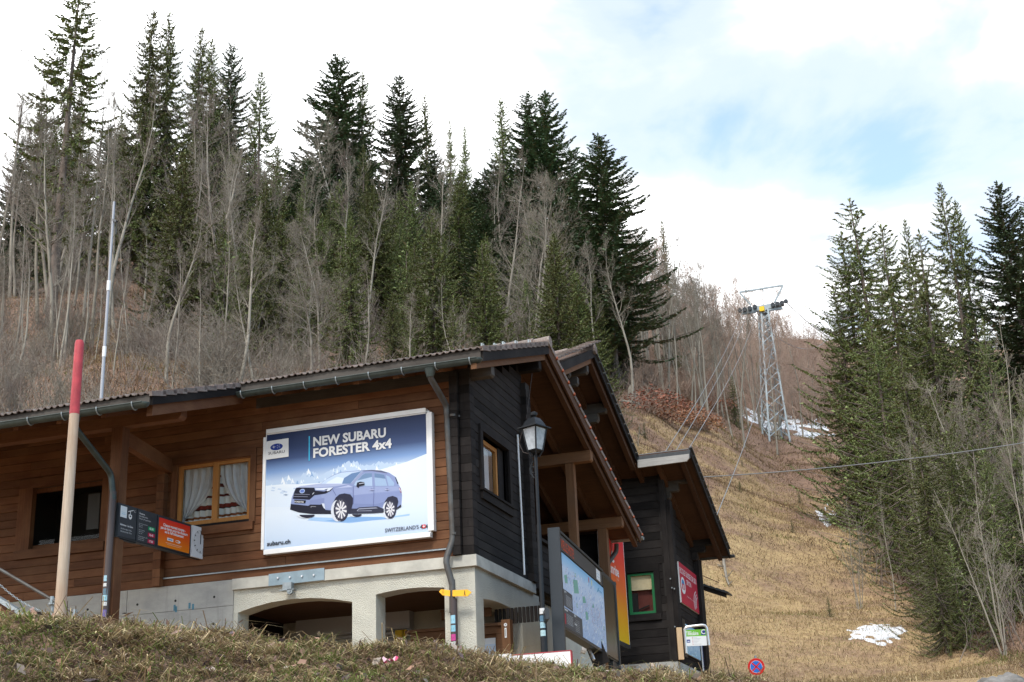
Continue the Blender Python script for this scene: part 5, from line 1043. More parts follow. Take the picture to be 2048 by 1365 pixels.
zp([(330,415),(480,395),(640,375),(980,380),(1080,385),(860,420),(560,440),(255,440)], (.42,.48,.70)); zp([(1160,430),(1880,420),(1900,480),(1500,520),(1160,560)], (.31,.37,.60)); zp([(640,560),(820,470),(1000,450),(1120,470),(1150,520),(1020,515),(900,560),(830,680),(810,790),(720,760),(690,660)], (.29,.35,.58))
zp([(1165,560),(1900,500),(1915,560),(1640,640),(1500,700),(1165,690)], (.235,.29,.52)); zp([(1165,690),(1500,700),(1640,660),(1640,740),(1130,770)], (.20,.25,.46)); zp([(480,640),(700,600),(700,690),(640,705),(450,720)], (.22,.27,.49)); zp([(860,455),(1080,400),(1150,430),(1000,440)], (.46,.52,.74)); zp([(640,380),(740,305),(860,240),(970,203),(1120,188),(1290,180),(1200,290),(1110,376),(980,380)], (.55,.68,.88)); zp([(1010,290),(1130,215),(1280,182),(1110,376),(980,378)], (.14,.24,.44)); zp([(760,345),(900,270),(1010,290),(970,375),(720,378)], (.72,.81,.93))
zp([(1120,370),(1280,185),(1320,170),(1300,215),(1160,385)], (.30,.35,.55))
GL = ((.16,.27,.47),(.55,.68,.86),(.5,.62,.82),(.2,.3,.5))
zp([(1165,400),(1190,350),(1300,235),(1340,212),(1450,208),(1457,414),(1215,416)], (.40,.53,.74)); zp([(1215,330),(1300,240),(1340,214),(1450,210),(1453,270)], (.17,.27,.45)); zp([(1485,210),(1640,233),(1692,412),(1500,414)], (.34,.47,.68)); zp([(1487,212),(1640,235),(1665,300),(1492,280)], (.15,.24,.41)); zp([(1668,243),(1722,265),(1805,370),(1792,412),(1712,412)], (.33,.46,.68))
zp([(1810,270),(1830,280),(1870,380),(1850,383)], (.03,.04,.07)); zp([(1300,172),(1450,160),(1600,170),(1695,206),(1690,214),(1450,178),(1320,182)], (.12,.13,.22))
zp([(250,448),(300,438),(540,440),(556,486),(700,500),(845,437),(800,492),(720,535),(545,560),(465,632),(205,617),(222,522)], (.012,.014,.03)); zp([(225,538),(470,545),(470,552),(225,546)], (.25,.27,.36)); zp([(215,575),(440,580),(440,587),(215,583)], (.25,.27,.36)); zp([(555,450),(840,437),(775,490),(742,497),(735,470),(690,478),(560,474)], (.72,.78,.9)); zp([(700,470),(760,455),(740,475)], (.05,.06,.1)); zp([(505,545),(535,515),(545,518),(515,548)], (.6,.65,.75)); S.ell(*S.px(*Zc([(352,495)])[0]), .05, .038, (.45,.55,.8), 14); S.ell(*S.px(*Zc([(352,495)])[0]), .038, .026, (.12,.2,.55), 14)
zp([(160,785),(172,697),(450,726),(482,706),(640,708),(660,690),(720,790),(810,800),(810,858),(500,856),(300,832)], (.014,.015,.03)); zp([(480,745),(500,730),(570,738),(570,745),(505,740),(490,755)], (.3,.3,.35)); zp([(655,690),(700,690),(715,780),(690,760)], (.65,.7,.8)); zp([(228,628),(412,642),(402,690),(230,682)], (.008,.008,.012))
ps = [S.px(*Zc([(232,672)])[0]), S.px(*Zc([(378,680)])[0])]; S.text('FORESTER', ps[0][0], ps[0][1], .028, (.75,.75,.78), width=ps[1][0]-ps[0][0], bold=.02, slope=(ps[1][1]-ps[0][1])/(ps[1][0]-ps[0][0]))
for (cx, cy, ra, rb, ia, ib), arch in (((965,790,118,185,90,142),[(815,800),(830,690),(880,595),(940,545),(1020,530),(1110,548),(1152,605),(1150,690),(1110,850),(850,860)]),((1742,782,92,148,68,116),[(1635,810),(1650,665),(1700,592),(1780,570),(1850,598),(1867,660),(1840,770),(1800,835),(1640,835)])):
    zp(arch, (.022,.024,.05)); zp([(cx-ra*.5+ra*.86*math.cos(t), cy+14+rb*.92*math.sin(t)) for t in np.linspace(0, 6.28, 22)[:-1]], (.66,.70,.78)); zp([(cx+ra*math.cos(t), cy+rb*math.sin(t)) for t in np.linspace(0, 6.28, 26)[:-1]], (.03,.032,.06)); zp([(cx+ia*math.cos(t), cy+ib*math.sin(t)) for t in np.linspace(0, 6.28, 26)[:-1]], (.10,.10,.15)); S.k += 1
    for q in range(10): a = q*.6283+.2; S.ppoly([(560+(cx+ia*f*math.cos(a+d_))/7.877, 920+(cy+ib*f*math.sin(a+d_))/7.877) for f, d_ in ((.15,-.5),(.98,-.13),(.98,.12),(.15,.5))], (.74,.74,.78), layer=False)
    for q in range(40): a = r_.uniform(1.6, 4.9); f = r_.uniform(.82, 1.1); x, y = cx-8+ra*f*math.cos(a), cy+rb*f*math.sin(a); zp([(x, y), (x+9, y+3), (x+4, y+11)], (.82,.84,.88)) if q % 2 else None
for cx, cy, ra, rb in ((430,868,120,50),(1215,860,75,42)): zp([(cx-40+ra*math.cos(t), cy+rb*math.sin(t)) for t in np.linspace(0, 3.14, 12)], (.72,.78,.86)); zp([(cx+ra*math.cos(t), cy+rb*math.sin(t)) for t in np.linspace(0, 3.14, 12)], (.02,.02,.04))
zp([(1095,852),(1130,772),(1215,770),(1250,752),(1540,735),(1640,775),(1640,832),(1450,845)], (.03,.033,.06)); zp([(1215,800),(1250,768),(1520,752),(1545,768),(1250,785),(1230,805),(1450,800),(1450,810),(1220,812)], (.3,.32,.42)); zp([(1220,362),(1270,346),(1332,355),(1338,400),(1250,420),(1242,445),(1205,420)], (.015,.016,.03)); zp([(1248,376),(1332,362),(1334,372),(1250,386)], (.5,.53,.62)); zp([(1875,440),(1900,446),(1921,522),(1906,524)], (.28,.06,.12)); zp([(1880,450),(1893,452),(1908,500),(1900,500)], (.75,.7,.78))
for L in ([(1157,420),(1163,420),(1163,700),(1157,700)], [(1482,415),(1487,415),(1477,735),(1472,735)], [(830,470),(836,466),(890,560),(884,566)]): zp(L, (.12,.14,.33))
for cx, cy in ((1452,476),(1692,470)): zp([(cx-32, cy-8), (cx, cy-22), (cx+32, cy-6), (cx, cy+18)], (.14,.16,.33)); zp([(cx-34, cy-6), (cx+34, cy-8), (cx+34, cy+3), (cx-34, cy+5)], (.5,.55,.8))
zp([(1912,705),(1915,740),(1830,790),(1828,770)], (.02,.02,.04))
pq = S.px(531+0.2, 884); q2_ = S.px(577.5, 919); S.poly([S.px(531.3, 884.2), S.px(577.8, 877), S.px(577.8, 914), S.px(531.3, 920.5)], WHT)
e0 = S.px(553.8, 894.6); S.ell(e0[0], e0[1], .12, .06, (.02,.05,.28)); S.k += 1
for du, dv, s_ in ((-.052,.004,.038),(.018,.022,.016),(.055,.03,.012),(.02,-.02,.014),(.06,-.008,.016),(.035,.002,.01)): S.poly([(e0[0]+du+s_*f*math.cos(a), e0[1]+dv+s_*f*.75*math.sin(a)) for a, f in zip(np.arange(8)*math.pi/4, (1.2, .22)*4)], WHT, layer=False)
a0, a1 = S.px(537.3, 910.5), S.px(570, 905.8); S.text('SUBARU', a0[0], a0[1], .05, (.05,.055,.075), width=a1[0]-a0[0], bold=.015)
S.poly([S.px(618, 873.5), S.px(620.6, 873), S.px(620.2, 922), S.px(617.8, 922.5)], (.06,.48,.80))
a0, a1 = S.px(627, 893), S.px(772.5, 876); S.text('NEW SUBARU', a0[0], a0[1], .158, WHT, width=a1[0]-a0[0], bold=.035); a0, a1 = S.px(627, 916), S.px(784, 898.5); S.text('FORESTER 4x4', a0[0], a0[1], .158, WHT, width=a1[0]-a0[0], bold=.035)
a0, a1 = S.px(534.5, 1092.5), S.px(581.5, 1085); S.text('subaru.ch', a0[0], a0[1]+.0, .072, (.03,.035,.05), width=a1[0]-a0[0], bold=.03)
a0, a1 = S.px(770.5, 1066.5), S.px(838, 1058.5); S.text("SWITZERLAND'S", a0[0], a0[1]+.008, .065, (.07,.08,.12), width=a1[0]-a0[0], bold=.012); a0, a1 = S.px(840.5, 1058), S.px(856.3, 1055.6); S.text('4', a0[0], a0[1], .062, (.06,.06,.08), bold=.03); S.text('4', a1[0], a1[1]-.006, .062, (.06,.06,.08), bold=.03, align='R'); m_ = ((a0[0]+a1[0])/2, (a0[1]+a1[1])/2+.028); S.rect(m_[0]-.03, m_[1]-.03, m_[0]+.03, m_[1]+.03, (.6,.03,.05)); S.rect(m_[0]-.02, m_[1]-.006, m_[0]+.02, m_[1]+.006, WHT); S.rect(m_[0]-.006, m_[1]-.02, m_[0]+.006, m_[1]+.02, WHT)
S.build('printed_poster', bb)
# ================================================================ SIGNS AND STREET FURNITURE
# ---- departure sign with clock, fixed between porch post and wall
A = np.array([-5.16, -2.30]); Bv = np.array([-4.99, -0.10]); d2 = (Bv-A)/np.linalg.norm(Bv-A); nn = np.array([d2[1], -d2[0], 0]); dirv = np.array([d2[0], d2[1], 0]); P0 = np.array([A[0], A[1], 0])
ts = PP(241, 1001, P0, nn); te = PP(416, 1064, P0, nn); bs_, be = PP(234, 1071, P0, nn), PP(413, 1124, P0, nn)
zt_, zb_ = (ts[2]+te[2])/2, (bs_[2]+be[2])/2
isg = thing('departure_sign', 'slim dark information sign with orange poster and white clock beside the curtained window', 'sign', (A[0], A[1], zb_))
uu = lambda px, py: (PP(px, py, P0, nn)-P0)@dirv
cuts = [uu(236, 1036), uu(273, 1045), uu(313, 1065), uu(382, 1080), uu(415, 1095)]
TH = .11
def slab(u0, u1, z0, z1, d0, d1): return MB().obox(P0+dirv*u0+np.array([0, 0, z0])-nn*d1, dirv*(u1-u0), nn*(d1-d0), np.array([0, 0, z1-z0]))
obj('cabinet', slab(cuts[0], cuts[4], zb_, zt_, .012, TH), M['anthracite'], isg)
Bz = lambda u: None
for nm, i in (('destination_panel', 0), ('timetable_panel', 1)):
    a, b_ = cuts[i]+.015, cuts[i+1]-.012; pnl = obj(nm, slab(a, b_, zb_+.02, zt_-.015, 0, .012), M['anthracite'], isg); S = Sheet(P0, dirv, (0, 0, 1)); w_ = b_-a; h_ = zt_-zb_; y = lambda f: zb_+h_*f
    if i == 0:
        S.rect(a+.08*w_, y(.60), a+.45*w_, y(.93), (.72,.78,.82)); S.text('~', a+.14*w_, y(.72), .04, (.2,.5,.68), width=.22*w_); S.rect(a+.15*w_, y(.69), a+.38*w_, y(.71), (.35,.6,.75))
        S.poly([(a+.52*w_, y(.80)), (a+.82*w_, y(.88)), (a+.82*w_, y(.90)), (a+.52*w_, y(.825))], WHT); S.rect(a+.63*w_, y(.74), a+.66*w_, y(.84), WHT, False); S.poly([(a+.56*w_, y(.74)), (a+.74*w_, y(.74)), (a+.75*w_, y(.66)), (a+.69*w_, y(.60)), (a+.61*w_, y(.60)), (a+.55*w_, y(.66))], WHT, False); S.rect(a+.61*w_, y(.665), a+.69*w_, y(.715), (.035,.04,.05)); S.text('C', a+.86*w_, y(.84), .035, WHT)
        S.text('Barboleuse - Les Chaux', a+.12*w_, y(.36), .03, WHT, width=.72*w_, bold=.02); S.text('Altitude de départ 1218 m', a+.14*w_, y(.25), .024, (.6,.62,.64), width=.64*w_); S.text("Altitude d'arrivée 1776 m", a+.14*w_, y(.17), .024, (.6,.62,.64), width=.64*w_)
    else:
        for k, tx in enumerate(('Horaires', 'Betriebszeiten', 'Hours of operation')): S.text(tx, a+.1*w_, y(.84-.075*k), .028, WHT if k == 0 else (.6,.62,.64), bold=.02 if k == 0 else 0)
        for k, (tx, c, l3) in enumerate((('8.30',(.0,.32,.12),('En service à partir de','Betrieb ab','Open from')),('16.45',(.45,.01,.06),('Dernière montée','Letzte Fahrt','Last ride')),('17.00',(.45,.01,.06),('Dernière descente en cabine','Letzte Talfahrt','Last ride down')))):
            yy = .50-.19*k; S.rect(a+.58*w_, y(yy-.06), a+.93*w_, y(yy+.05), c); S.text(tx, a+.755*w_, y(yy-.035), .036, WHT, width=.2*w_, bold=.02, align='C')
            for q, l in enumerate(l3): S.text(l, a+.1*w_, y(yy+.055-.05*q), .016, (.6,.62,.64), width=min(.46, .02*len(l))*w_)
    S.build('lettering', pnl)
a, b_ = cuts[2]+.015, cuts[3]-.012; pnl = obj('orange_poster', slab(a, b_, zb_+.02, zt_-.015, 0, .012), M['anthracite'], isg); S = Sheet(P0, dirv, (0, 0, 1)); w_ = b_-a; y = lambda f: zb_+h_*f
S.grad(a+.04*w_, y(.07), a+.97*w_, y(.92), [(0,(.80,.22,.01)),(.5,(.76,.10,.012)),(1,(.70,.028,.02))])
for k, tx in enumerate(('Chaque moment compte -', 'pas de temps pour les douleurs', 'ou le refroidissement')): S.text(tx, a+.5*w_, y(.70-.10*k), .048, WHT, width=(.66,.80,.56)[k]*w_, bold=.03, align='C')
S.rect(a+.30*w_, y(.29), a+.48*w_, y(.38), WHT); S.rect(a+.33*w_, y(.32), a+.45*w_, y(.35), (.06,.2,.5)); S.ell(a+.62*w_, y(.335), .075*w_, .045*h_, WHT, layer=False); S.ell(a+.60*w_, y(.335), .05*w_, .025*h_, (.8,.2,.02)); S.rect(a+.26*w_, y(.21), a+.74*w_, y(.222), (.8,.6,.45)); S.rect(a+.30*w_, y(.165), a+.70*w_, y(.175), (.8,.55,.4)); S.build('lettering', pnl)
a, b_ = cuts[3]+.01, cuts[4]-.005; ck = obj('clock', slab(a, b_, zb_+.0, zt_-.01, -.02, .02), plain('clock_white', (.66,.66,.68), .4), isg); S = Sheet(P0+nn*.021, dirv, (0, 0, 1)); cu, cv = (a+b_)/2, y(.52); rr = min(w_, b_-a)*.43
S.ell(cu, cv, rr, rr, (.70,.70,.72), 32); S.k += 1
for k in range(60):
    an = k*math.pi/30; L = .2 if k % 5 == 0 else .06; wd2 = .045 if k % 5 == 0 else .012; ca, sa = math.cos(an), math.sin(an); S.poly([(cu+rr*(f*sa+s_*wd2*ca), cv+rr*(f*ca-s_*wd2*sa)) for f, s_ in ((.97-L, -1), (.97, -1), (.97, 1), (.97-L, 1))], (.01,.01,.012), layer=False)
S.k += 1; S.rect(cu-.06*rr, cv-.2*rr, cu+.06*rr, cv+.62*rr, (.01,.01,.012)); S.poly([(cu-.05*rr, cv-.2*rr), (cu+.05*rr, cv-.2*rr), (cu+.06*rr, cv+.9*rr), (cu-.02*rr, cv+.9*rr)], (.01,.01,.012), False); S.build('dial', ck)
obj('bracket', MB().obox(P0+dirv*.05+np.array([0, 0, zb_-.02])-nn*.09, dirv*.5, nn*.06, (0, 0, .02)), M['black'], isg)
# ---- red topped pole
q = PP(120, 1225, (-2.4, -7.5, 0), (0, 1, 0)); zb0 = float(terr(q[0], q[1])[0]); zt0 = ZV(q[0], q[1], 682); zr0 = ZV(q[0], q[1], 829)
pl = thing('marker_pole', 'peeled wooden pole with its top third painted red in front of the porch', 'pole', (q[0], q[1], zb0))
obj('shaft', MB().tube([q*[1,1,0]+(0, 0, z) for z in np.linspace(zb0-.2, zr0, 6)], list(np.linspace(.068, .0565, 6)), 14), M['pole'], pl, smooth=True); obj('painted_top', MB().tube([q*[1,1,0]+(0, 0, z) for z in (zr0, (zr0+zt0)/2, zt0-.03, zt0)], [.0575, .0555, .054, .045], 14), M['redpaint'], pl, smooth=True)
# ---- pale telescopic mast behind the roof
q = PD(203, 790, 42); zb0 = float(terr(q[0], q[1])[0]); zt0 = ZV(q[0], q[1], 404); z1_, z2_ = ZV(q[0], q[1], 707), ZV(q[0], q[1], 575)
ms = thing('mast', 'pale telescopic mast with a small camera arm rising behind the left roof', 'mast', (q[0], q[1], zb0)); mm_ = plain('pale_mast', (.31,.32,.35), .4, .2)
for a, b_, r_a in ((zb0-.3, z1_, .054), (z1_, z2_, .047), (z2_, zt0, .039)): obj('tube_section', MB().tube([q*[1,1,0]+(0, 0, a), q*[1,1,0]+(0, 0, b_)], [r_a, r_a*.97], 12), mm_, ms, smooth=True)
for z in (z1_, z2_): obj('collar', MB().tube([q*[1,1,0]+(0, 0, z-.12), q*[1,1,0]+(0, 0, z+.22)], (.062), 12), M['white'], ms, smooth=True)
zc = ZV(q[0], q[1], 440); obj('camera_arm', MB().bar(q*[1,1,0]+(0, 0, zc), q*[1,1,0]+(.22, -.1, zc-.14), .07, .06).bar(q*[1,1,0]+(.2, -.1, zc-.13), q*[1,1,0]+(.23, -.1, zc-.55), .012, .012).bar(q*[1,1,0]+(.1, -.1, zc-.13), q*[1,1,0]+(.23, -.1, zc-.6), .012, .012), M['anthracite'], ms)
# ---- stair rails and chain at the lower left
hr = thing('handrail', 'grey pipe handrail running down to the right under the porch', 'handrail', PD(60, 1180, 18.6)); pA, pB = PP(-60, 1104, (0, -3.2, 0), (0, 1, 0)), PP(190, 1250, (0, -3.2, 0), (0, 1, 0)); obj('rail', MB().tube([pA, pB, pB+(.3, 0, -.2)], .024, 8), M['pipe'], hr, smooth=True)
for px, py in ((104,1200),(150,1226)): p = PP(px, py, (0, -3.2, 0), (0, 1, 0)); obj('rail_clamp', MB().tube([p+(0, 0, -.07), p+(0, 0, .05)], .03, 8).tube([p+(-.05, .02, -.06), p+(.05, .02, -.06)], .03, 8), M['steel'], hr); obj('rail_foot', MB().tube([p+(0, .02, -.07), p+(0, .05, -1.2)], .018, 6), M['steel'], hr)
P3 = (0, -4.2, 0); rp_ = thing('ramp_edge', 'brown timber ramp cheek with a galvanised edge in the lower left corner', 'ramp', PP(30, 1225, P3, (0, 1, 0))); a, b_ = PP(-70, 1155, P3, (0, 1, 0)), PP(72, 1245, P3, (0, 1, 0)); obj('steel_edge', MB().bar(a, b_, .12, .06), M['steel'], rp_); obj('cheek_board', MB().bar(a+(0, .02, -.24), b_+(0, .02, -.24), .05, .4), M['brown_x'], rp_)
a, b_ = PP(-40, 1128, P3, (0, 1, 0)), PP(108, 1232, P3, (0, 1, 0)); cht = thing('chain', 'thin steel chain sagging beside the ramp at lower left', 'chain', a); lk = MB().tube([(.022*math.cos(t), 0, .012*math.sin(t)) for t in np.linspace(0, 6.283, 9)], .004, 4, cap=False).mesh('chain_link'); lk.materials.append(M['steel']); n_ = 40
its = []
for i in range(n_): f = (i+.5)/n_; p = a+(b_-a)*f-np.array([0, 0, .12*math.sin(f*math.pi)]); its.append((p, (1, 1, 1), ((math.pi/2)*(i % 2), math.atan2(-(b_-a)[2], (b_-a)[0])+.0, 0)))
copies('chain_link', lk, None, cht, its)
# ---- old style street lamp
q = PP(1087, 1260, (1.15, -.2, 0), (0, 1, 0)); lx, ly = q[0], q[1]; zb0 = float(terr(lx, ly)[0]); L = lambda py: ZV(lx, ly, py)
lp = thing('street_lamp', 'black old style street lamp with a four sided lantern before the gable', 'street lamp', (lx, ly, zb0)); c0 = np.array([lx, ly, 0.0]); zl0, zl1, zl2, zl3 = L(906), L(862), L(850), L(829)
obj('post', MB().tube([c0+(0, 0, zb0-.1), c0+(0, 0, L(1235))], .055, 12).tube([c0+(0, 0, L(1235)), c0+(0, 0, L(1050))], .038, 12).tube([c0+(0, 0, L(1050)), c0+(0, 0, L(912))], .029, 12), M['black'], lp, smooth=True)
an = math.radians(-22); ca, sa = math.cos(an), math.sin(an)
def sq(w_, z): w_ = w_*.72; return [c0+np.array([ca*x-sa*y_, sa*x+ca*y_, z]) for x, y_ in ((-w_,-w_),(w_,-w_),(w_,w_),(-w_,w_))]
zg0, zg1 = L(900), L(860)
lan = MB()
def frus(mb, r0, r1): mb._add(r0+r1, [(3,2,1,0),(4,5,6,7),(0,1,5,4),(1,2,6,5),(2,3,7,6),(3,0,4,7)])
frus(lan, sq(.27, zg1+.02), sq(.27, zg1+.035)); frus(lan, sq(.205, zg1+.035), sq(.15, zg1+.13)); frus(lan, sq(.15, zg1+.13), sq(.10, zg1+.19)); frus(lan, sq(.07, zg0-.05), sq(.125, zg0-.015))
lan.tube([c0+(0, 0, zg1+.19), c0+(0, 0, zg1+.21), c0+(0, 0, zg1+.24), c0+(0, 0, zg1+.28), c0+(0, 0, zg1+.30)], [.04, .03, .06, .065, .025], 14)
b0, t0 = sq(.12, zg0-.015), sq(.195, zg1+.02)
for i in range(4): lan.tube([b0[i], t0[i]], .013, 6); lan.tube([b0[i], b0[(i+1) % 4]], .012, 6); lan.tube([t0[i], t0[(i+1) % 4]], .012, 6); lan.tube([b0[i], c0+(b0[i]-c0)*[.5,.5,1]+(0, 0, -.10), c0+(0, 0, L(912))], .014, 6)
obj('lantern', lan, M['black'], lp)
b1, t1 = sq(.115, zg0-.01), sq(.19, zg1+.018)
for i in range(4): obj('pane', MB().face([b1[i], b1[(i+1) % 4], t1[(i+1) % 4], t1[i]]), M['frost'], lp)
b1, t1 = sq(.062, zg0-.09), sq(.105, zg0-.03)
sc_ = MB()
for k in range(2): sc_.tube([c0+np.array([-.03-.07*math.sin(t)*(1-.15*k), -.01, zg0-.18-.14*k*0-.30*(t/3.14)+.0]) for t in np.linspace(0, 3.0, 12)], .012-.002*k, 6)
sc_.tube([c0+np.array([-.05+.035*math.cos(t), -.01, zg0-.33+.05*math.sin(t)]) for t in np.linspace(0, 5.5, 14)], .009, 6); obj('scroll_bracket', sc_, M['black'], lp)
for py, c in ((1224,(.65,.65,.65)),(1239,(.10,.2,.3)),(1252,(.35,.55,.65)),(1268,(.40,.58,.62))): sticker(lp, lx, ly, L(py)-.04, (.0565), .09, .09, c, .05)
obj('lamp_wire', MB().tube([c0+(-.2, -.02, zg1), c0+(-.26, -.03, zg1-.2), c0+(-.2, -.02, zg0-.02), c0+(-.05, 0, zg0-.08)], .006, 5), M['cable'], lp)
# ---- piste map board
bd = math.radians(-4.5); dv = np.array([math.sin(bd), math.cos(bd), 0]); bn = np.array([dv[1], -dv[0], 0]); PB = PD(1130, 1180, 21.8); 
def U(px, py): return (PP(px, py, PB, bn)-PB)@dv
def Zb(px, py): return PP(px, py, PB, bn)[2]
u0, u1, u2 = U(1121, 1150), U(1206, 1200), U(1234, 1250); zt_ = Zb(1121.7, 1061.4); zb_ = Zb(1134, 1262); gb0 = float(terr(PB[0], PB[1])[0])
mbd = thing('piste_map_board', 'dark framed piste map board on steel posts with an orange dot display', 'map board', (PB[0], PB[1], gb0)); TB = .17
def slb(ua, ub, z0, z1, d0, d1): return MB().obox(PB*[1,1,0]+dv*ua+np.array([0, 0, z0])-bn*d1, dv*(ub-ua), bn*(d1-d0), (0, 0, z1-z0))
obj('cabinet', slb(u0+.06, u2, zb_, zt_-.015, .02, .16), M['anthracite'], mbd); obj('post', slb(u0-.02, u0+.055, gb0-.2, zt_+.01, -.02, TB), M['anthracite'], mbd); obj('post', slb(u2+.002, u2+.06, gb0-.2, zt_-.03, -.02, .2), M['anthracite'], mbd); obj('lower_panel', slb(u2-.55, u2, zb_-.6, zb_-.01, .03, .12), M['anthracite'], mbd)
ub = U(1208, 1200); obj('black_screen', slb(ub+.01, u2-.0, zb_+.03, zt_-.12, 0, .02), M['blackglass'], mbd); obj('frame', slb(u0+.06, ub, zt_-.06, zt_-.02, -.015, .02), M['anthracite'], mbd); obj('frame', slb(u0+.06, ub, zb_+.0, zb_+.05, -.015, .02), M['anthracite'], mbd)
zh = Zb(1125, 1106); hd = obj('dot_display', slb(u0+.12, ub-.03, zh+.03, zt_-.08, .002, .02), plain('display_glass', (.05,.05,.05), .5, var=.3, vscale=60), mbd); S = Sheet(PB*[1,1,0], dv, (0, 0, 1)); wdt = ub-u0
S.text('VIELLE PISTE!', u0+.15, zh+.06, zt_-zh-.19, (.75,.09,.02), width=.27*wdt, bold=.0); S.build('lettering', hd); S = Sheet(PB*[1,1,0], dv, (0, 0, 1)); S.rect(ub-.17*wdt, zh+.06, ub-.07*wdt, zt_-.10, WHT); S.rect(ub-.15*wdt, zh+.12, ub-.09*wdt, zh+.13, (.2,.4,.6)); S.rect(ub-.15*wdt, zh+.17, ub-.09*wdt, zh+.185, (.4,.6,.7)); S.build('white_notice', hd)
mp_ = obj('map_panel', slb(u0+.085, ub-.01, zb_+.055, zh, .004, .02), M['white'], mbd); S = Sheet(PB*[1,1,0], dv, (0, 0, 1)); ma, mb2, mz0, mz1 = u0+.09, ub-.012, zb_+.06, zh-.005; mw, mh = mb2-ma, mz1-mz0
S.grad(ma, mz0, mb2, mz1, [(0,(.42,.55,.78)),(.55,(.55,.66,.84)),(.8,(.58,.70,.88)),(.9,(.38,.62,.86)),(1,(.25,.52,.80))]); R_ = random.Random(8); mk = lambda f, g_: (ma+mw*f, mz0+mh*g_)
S.k += 1
for k in range(420):
    f, g_ = R_.random(), R_.random()*.86; s_ = R_.uniform(.008, .035); c = R_.choice([(.66,.75,.88),(.72,.79,.9),(.36,.5,.76),(.30,.44,.70),(.6,.68,.82),(.78,.82,.9),(.45,.5,.66)]); an_ = R_.uniform(-.5, .9)
    S.poly([mk(max(0,f-s_*.5), g_), mk(min(1,f+s_*.3), min(1,g_+s_*1.6)), mk(min(1,f+s_*.6), min(1,g_+s_*1.2+an_*.02)), mk(f, max(0,g_-.006))], c, layer=k % 70 == 0)
for pts in ([(.25,.55),(.36,.60),(.34,.78),(.24,.74)],[(.06,.60),(.12,.62),(.11,.74),(.05,.70)],[(.44,.50),(.52,.54),(.5,.62),(.44,.6)],[(.50,.28),(.56,.32),(.54,.42),(.49,.4)],[(.66,.54),(.72,.56),(.70,.62)]): S.poly([mk(*q_) for q_ in pts], (.22,.46,.38))
S.k += 1
for k in range(120): f, g_ = min(.97, max(.03, R_.gauss(.68, .18))), min(.8, max(.05, R_.gauss(.32, .14))); u_, v_ = mk(f, g_); s_ = R_.uniform(.006, .011); S.rect(u_-s_, v_-s_, u_+s_, v_+s_, R_.choice([(.5,.03,.05),(.05,.12,.45),(.02,.02,.03),(.75,.76,.78),(.03,.3,.15)]), layer=False)
for k in range(26): f, g_ = R_.uniform(.03, .4), R_.uniform(.6, .85); u_, v_ = mk(f, g_); S.rect(u_-.008, v_-.008, u_+.008, v_+.008, R_.choice([(.5,.03,.05),(.05,.12,.45)]), layer=False)
for k in range(14):                                                   # marked runs
    f, g_ = R_.uniform(.4, .9), R_.uniform(.45, .75); P_ = []
    for q in range(7): P_.append(mk(f, g_)); f = min(.98, max(.02, f+R_.uniform(-.05, .04))); g_ = max(.03, g_-R_.uniform(.02, .06))
    for (x1_, y1_), (x2_, y2_) in zip(P_[:-1], P_[1:]): S.poly([(x1_-.004, y1_), (x1_+.004, y1_), (x2_+.004, y2_), (x2_-.004, y2_)], ((.05,.15,.5),(.55,.06,.08))[k % 2], layer=False)
for f, g_, c in ((.62,.93,(.55,.03,.04)),(.69,.92,(.75,.7,.3))): u_, v_ = mk(f, g_); S.ell(u_, v_, .035, .055, c)
S.text('Gryon', *mk(.84, .88), .05, (.05,.3,.55), width=.11*mw); S.poly([mk(.82,.86), mk(.88,.95), mk(.885,.94), mk(.83,.85)], (.05,.3,.55))
for f, g_ in ((.3,.83),(.3,.40),(.87,.12),(.95,.35)): u_, v_ = mk(f, g_); S.rect(u_-.05, v_-.03, u_+.05, v_+.03, (.02,.35,.18)); S.rect(u_-.042, v_-.022, u_+.042, v_+.022, (.6,.68,.72))
S.poly([mk(0,.27), mk(.2,.27), mk(.2,.50), mk(0,.50)], (.085,.09,.10)); S.poly([mk(0,0), mk(.40,0), mk(.40,.25), mk(0,.25)], (.085,.09,.10)); S.text('Légende', *mk(.03,.465), .035, WHT)
for k in range(8): S.rect(*mk(.06,.43-.019*k), *mk(.18,.435-.019*k), (.5,.52,.54), layer=k == 0)
S.text('Remontées', *mk(.02,.215), .04, WHT, bold=.02); S.text('Skilifte', *mk(.22,.215), .04, WHT, bold=.02); S.rect(*mk(.015,.03), *mk(.04,.17), (.4,.03,.05))
for k in range(7): S.rect(*mk(.06,.175-.02*k), *mk(.19,.18-.02*k), (.5,.52,.54), layer=False); S.rect(*mk(.24,.175-.025*k), *mk(.33,.18-.025*k), (.4,.42,.44), layer=False)
S.text('Domaine', *mk(.22,.10), .038, WHT, bold=.02); S.build('printed_map', mp_)
pb_ = PP(1096, 1227, PB, bn); obj('side_bracket', MB().obox(PP(1108, 1216, PB, bn)-bn*.14, c0*[1,1,0]+(0,0,0)-(PP(1108, 1216, PB, bn)-bn*.14)*[1,1,0], bn*.06, (0, 0, -.16)), M['anthracite'], mbd)
bx_ = thing('metal_strut', 'leaning pale strut and dark equipment under the piste map board', 'strut', PD(1180, 1300, 24)); a, b_ = PD(1160, 1255, 24.5), PD(1188, 1320, 24.2); obj('pole', MB().tube([a, b_], .025, 8), M['alu'], bx_); obj('dark_plank', MB().bar(PD(1176, 1262, 24.8), PD(1204, 1330, 24.8), .05, .3), M['dark_z'], bx_); obj('joint', MB().tube([PD(1163, 1300, 24.4), PD(1172, 1303, 24.4)], .06, 8), M['white'], bx_)
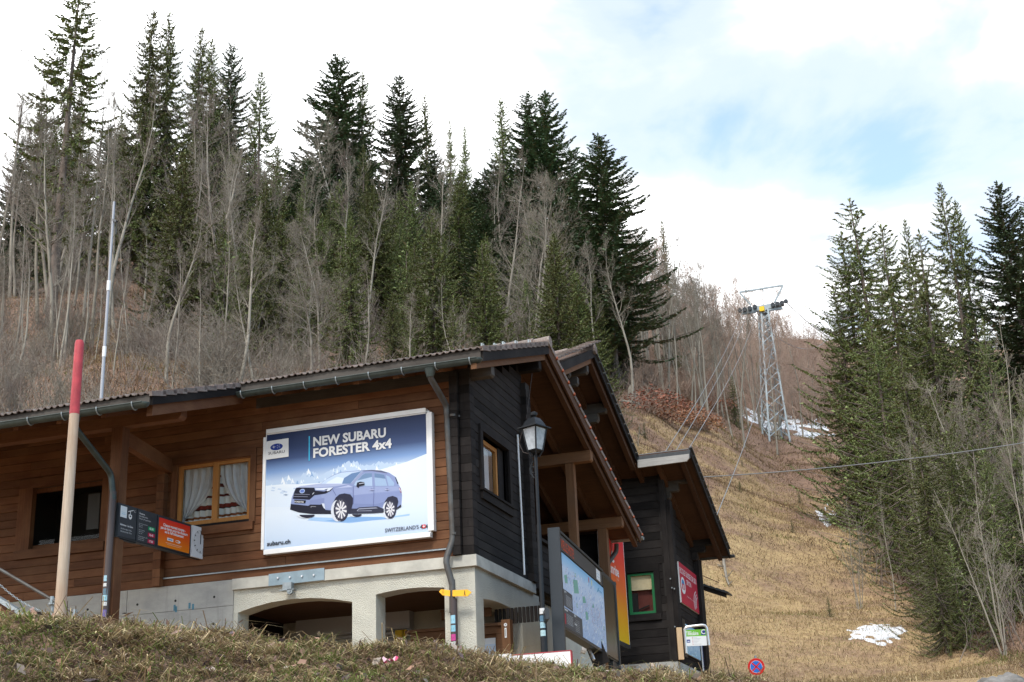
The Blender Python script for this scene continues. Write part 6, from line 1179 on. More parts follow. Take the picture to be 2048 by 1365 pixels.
# ---- tall orange banner
bx = -.2; bnr = thing('banner', 'tall banner fading from red to yellow with white lettering behind the map board', 'banner', PX(1250, 1200, bx)); yr0, yl0 = PX(1254, 1200, bx)[1], PX(1198, 1100, bx)[1]; zt1, zb1 = PX(1248, 1086, bx)[2], PX(1259, 1291, bx)[2]
obj('sheet', MB().box((bx-.03, yl0, zb1), (bx, yr0, zt1)), M['white'], bnr); obj('bottom_bar', MB().box((bx-.05, yl0, zb1-.07), (bx+.02, yr0, zb1-.002)), M['anthracite'], bnr); S = Sheet((bx, 0, 0), (0, 1, 0), (0, 0, 1)); S.grad(yl0, zb1, yr0-.03, zt1, [(0,(.80,.50,.01)),(.25,(.82,.36,.012)),(.5,(.80,.17,.03)),(.75,(.76,.075,.035)),(1,(.68,.03,.05))])
wd3 = yr0-yl0; y3 = PX(1238, 1147, bx); S.text('Sunrise', y3[1]-1.02, y3[2]-.1, .24, WHT, width=1.0, bold=.02); S.ell(yl0+.52*wd3, zt1-.55, .16, .14, WHT); S.ell(yl0+.56*wd3, zt1-.50, .13, .12, (.75,.06,.035)); S.text('5G', yl0+.62*wd3, PX(1236, 1158, bx)[2]-.05, .05, (.8,.6,.5), width=.2); p = PX(1236, 1265, bx); S.text('sunrise.ch', p[1]-.5, p[2], .07, (.82,.62,.3), width=.52); S.build('printed_face', bnr)
# ---- yellow hiking signs on the rain pipe
def arrow(nm, lab, pts, y_, par=None):
    a = PY(*pts[0], y_); o = thing(nm, lab, 'sign', a); P_ = [PY(px, py, y_) for px, py in pts]; poly = [(p[0]-a[0], p[2]-a[2]) for p in P_]; obj('plate', MB().prism(poly, a, (1, 0, 0), (0, 0, 1), (0, .012, 0)), M['yellow'], o); return o
h1 = arrow('hiking_sign', 'yellow hiking arrow pointing right on the rain pipe', [(905,1181),(935,1179.5),(943,1185),(935,1193),(905,1193)], -.245)
h2 = arrow('hiking_sign', 'yellow hiking arrow pointing left on the rain pipe', [(900,1181),(900,1193),(885,1191),(878,1184),(882,1179)], -.235)
def hiker(o, px, py, y_, s_): S = Sheet(PY(px, py, y_), (1, 0, 0), (0, 0, 1)); k = (.02,.02,.02); S.ell(0, .028*s_, .006*s_, .007*s_, k, 8); S.rect(-.006*s_, -.004*s_, .006*s_, .02*s_, k, False); S.poly([(-.006*s_,-.004*s_),(0,-.004*s_),(-.008*s_,-.03*s_),(-.014*s_,-.03*s_)], k, False); S.poly([(0,-.004*s_),(.006*s_,-.004*s_),(.012*s_,-.03*s_),(.006*s_,-.03*s_)], k, False); S.build('hiker_symbol', o)
hiker(h1, 929.5, 1187, -.247, 1.3); hiker(h2, 886, 1184.5, -.237, .8)
# ---- wooden notice case in the passage
yn = 1.3; p0_, p1_ = PY(822, 1268, yn), PY(1004, 1252, yn); nb2 = thing('notice_case', 'brown wooden notice case with pale plans inside the arches', 'notice board', (p0_[0], yn, -2.5)); zt2 = p0_[2]; x0_, x1_ = p0_[0], p1_[0]
obj('back', MB().box((x0_, yn+.04, -2.4), (x1_, yn+.1, zt2)), M['beam_x'], nb2)
for nm, a, b_ in (('frame',(x0_,yn-.03,zt2-.12),(x1_,yn+.038,zt2+.0)),('frame',(x0_,yn-.025,-2.4),(x0_+.1,yn+.038,zt2-.122)),('frame',(x1_-.1,yn-.025,-2.4),(x1_,yn+.038,zt2-.122)),('cap',(x0_-.08,yn-.08,zt2+.002),(x1_+.02,yn+.1,zt2+.05))): obj(nm, MB().box(a, b_), M['beam_x'], nb2)
pz = PY(838, 1283, yn)
S = Sheet((x0_+.12, yn+.035, zt2-.16), (1, 0, 0), (0, 0, 1)); w_ = x1_-x0_-.24; S.rect(.03, -1.2, w_*.52, -.05, (.62,.66,.72)); S.rect(.1, -.5, w_*.4, -.12, (.42,.47,.55)); S.rect(.16, -.45, w_*.3, -.2, (.6,.64,.70)); S.rect(w_*.62, -1.2, w_*.99, -.02, (.55,.68,.85)); S.rect(w_*.62, -.12, w_*.99, -.02, (.74,.77,.80)); S.rect(w_*.72, -.5, w_*.89, -.2, (.42,.42,.65)); S.rect(w_*.735, -.5, w_*.875, -.215, (.52,.64,.83)); S.build('plans', nb2)
ps_ = PY(1013, 1250, 1.1); pst = thing('timber_post', 'short brown post with a white round badge in the right arch', 'post', (ps_[0], 1.1, -2.5)); zq = PY(1013, 1240, 1.1)[2]; obj('shaft', MB().box((ps_[0]-.075, 1.05, -2.5), (ps_[0]+.075, 1.2, zq)), M['beam_z'], pst); S = Sheet(PY(1011, 1250, 1.045), (1, 0, 0), (0, 0, 1)); S.ell(0, 0, .028, .028, WHT); S.poly([(-.012,.0),(.012,-.01),(.01,.015)], (.02,.02,.02)); S.rect(-.02, -.21, .016, -.05, WHT); S.rect(-.008, -.19, .0, -.07, (.05,.05,.05)); S.build('badge', pst)
obj('hanging_battens', MB().box((-1.2, 1.6, -.75), (-.3, 1.65, -.62)).box((-1.2, 1.55, -.62), (-.3, 1.7, -.58)), M['beam_x'], nb2)
bt = MB().box((0, 0, 0), (.05, .04, .26)).mesh('batten'); bt.materials.append(M['dark_z']); copies('batten', bt, None, nb2, [((-.2+i*.07+(-.0), 1.5, PY(970, 1252, 1.5)[2]), (1, 1, 1), None) for i in range(12)])
# ---- yellow folder on the shutter
p = [PY(793, 1262, 2.95), PY(814.5, 1260, 2.95), PY(811, 1295, 2.95), PY(790, 1297, 2.95)]; yf = thing('yellow_panel', 'yellow plastic panel leaning on the grey roller shutter', 'panel', p[3]); a = p[3]; obj('board', MB().prism([(q_[0]-a[0], q_[2]-a[2]) for q_ in p], a, (1, 0, 0), (0, 0, 1), (0, -.06, 0)), M['yellow2'], yf); pc = PY(806, 1278, 2.88); obj('handle', MB().box(pc+(-.02, -.02, -.16), pc+(.01, .01, .16)).box(pc+(.01, -.02, -.05), pc+(.06, .01, .03)), plain('dark_yellow', (.4,.25,.01)), yf)
# ---- white board edge behind the bank
wb = thing('white_trough', 'long low white board with red rim lying behind the grass bank', 'board', PY(1070, 1310, -2.2)); a, b_ = PY(1000, 1303, -2.2), PY(1142, 1301, -2.2); zt4 = b_[2]; obj('board', MB().box((a[0], -2.2, zt4-.5), (b_[0]-.012, -2.15, zt4-.01)), M['white'], wb); obj('rim', MB().box((a[0]+.12, -2.205, zt4-.008), (b_[0], -2.14, zt4+.004)).box((b_[0]-.011, -2.205, zt4-.5), (b_[0]+.004, -2.14, zt4-.009)), M['redpaint'], wb); obj('end_piece', MB().box((a[0]-.0, -2.26, zt4-.3), (a[0]+.17, -2.21, zt4+.015)), M['white'], wb)
# ---- red ski school panel and the posters on the dark building's side
def side_sheet(nm, lab, cat, tl, br, th=.02):
    a, b_ = PX(*tl, X2+.06), PX(*br, X2+.06); o = thing(nm, lab, cat, (X2+.05, a[1], b_[2])); obj('panel', MB().box((X2+.02, a[1], b_[2]), (X2+.058, b_[1], a[2])), M['white'], o); return o, Sheet((X2+.0585, a[1], b_[2]), (0, 1, 0), (0, 0, 1)), b_[1]-a[1], a[2]-b_[2]
RED = (.52,.025,.055)
rs1, S, w_, h_ = side_sheet('ski_school_sign', 'red ski school panel with white lettering on the dark side wall', 'sign', (1357,1123), (1399,1229)); S.rect(0, 0, w_, h_, RED); S.text('ECOLE SUISSE DE SKI', .03*w_, .74*h_, .15, WHT, width=.92*w_, bold=.01); S.text('GRYON', .36*w_, .55*h_, .14, WHT, width=.27*w_, bold=.01); S.ell(.16*w_, .46*h_, .12*w_, .21*h_, WHT, 24); S.ell(.16*w_, .50*h_, .075*w_, .11*h_, (.06,.25,.55)); S.rect(.09*w_, .36*h_, .23*w_, .50*h_, RED); S.rect(.14*w_, .38*h_, .18*w_, .48*h_, WHT); S.text('024 498 10 09  www.essgryon.ch', .32*w_, .23*h_, .04, (.8,.6,.6), width=.52*w_)
for r0_ in (.20, .27, .34): S.poly([(w_*(1.02-r0_*.9*math.cos(t)), h_*(.22+r0_*1.1*math.sin(t))) for t in np.linspace(-.5, 1.1, 14) if 1.02-r0_*.9*math.cos(t) < .995]+[(w_*(1.02-(r0_-.025)*.9*math.cos(t)), h_*(.22+(r0_-.025)*1.1*math.sin(t))) for t in np.linspace(1.1, -.5, 14) if 1.02-(r0_-.025)*.9*math.cos(t) < .995], WHT)
S.build('lettering', rs1)
ps2, S, w_, h_ = side_sheet('wall_map', 'blue panorama poster in a black frame low on the dark side wall', 'poster', (1371,1248), (1402,1322)); S.rect(0, 0, w_, h_, (.35,.55,.74)); S.grad(0, 0, w_, h_, [(0,(.30,.52,.66)),(.5,(.5,.66,.8)),(.8,(.62,.74,.85)),(1,(.18,.48,.75))]); R_ = random.Random(4); S.k += 1
for k in range(60): f, g_ = R_.random()*.9, R_.random()*.75; S.poly([(w_*f, h_*g_), (w_*(f+.08), h_*(g_+.03)), (w_*(f+.05), h_*(g_+.09))], R_.choice([(.7,.8,.88),(.25,.42,.66),(.6,.72,.82)]), layer=False)
S.build('printed_face', ps2); obj('frame', MB().box((X2+.022, PX(1365,1240,X2+.06)[1], PX(1402,1322,X2+.06)[2]-.1), (X2+.05, PX(1371,1248,X2+.06)[1]-.01, PX(1371,1248,X2+.06)[2]+.1)), M['black'], ps2)
bl, S, w_, h_ = side_sheet('blue_strip_sign', 'narrow blue upright sign at the corner of the dark side wall', 'sign', (1404,1290), (1413,1345)); S.rect(0, 0, w_, h_, (.015,.07,.42)); S.rect(.25*w_, .82*h_, .75*w_, .93*h_, WHT); S.rect(.4*w_, .55*h_, .75*w_, .78*h_, (.6,.68,.8)); S.rect(.25*w_, .12*h_, .75*w_, .4*h_, WHT); S.rect(.4*w_, .16*h_, .6*w_, .36*h_, (.015,.07,.42)); S.build('lettering', bl)
# ---- cable car stop sign in a bent tube frame
PT = PD(1390, 1275, 31); nT = np.array([CAM[0]-PT[0], CAM[1]-PT[1], 0]); nT /= np.linalg.norm(nT); cr = np.array([math.cos(.12)*nT[0]-math.sin(.12)*nT[1], math.sin(.12)*nT[0]+math.cos(.12)*nT[1], 0]); eT = np.array([-cr[1], cr[0], 0]); T_ = lambda px, py: PP(px, py, PT, cr)
tsn = thing('cable_car_sign', 'green and white cable car stop sign in a bent tube frame by the dark building', 'sign', T_(1365, 1318))
tb = [T_(1373, 1307), T_(1369.5, 1265)]+[T_(1369, 1259), T_(1372, 1255), T_(1378, 1253.5)]+[T_(1404, 1250.5), T_(1410, 1251.5), T_(1413.5, 1256), T_(1414.5, 1262)]+[T_(1418, 1291)]; obj('tube_frame', MB().tube(tb, .028, 8), M['alu'], tsn, smooth=True)
S = Sheet(T_(1372, 1293), eT, (0, 0, 1)); w_ = S.px(1414, 1288)[0]; h_ = S.px(1371, 1262)[1]-.0; S.rect(0, 0, w_, h_*1.05, WHT); S.rect(.0, h_*.62, w_, h_*1.05, (.16,.46,.04)); S.text('Gryon', .05*w_, h_*.90, .035, WHT); S.text('Télécabine', .05*w_, h_*.70, .085, WHT, width=.58*w_, bold=.02); S.rect(.76*w_, h_*.68, .97*w_, h_*1.0, (.03,.05,.20)); S.text('C', .865*w_, h_*.75, .10, WHT, align='C', bold=.02); S.rect(.06*w_, h_*.22, .22*w_, h_*.42, (.03,.05,.24)); S.rect(.09*w_, h_*.27, .19*w_, h_*.34, (.6,.65,.75))
for k in range(6): S.rect(.32*w_, h_*(.54-.09*k), .36*w_, h_*(.57-.09*k), (.5,.06,.05)); S.rect(.38*w_, h_*(.545-.09*k), (.55+.06*(k*7 % 4))*w_, h_*(.56-.09*k), (.35,.37,.4), False)
S.build('lettering', tsn); o_ = Sheet(T_(1372, 1293), eT, (0, 0, 1)); obj('board', MB().obox(T_(1372, 1293)-cr*.02, eT*w_, np.array([0, 0, h_*1.05]), cr*.018), M['white'], tsn); wp = [T_(1357.5, 1254), T_(1365, 1254), T_(1370, 1318), T_(1362, 1318)]; obj('wooden_post', MB().obox(T_(1358, 1319)-cr*.14, eT*.12, np.array([0, 0, wp[0][2]-wp[3][2]]), cr*.1), M['pine'], tsn)
# ---- no stopping sign
pn = PD(1512.5, 1334, 38); gz = float(terr(pn[0], pn[1])[0]); nsn = thing('no_stopping_sign', 'round red and blue no stopping sign half hidden by the grass bank', 'road sign', (pn[0], pn[1], gz)); v = np.array([CAM[0]-pn[0], CAM[1]-pn[1], 0]); v /= np.linalg.norm(v); e_ = np.array([-v[1], v[0], 0]); RR = .225
dsc = MB().prism([(RR*math.cos(t), RR*math.sin(t)) for t in np.linspace(0, 2*math.pi, 28)[:-1]], pn-v*.02, e_, (0, 0, 1), v*.018); obj('disc', dsc, plain('sign_red', (.62,.015,.015), .4), nsn); S = Sheet(pn, e_, (0, 0, 1)); BLU = (.02,.16,.62); S.ell(0, 0, RR*.97, RR*.97, (.62,.015,.015), 28); S.ell(0, 0, RR*.72, RR*.72, WHT, 28); S.ell(0, 0, RR*.69, RR*.69, BLU, 28)
for sg_ in (1, -1): S.poly([(RR*(.68*a*.71-b_*.71*.09), RR*(.68*a*.71+b_*.71*.09)*sg_) for a, b_ in ((-1,-1),(1,-1),(1,1),(-1,1))], (.62,.015,.015), layer=sg_ == 1)
S.build('symbol', nsn); obj('post', MB().tube([(pn[0]-v[0]*.05, pn[1]-v[1]*.05, gz-.2), (pn[0]-v[0]*.05, pn[1]-v[1]*.05, pn[2]+.3)], .03, 8), M['steel'], nsn, smooth=True)
# ================================================================ LIFT PYLON AND CABLES
pg = GH(1552, 880, 60); pyl = thing('lift_pylon', 'grey lattice cable car pylon standing in patchy snow up the slope', 'pylon', tuple(pg)); dpl = math.hypot(*(pg-CAM)[:2]); ztp = ZV(pg[0], pg[1], 618); Hh = ztp-pg[2]
vw = (pg-CAM)*[1,1,0]; vw /= np.linalg.norm(vw); rt_ = np.array([vw[1], -vw[0], 0]); ey2 = np.array([vw[0], vw[1], 0]); top_c = PD(1527, 625, dpl); lean_ = (top_c-pg)*[1,1,0]
def crn(f, i): w_ = (1.0*(1-f)+.34*f); c_ = pg+lean_*f+np.array([0, 0, Hh*f]); s_ = [(-1,-1),(1,-1),(1,1),(-1,1)][i]; a_ = .35; x_, y_ = s_[0]*w_, s_[1]*w_; return c_+rt_*(x_*math.cos(a_)-y_*math.sin(a_))+ey2*(x_*math.sin(a_)+y_*math.cos(a_))
for i in range(4): obj('leg', MB().bar(crn(-.05, i)-(0, 0, 0), crn(1, i), .17, .17, rt_), M['steel'], pyl)
lv = [0]; 
while lv[-1] < .985: lv.append(min(1, lv[-1]+.115*(1-.62*lv[-1])))
for i in range(4):
    br = MB()
    for a, b_ in zip(lv[:-1], lv[1:]): br.bar(crn(a, i), crn(b_, (i+1) % 4), .075, .075, ey2); br.bar(crn(a, (i+1) % 4), crn(b_, i), .075, .075, ey2)
    obj('lattice_brace', br, M['steel'], pyl)
tp = pg+lean_+np.array([0, 0, Hh]); Tq = lambda px, py: PD(px, py, dpl)
obj('head', MB().prism([(0, 0), (1, 0), (1.25, 1), (-.25, 1)], Tq(1516, 628), Tq(1538, 624)-Tq(1516, 628), Tq(1516, 612)-Tq(1516, 628), ey2*.9), M['steel'], pyl)
obj('crossarm', MB().bar(Tq(1492, 625), Tq(1562, 611), .28, .3, ey2), M['steel'], pyl)
for px, py in ((1500,618),(1553,611)): obj('sheave_train', MB().bar(Tq(px-15, py+4), Tq(px+15, py-2), .32, .3, ey2).bar(Tq(px-18, py+10), Tq(px+12, py+6), .2, .22, ey2), M['steel'], pyl)
wh = MB().tube([(0, -.1, 0), (0, .1, 0)], .22, 12).mesh('sheave_wheel'); wh.materials.append(M['anthracite']); copies('sheave_wheel', wh, None, pyl, [(Tq(px, py)-ey2*.4, (1, 1, 1), (0, 0, -math.atan2(rt_[1], rt_[0])*0)) for px, py in ((1480,624),(1490,622),(1500,620),(1510,617),(1546,613),(1555,611),(1564,609),(1572,606))])
obj('top_bar', MB().bar(Tq(1479, 585), Tq(1566, 571), .17, .17, ey2), M['steel'], pyl); obj('top_strut', MB().bar(Tq(1479, 585), Tq(1502, 611), .14, .14, ey2), M['steel'], pyl); obj('top_strut', MB().bar(Tq(1566, 571), Tq(1549, 606), .16, .16, ey2), M['steel'], pyl); obj('top_strut', MB().bar(Tq(1524, 578), Tq(1544, 605), .07, .07, ey2), M['steel'], pyl); obj('yellow_box', MB().box(Tq(1524.5, 623)-ey2*.6+(-.24, -.2, -.24), Tq(1524.5, 623)-ey2*.6+(.24, .2, .24)), M['yellow2'], pyl)
def cable(nm, lab, P, r, mat, sag=0.0, grp=None):
    a, b_ = P; o = thing(nm, lab, 'cable', a, grp); pts = [a+(b_-a)*f-np.array([0, 0, sag*4*f*(1-f)]) for f in np.linspace(0, 1, 14)]; obj('wire', MB().tube(pts, r, 5), mat, o, smooth=True); return o
cable('lift_cable', 'lift rope falling from the left pylon arm down to the roof', (Tq(1486, 622), PD(1330, 905, 42)), .015, M['rope'], .5)
cable('lift_cable', 'lift rope below the left arm, second from the left on its way to the roof', (Tq(1494, 628), PD(1350, 905, 43)), .015, M['rope'], .5)
cable('lift_cable', 'lift rope dropping from the right pylon arm in front of the dry slope', (Tq(1557, 618), PD(1434, 1030, 36)), .015, M['rope'], 1.2)
cable('lift_cable', 'lift rope in the middle between pylon head and lower roof step', (Tq(1512, 628), PD(1378, 897, 42)), .015, M['rope'], .6)
cable('lift_cable', 'rope running off the right pylon arm into the right hand wood', (Tq(1575, 607), PD(1720, 690, 210)), .05, M['rope'], 1.5)
cable('lift_cable', 'rope sagging behind the pylon towards the right hand wood', (Tq(1500, 628), PD(1660, 672, 220)), .05, M['rope'], 3)
cable('overhead_wire', 'nearly level wire from the dark gable across to the right edge', (PY(1384, 956, 13.4), PD(2120, 874, 40)), .014, M['rope'], .15)
# ================================================================ SNOW, LOG, STONE, LITTER
SN = plain('old_snow', (.74,.76,.80), .6, var=.35, vscale=1.2, bmp=.4, bscale=9); 
def snow(px, py, wpx, hpx, seed, label):
    r = np.random.default_rng(seed); mb = MB(); n = 64; pts = {}
    ph = r.uniform(0, 6.28, 8)
    def inside(u, v): return 1.0-(u*u+v*v)*.95+.5*math.sin(u*4.3+ph[0]+v*3)*math.cos(v*6+ph[1])+.45*math.sin(u*8+ph[2])*math.sin(v*13+ph[3]+u*2)+.12*math.sin(u*19+ph[4]+v*9)-.25
    g0 = [[None]*(n+1) for _ in range(n+1)]; c = GH(px, py, 28)
    dist = math.hypot(*(c-CAM)[:2]); sx_ = wpx*dist/F_PX/2; v_ = (c-CAM)*[1,1,0]; v_ /= np.linalg.norm(v_); rr = np.array([v_[1], -v_[0], 0]); dy_ = math.hypot(*(GH(px, py-hpx/2, 28)-GH(px, py+hpx/2, 28))[:2])/2
    for i in range(n+1):
        for j in range(n+1):
            u, v = -1.3+2.6*i/n, -1.3+2.6*j/n; h = inside(u, v); x, y = (c+rr*u*sx_+v_*v*dy_)[:2]; g0[i][j] = (x, y, float(terr(x, y)[0])+min(.03, max(-.04, h*.15)), h)
    for i in range(n):
        for j in range(n):
            q = [g0[i][j], g0[i+1][j], g0[i+1][j+1], g0[i][j+1]]
            if max(k[3] for k in q) > 0: mb.face([k[:3] for k in q])
    o = obj('snow_patch', mb, SN, None, smooth=True); tag(o, label, 'snow', kind='stuff')
snow(1575,862,165,40,3,'patchy old snow around the pylon feet'); snow(1622,872,46,26,8,'old snow between pylon and wood'); snow(1655,1033,42,34,5,'small snow strip at the edge of the right hand wood'); snow(1752,1263,100,34,11,'snow patch lying low on the dry slope')
fl = GH(1452, 1150, 30); lg2 = thing('dead_trunk', 'thin dead broken trunk lying down the dry slope behind the dark building', 'trunk', tuple(fl)); P_ = [GH(px, py, 30)+(0, 0, .12) for px, py in ((1444,1105),(1447,1125),(1450,1145),(1454,1165),(1459,1182))]; obj('stem', MB().tube(P_, [.06, .075, .06, .05, .03], 7), M['trunk'], lg2); tw = MB()
for k in range(14): p = P_[k % 5]; tw.tube([p, p+np.array([random.uniform(-.35, .35), random.uniform(-.2, .2), random.uniform(.05, .3)])], .018, 4)
o = obj('branch_stubs', tw, M['bark'], lg2); o['kind'] = 'stuff'
for px, py, s_, lab in ((1262,806,.5,'grey broken tree stump at the wood edge by the second roof'),(1272,812,.35,'short stump right of the broken grey stump')): 
    c_ = GH(px, py, 50); o = thing('tree_stump', lab, 'stump', tuple(c_)); obj('stump', MB().tube([c_+(0, 0, -.3), c_+(.05, 0, s_*2), c_+(.1, 0, s_*2.6)], [.3, .22, .1], 8), M['bark'], o)
lgm = GH(1255, 812, 50); o = thing('fallen_log', 'pale log lying at the wood edge above the roof slope', 'log', tuple(lgm)); obj('stem', MB().tube([GH(1240, 809, 50)+(0, 0, .2), GH(1275, 815, 50)+(0, 0, .2)], .13, 8), M['trunk'], o)
rk = PD(2010, 1392, 9.6); rb = bmesh.new(); bmesh.ops.create_icosphere(rb, subdivisions=4, radius=1)
for v_ in rb.verts: n_ = v_.co.copy(); v_.co = Vector((n_.x*.2, n_.y*.18, n_.z*.13))*(1+.10*math.sin(n_.x*7+n_.y*3)+.06*math.sin(n_.y*15+n_.z*9)+.04*math.sin(n_.x*23+n_.z*17))
me = bpy.data.meshes.new('boulder'); rb.to_mesh(me); rb.free(); me.polygons.foreach_set('use_smooth', [True]*len(me.polygons)); o = link('boulder', me, plain('grey_rock', (.20,.19,.18), .9, var=.5, vscale=9, bmp=.6, bscale=30)); o.location = tuple(rk); tag(o, 'grey boulder cut by the lower right corner of the picture', 'boulder')
# ================================================================ GRASS AND LEAF LITTER
rg = np.random.default_rng(21)
def blades(P, L, Wd, lean, col, bend=0.5, dirbias=None):
    n = len(P); a = rg.uniform(0, 6.283, n); h = np.stack([np.cos(a), np.sin(a), np.zeros(n)], 1)
    if dirbias is not None: h = h+dirbias; h /= np.linalg.norm(h, axis=1, keepdims=True)
    s = np.stack([-h[:, 1], h[:, 0], np.zeros(n)], 1); L = L[:, None]; Wd = Wd[:, None]; le = lean[:, None]
    up = np.array([[0, 0, 1.0]]); d1 = h*le+up*(1-le*.6); d1 /= np.linalg.norm(d1, axis=1, keepdims=True); d2 = h*(le+bend)+up*(0.45-le*.75-bend*.3); d2 /= np.linalg.norm(d2, axis=1, keepdims=True)
    m_ = P+d1*L*.5; t_ = m_+d2*L*.5; V = np.stack([P-s*Wd, P+s*Wd, m_+s*Wd*.8, m_-s*Wd*.8, t_], 1).reshape(-1, 3); b = (np.arange(n)*5)[:, None]
    F3 = np.concatenate([b+np.array([[0, 1, 2]]), b+np.array([[0, 2, 3]]), b+np.array([[3, 2, 4]])], 0); c = np.repeat(col, 5, 0); return V, F3, c
PAL = np.array([(.46,.37,.215),(.385,.29,.17),(.29,.20,.125),(.21,.26,.075),(.135,.195,.045),(.185,.13,.105),(.58,.475,.28)])
def pick(n, p): return PAL[rg.choice(len(PAL), n, p=p)]*rg.uniform(.65, 1.3, (n, 1))
M['blade'] = vcol('grass_blade', 0.8, 0.15, trans=0.2)
n = 200000; px = rg.uniform(-60, 2110, n); d = rg.uniform(6.5, 10.9, n)
azr = np.interp(px, [-60, 2110], [math.atan2(*ray(-60, 1300)[:2]), math.atan2(*ray(2110, 1300)[:2])]); x = CAM[0]+d*np.sin(azr); y = CAM[1]+d*np.cos(azr); z = terr(x, y)
patch = np.sin(x*3.1+y*1.7)+np.sin(x*1.3-y*2.9+1)+np.sin(x*5.9+y*4.1+2)*.6+rg.normal(0, .7, n); gr = patch > .5
col = np.where(gr[:, None], pick(n, [.10,.08,.10,.36,.30,.05,.01]), pick(n, [.20,.24,.24,.09,.04,.16,.03])); L = rg.gamma(3.2, .026, n)+.03; L = np.where(gr, L*.7, L); lean = .45+rg.beta(2.2, 1.2, n)*.85
clump = rg.random(n) < .02; L = np.where(clump, L*1.6, L); lean = np.where(clump, lean*.7, lean)
dn = np.stack([CAM[0]-x, CAM[1]-y, np.zeros(n)], 1); dn /= np.linalg.norm(dn, axis=1, keepdims=True)
col = col*.88
V, F3, c = blades(np.stack([x, y, z-.006], 1), L, rg.uniform(.0016, .0042, n), lean, col, .55, dn*.45); o = link('grass', np_mesh('grass', V, F3, c), M['blade']); tag(o, 'matted straw and green grass covering the bank in the foreground', 'grass', kind='stuff')
# long straw tufts hanging over the bank
def tufts(cs, nb_, Lm, nm, lab, sp=.07, wd_=(.002, .0045), lmin=.65):
    k = len(cs)*nb_; P = np.repeat(cs, nb_, 0)+np.stack([rg.normal(0, sp, k), rg.normal(0, sp, k), np.zeros(k)], 1); P[:, 2] = terr(P[:, 0], P[:, 1])-.01; dn_ = np.stack([CAM[0]-P[:, 0], CAM[1]-P[:, 1], np.zeros(k)], 1); dn_ /= np.linalg.norm(dn_, axis=1, keepdims=True)
    V, F3, c = blades(P, rg.gamma(5, Lm/5, k), rg.uniform(*wd_, k), rg.uniform(lmin, 1.25, k), pick(k, [.4,.2,.1,.12,.03,.02,.13]), .6, dn_*.8); o = link(nm, np_mesh(nm, V, F3, c), M['blade']); tag(o, lab, 'grass', kind='stuff')
cs = []
for q in range(150): pxx = rg.uniform(-20, 1700); dd_ = rg.uniform(7.6, 9.9); p = PD(pxx, 1300, dd_); cs.append((p[0], p[1], 0))
tufts(np.array(cs), 70, .17, 'straw_tufts', 'long dry straw tufts drooping down the near bank')
cs = []
for q in range(45): pxx = rg.uniform(200, 1500); p = PD(pxx, 1300, rg.uniform(9.6, 10.3)); cs.append((p[0], p[1], 0))
k = len(cs)*9; tufts(np.array(cs), 5, .13, 'crest_grass', 'single upright blades along the top of the bank', .05, (.0012, .0022), .2)
# dead leaves on the bank
n = 900; pxx = rg.uniform(-40, 2080, n); dd_ = rg.uniform(7.4, 10.2, n); azr = np.interp(pxx, [-60, 2110], [math.atan2(*ray(-60, 1300)[:2]), math.atan2(*ray(2110, 1300)[:2])]); x = CAM[0]+dd_*np.sin(azr); y = CAM[1]+dd_*np.cos(azr); z = terr(x, y)+rg.uniform(.02, .075, n); P = np.stack([x, y, z], 1)
D1 = rg.normal(0, 1, (n, 3))*[1, 1, .5]; D1 /= np.linalg.norm(D1, axis=1, keepdims=True); D2 = np.cross(D1, rg.normal(0, .5, (n, 3))+[0, 0, 1]); D2 /= np.linalg.norm(D2, axis=1, keepdims=True); NN = np.cross(D1, D2); s = rg.uniform(.016, .042, (n, 1))
V = np.stack([P-D1*s, P-D1*s*.1+D2*s*.55, P+D1*s+NN*s*.5, P-D1*s*.1-D2*s*.55+NN*s*.4], 1).reshape(-1, 3); f = np.arange(4*n).reshape(-1, 4); F3 = np.concatenate([f[:, [0, 1, 2]], f[:, [0, 2, 3]]], 0); lp_ = np.array([(.22,.15,.13),(.15,.11,.12),(.28,.17,.12),(.11,.085,.09),(.33,.27,.23)]); c = np.repeat(lp_[rg.integers(0, 5, n)]*rg.uniform(.7, 1.2, (n, 1)), 4, 0)
o = link('fallen_leaves', np_mesh('fallen_leaves', V, F3, c), M['beechleaf']); tag(o, 'curled dead leaves scattered over the grass bank', 'leaves', kind='stuff')
p = GH(782, 1344, 5); pz_ = float(terr(p[0], p[1])[0])+.05; wr = MB(); R_ = random.Random(2)
g_ = [[(p[0]+(i-3)*.016, p[1]+(j-1)*.022+R_.uniform(-.006, .006), pz_+.02+R_.uniform(-.012, .016)+.012*abs(j-1)*-1) for i in range(7)] for j in range(3)]
for j in range(2):
    for i in range(6): wr.color(R_.choice([(.62,.10,.22),(.7,.45,.5),(.55,.06,.16)])); wr.face([g_[j][i], g_[j][i+1], g_[j+1][i+1], g_[j+1][i]])
tag(obj('sweet_wrapper', wr, M['print']), 'crumpled pink wrapper lying on the grass bank', 'litter')
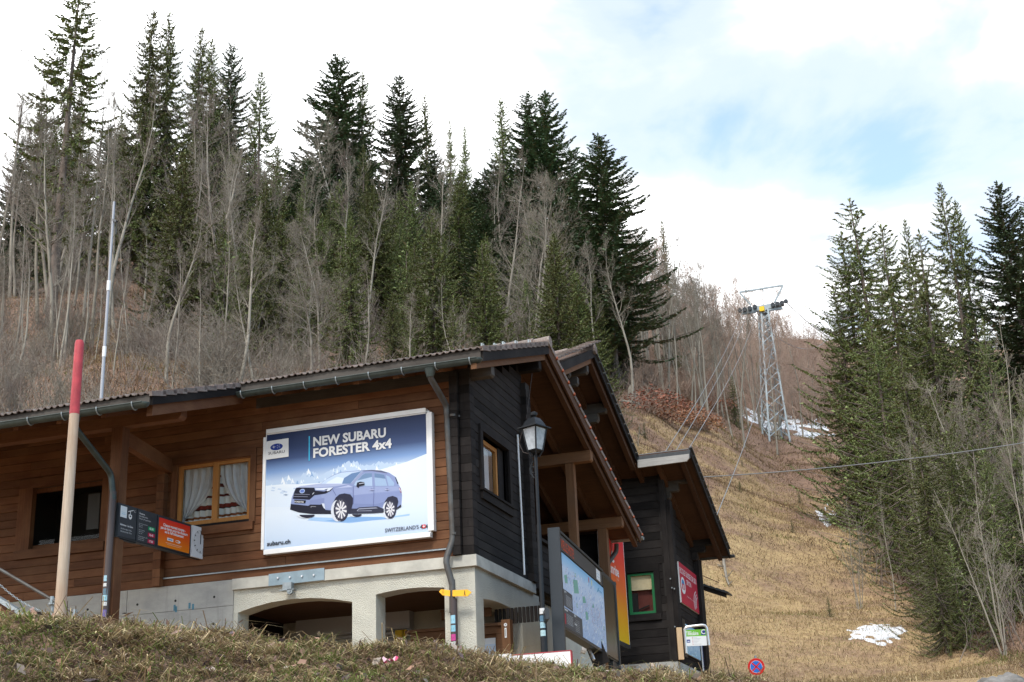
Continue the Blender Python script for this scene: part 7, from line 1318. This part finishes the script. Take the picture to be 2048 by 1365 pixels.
# dry grass of the ski slope and the clearing on the left
def slope(nm, lab, n, x0, x1, d0, d1, ok, Lm, wd_, p):
    px = rg.uniform(x0, x1, n); d = np.exp(rg.uniform(math.log(d0), math.log(d1), n)); azr = np.array([0.0]); xs = np.linspace(x0, x1, 60); aa = np.array([math.atan2(*ray(q, 1000)[:2]) for q in xs]); azr = np.interp(px, xs, aa); x = CAM[0]+d*np.sin(azr); y = CAM[1]+d*np.cos(azr); z = terr(x, y)
    keep = ok(px, d, x, y); x, y, z, d = x[keep], y[keep], z[keep], d[keep]; k = len(x); pt = np.sin(x*.31+y*.17)+np.sin(x*.13-y*.29+1)+np.sin(x*.7+y*.45)*.6+np.sin(x*1.3-y*.9+2)*.5+rg.normal(0, .35, k)+np.clip((d-62)/45, -.6, 1.3); g2 = np.sin(x*.9+y*.5+4)+np.sin(x*.45-y*.8)+np.sin(x*2.1+y*1.6)*.7+rg.normal(0, .3, k)
    col = np.where((pt > .5)[:, None], pick(k, [.03,.12,.33,.02,.01,.48,.01]), pick(k, p)); col = np.where((g2 > 1.75)[:, None], pick(k, [.1,.2,.1,.35,.2,.05,0]), col); col = col*.75+.25*col.mean(0)*(col.mean(1, keepdims=True)/col.mean())**.5; dn_ = np.stack([CAM[0]-x, CAM[1]-y, np.zeros(k)], 1); dn_ /= np.linalg.norm(dn_, axis=1, keepdims=True); sc = np.clip(d/55, .8, 2.2)
    V, F3, c = blades(np.stack([x, y, z-.03], 1), rg.gamma(5, Lm/5, k)*sc**.6, rg.uniform(*wd_, k)*sc, rg.uniform(.35, 1.3, k), col, .6, dn_*.7); o = link(nm, np_mesh(nm, V, F3, c), M['blade']); tag(o, lab, 'grass', kind='stuff')
slope('dry_grass', 'dry yellow grass covering the open ski slope', 225000, 1230, 2060, 34, 175, lambda px, d, x, y: px < np.interp(d, [36, 45, 60, 80, 110, 175], [2060, 1900, 1800, 1730, 1680, 1660]), .22, (.005, .011), [.36,.28,.16,.03,.01,.06,.10])
slope('near_dry_grass', 'dry yellow grass just beyond the bank at lower right', 26000, 1400, 2130, 11, 37, lambda px, d, x, y: rg.random(len(px)) < .95, .12, (.003, .007), [.30,.28,.18,.03,.01,.12,.08])
slope('clearing_grass', 'tawny grass on the small clearing behind the left roof', 16000, 130, 430, 60, 100, lambda px, d, x, y: rg.random(len(px)) < .8, .4, (.008, .02), [.20,.28,.24,.02,.01,.22,.03])
slope('wood_floor_litter', 'brown leaf litter and stalks on the floor of the right hand wood', 40000, 1640, 2120, 34, 120, lambda px, d, x, y: px > np.interp(d, [34, 45, 60, 80, 120], [2000, 1880, 1780, 1710, 1660]), .35, (.008, .018), [.10,.24,.30,.03,.03,.28,.02])
slope('forest_litter', 'brown leaf litter and dead stalks under the bare trees', 45000, -60, 1260, 55, 150, lambda px, d, x, y: rg.random(len(px)) < .9, .4, (.008, .02), [.10,.24,.30,.03,.01,.30,.02])
for ob in SC.objects:
    if ob.type == 'MESH' and ob.parent is None and 'category' not in ob and 'kind' not in ob: print('UNTAGGED', ob.name)

# alike neighbours told apart by their order from left to right
ORD = ['first','second','third','fourth','fifth','sixth','seventh','eighth','ninth']
bylab = {}
for ob in SC.objects:
    if ob.parent is None and ob.get('group') and ob.get('label'): bylab.setdefault(ob['label'], []).append(ob)
for lab, L in bylab.items():
    if 2 <= len(L) <= 9:
        L.sort(key=lambda q: ((np.array(q.location)-CAM)@RT)/((np.array(q.location)-CAM)@FW))
        for i, ob in enumerate(L):
            s_ = ('left one' if i == 0 else 'right one') if len(L) == 2 else ORD[i]+' from left'
            if len((lab+', '+s_).split()) <= 16: ob['label'] = lab+', '+s_
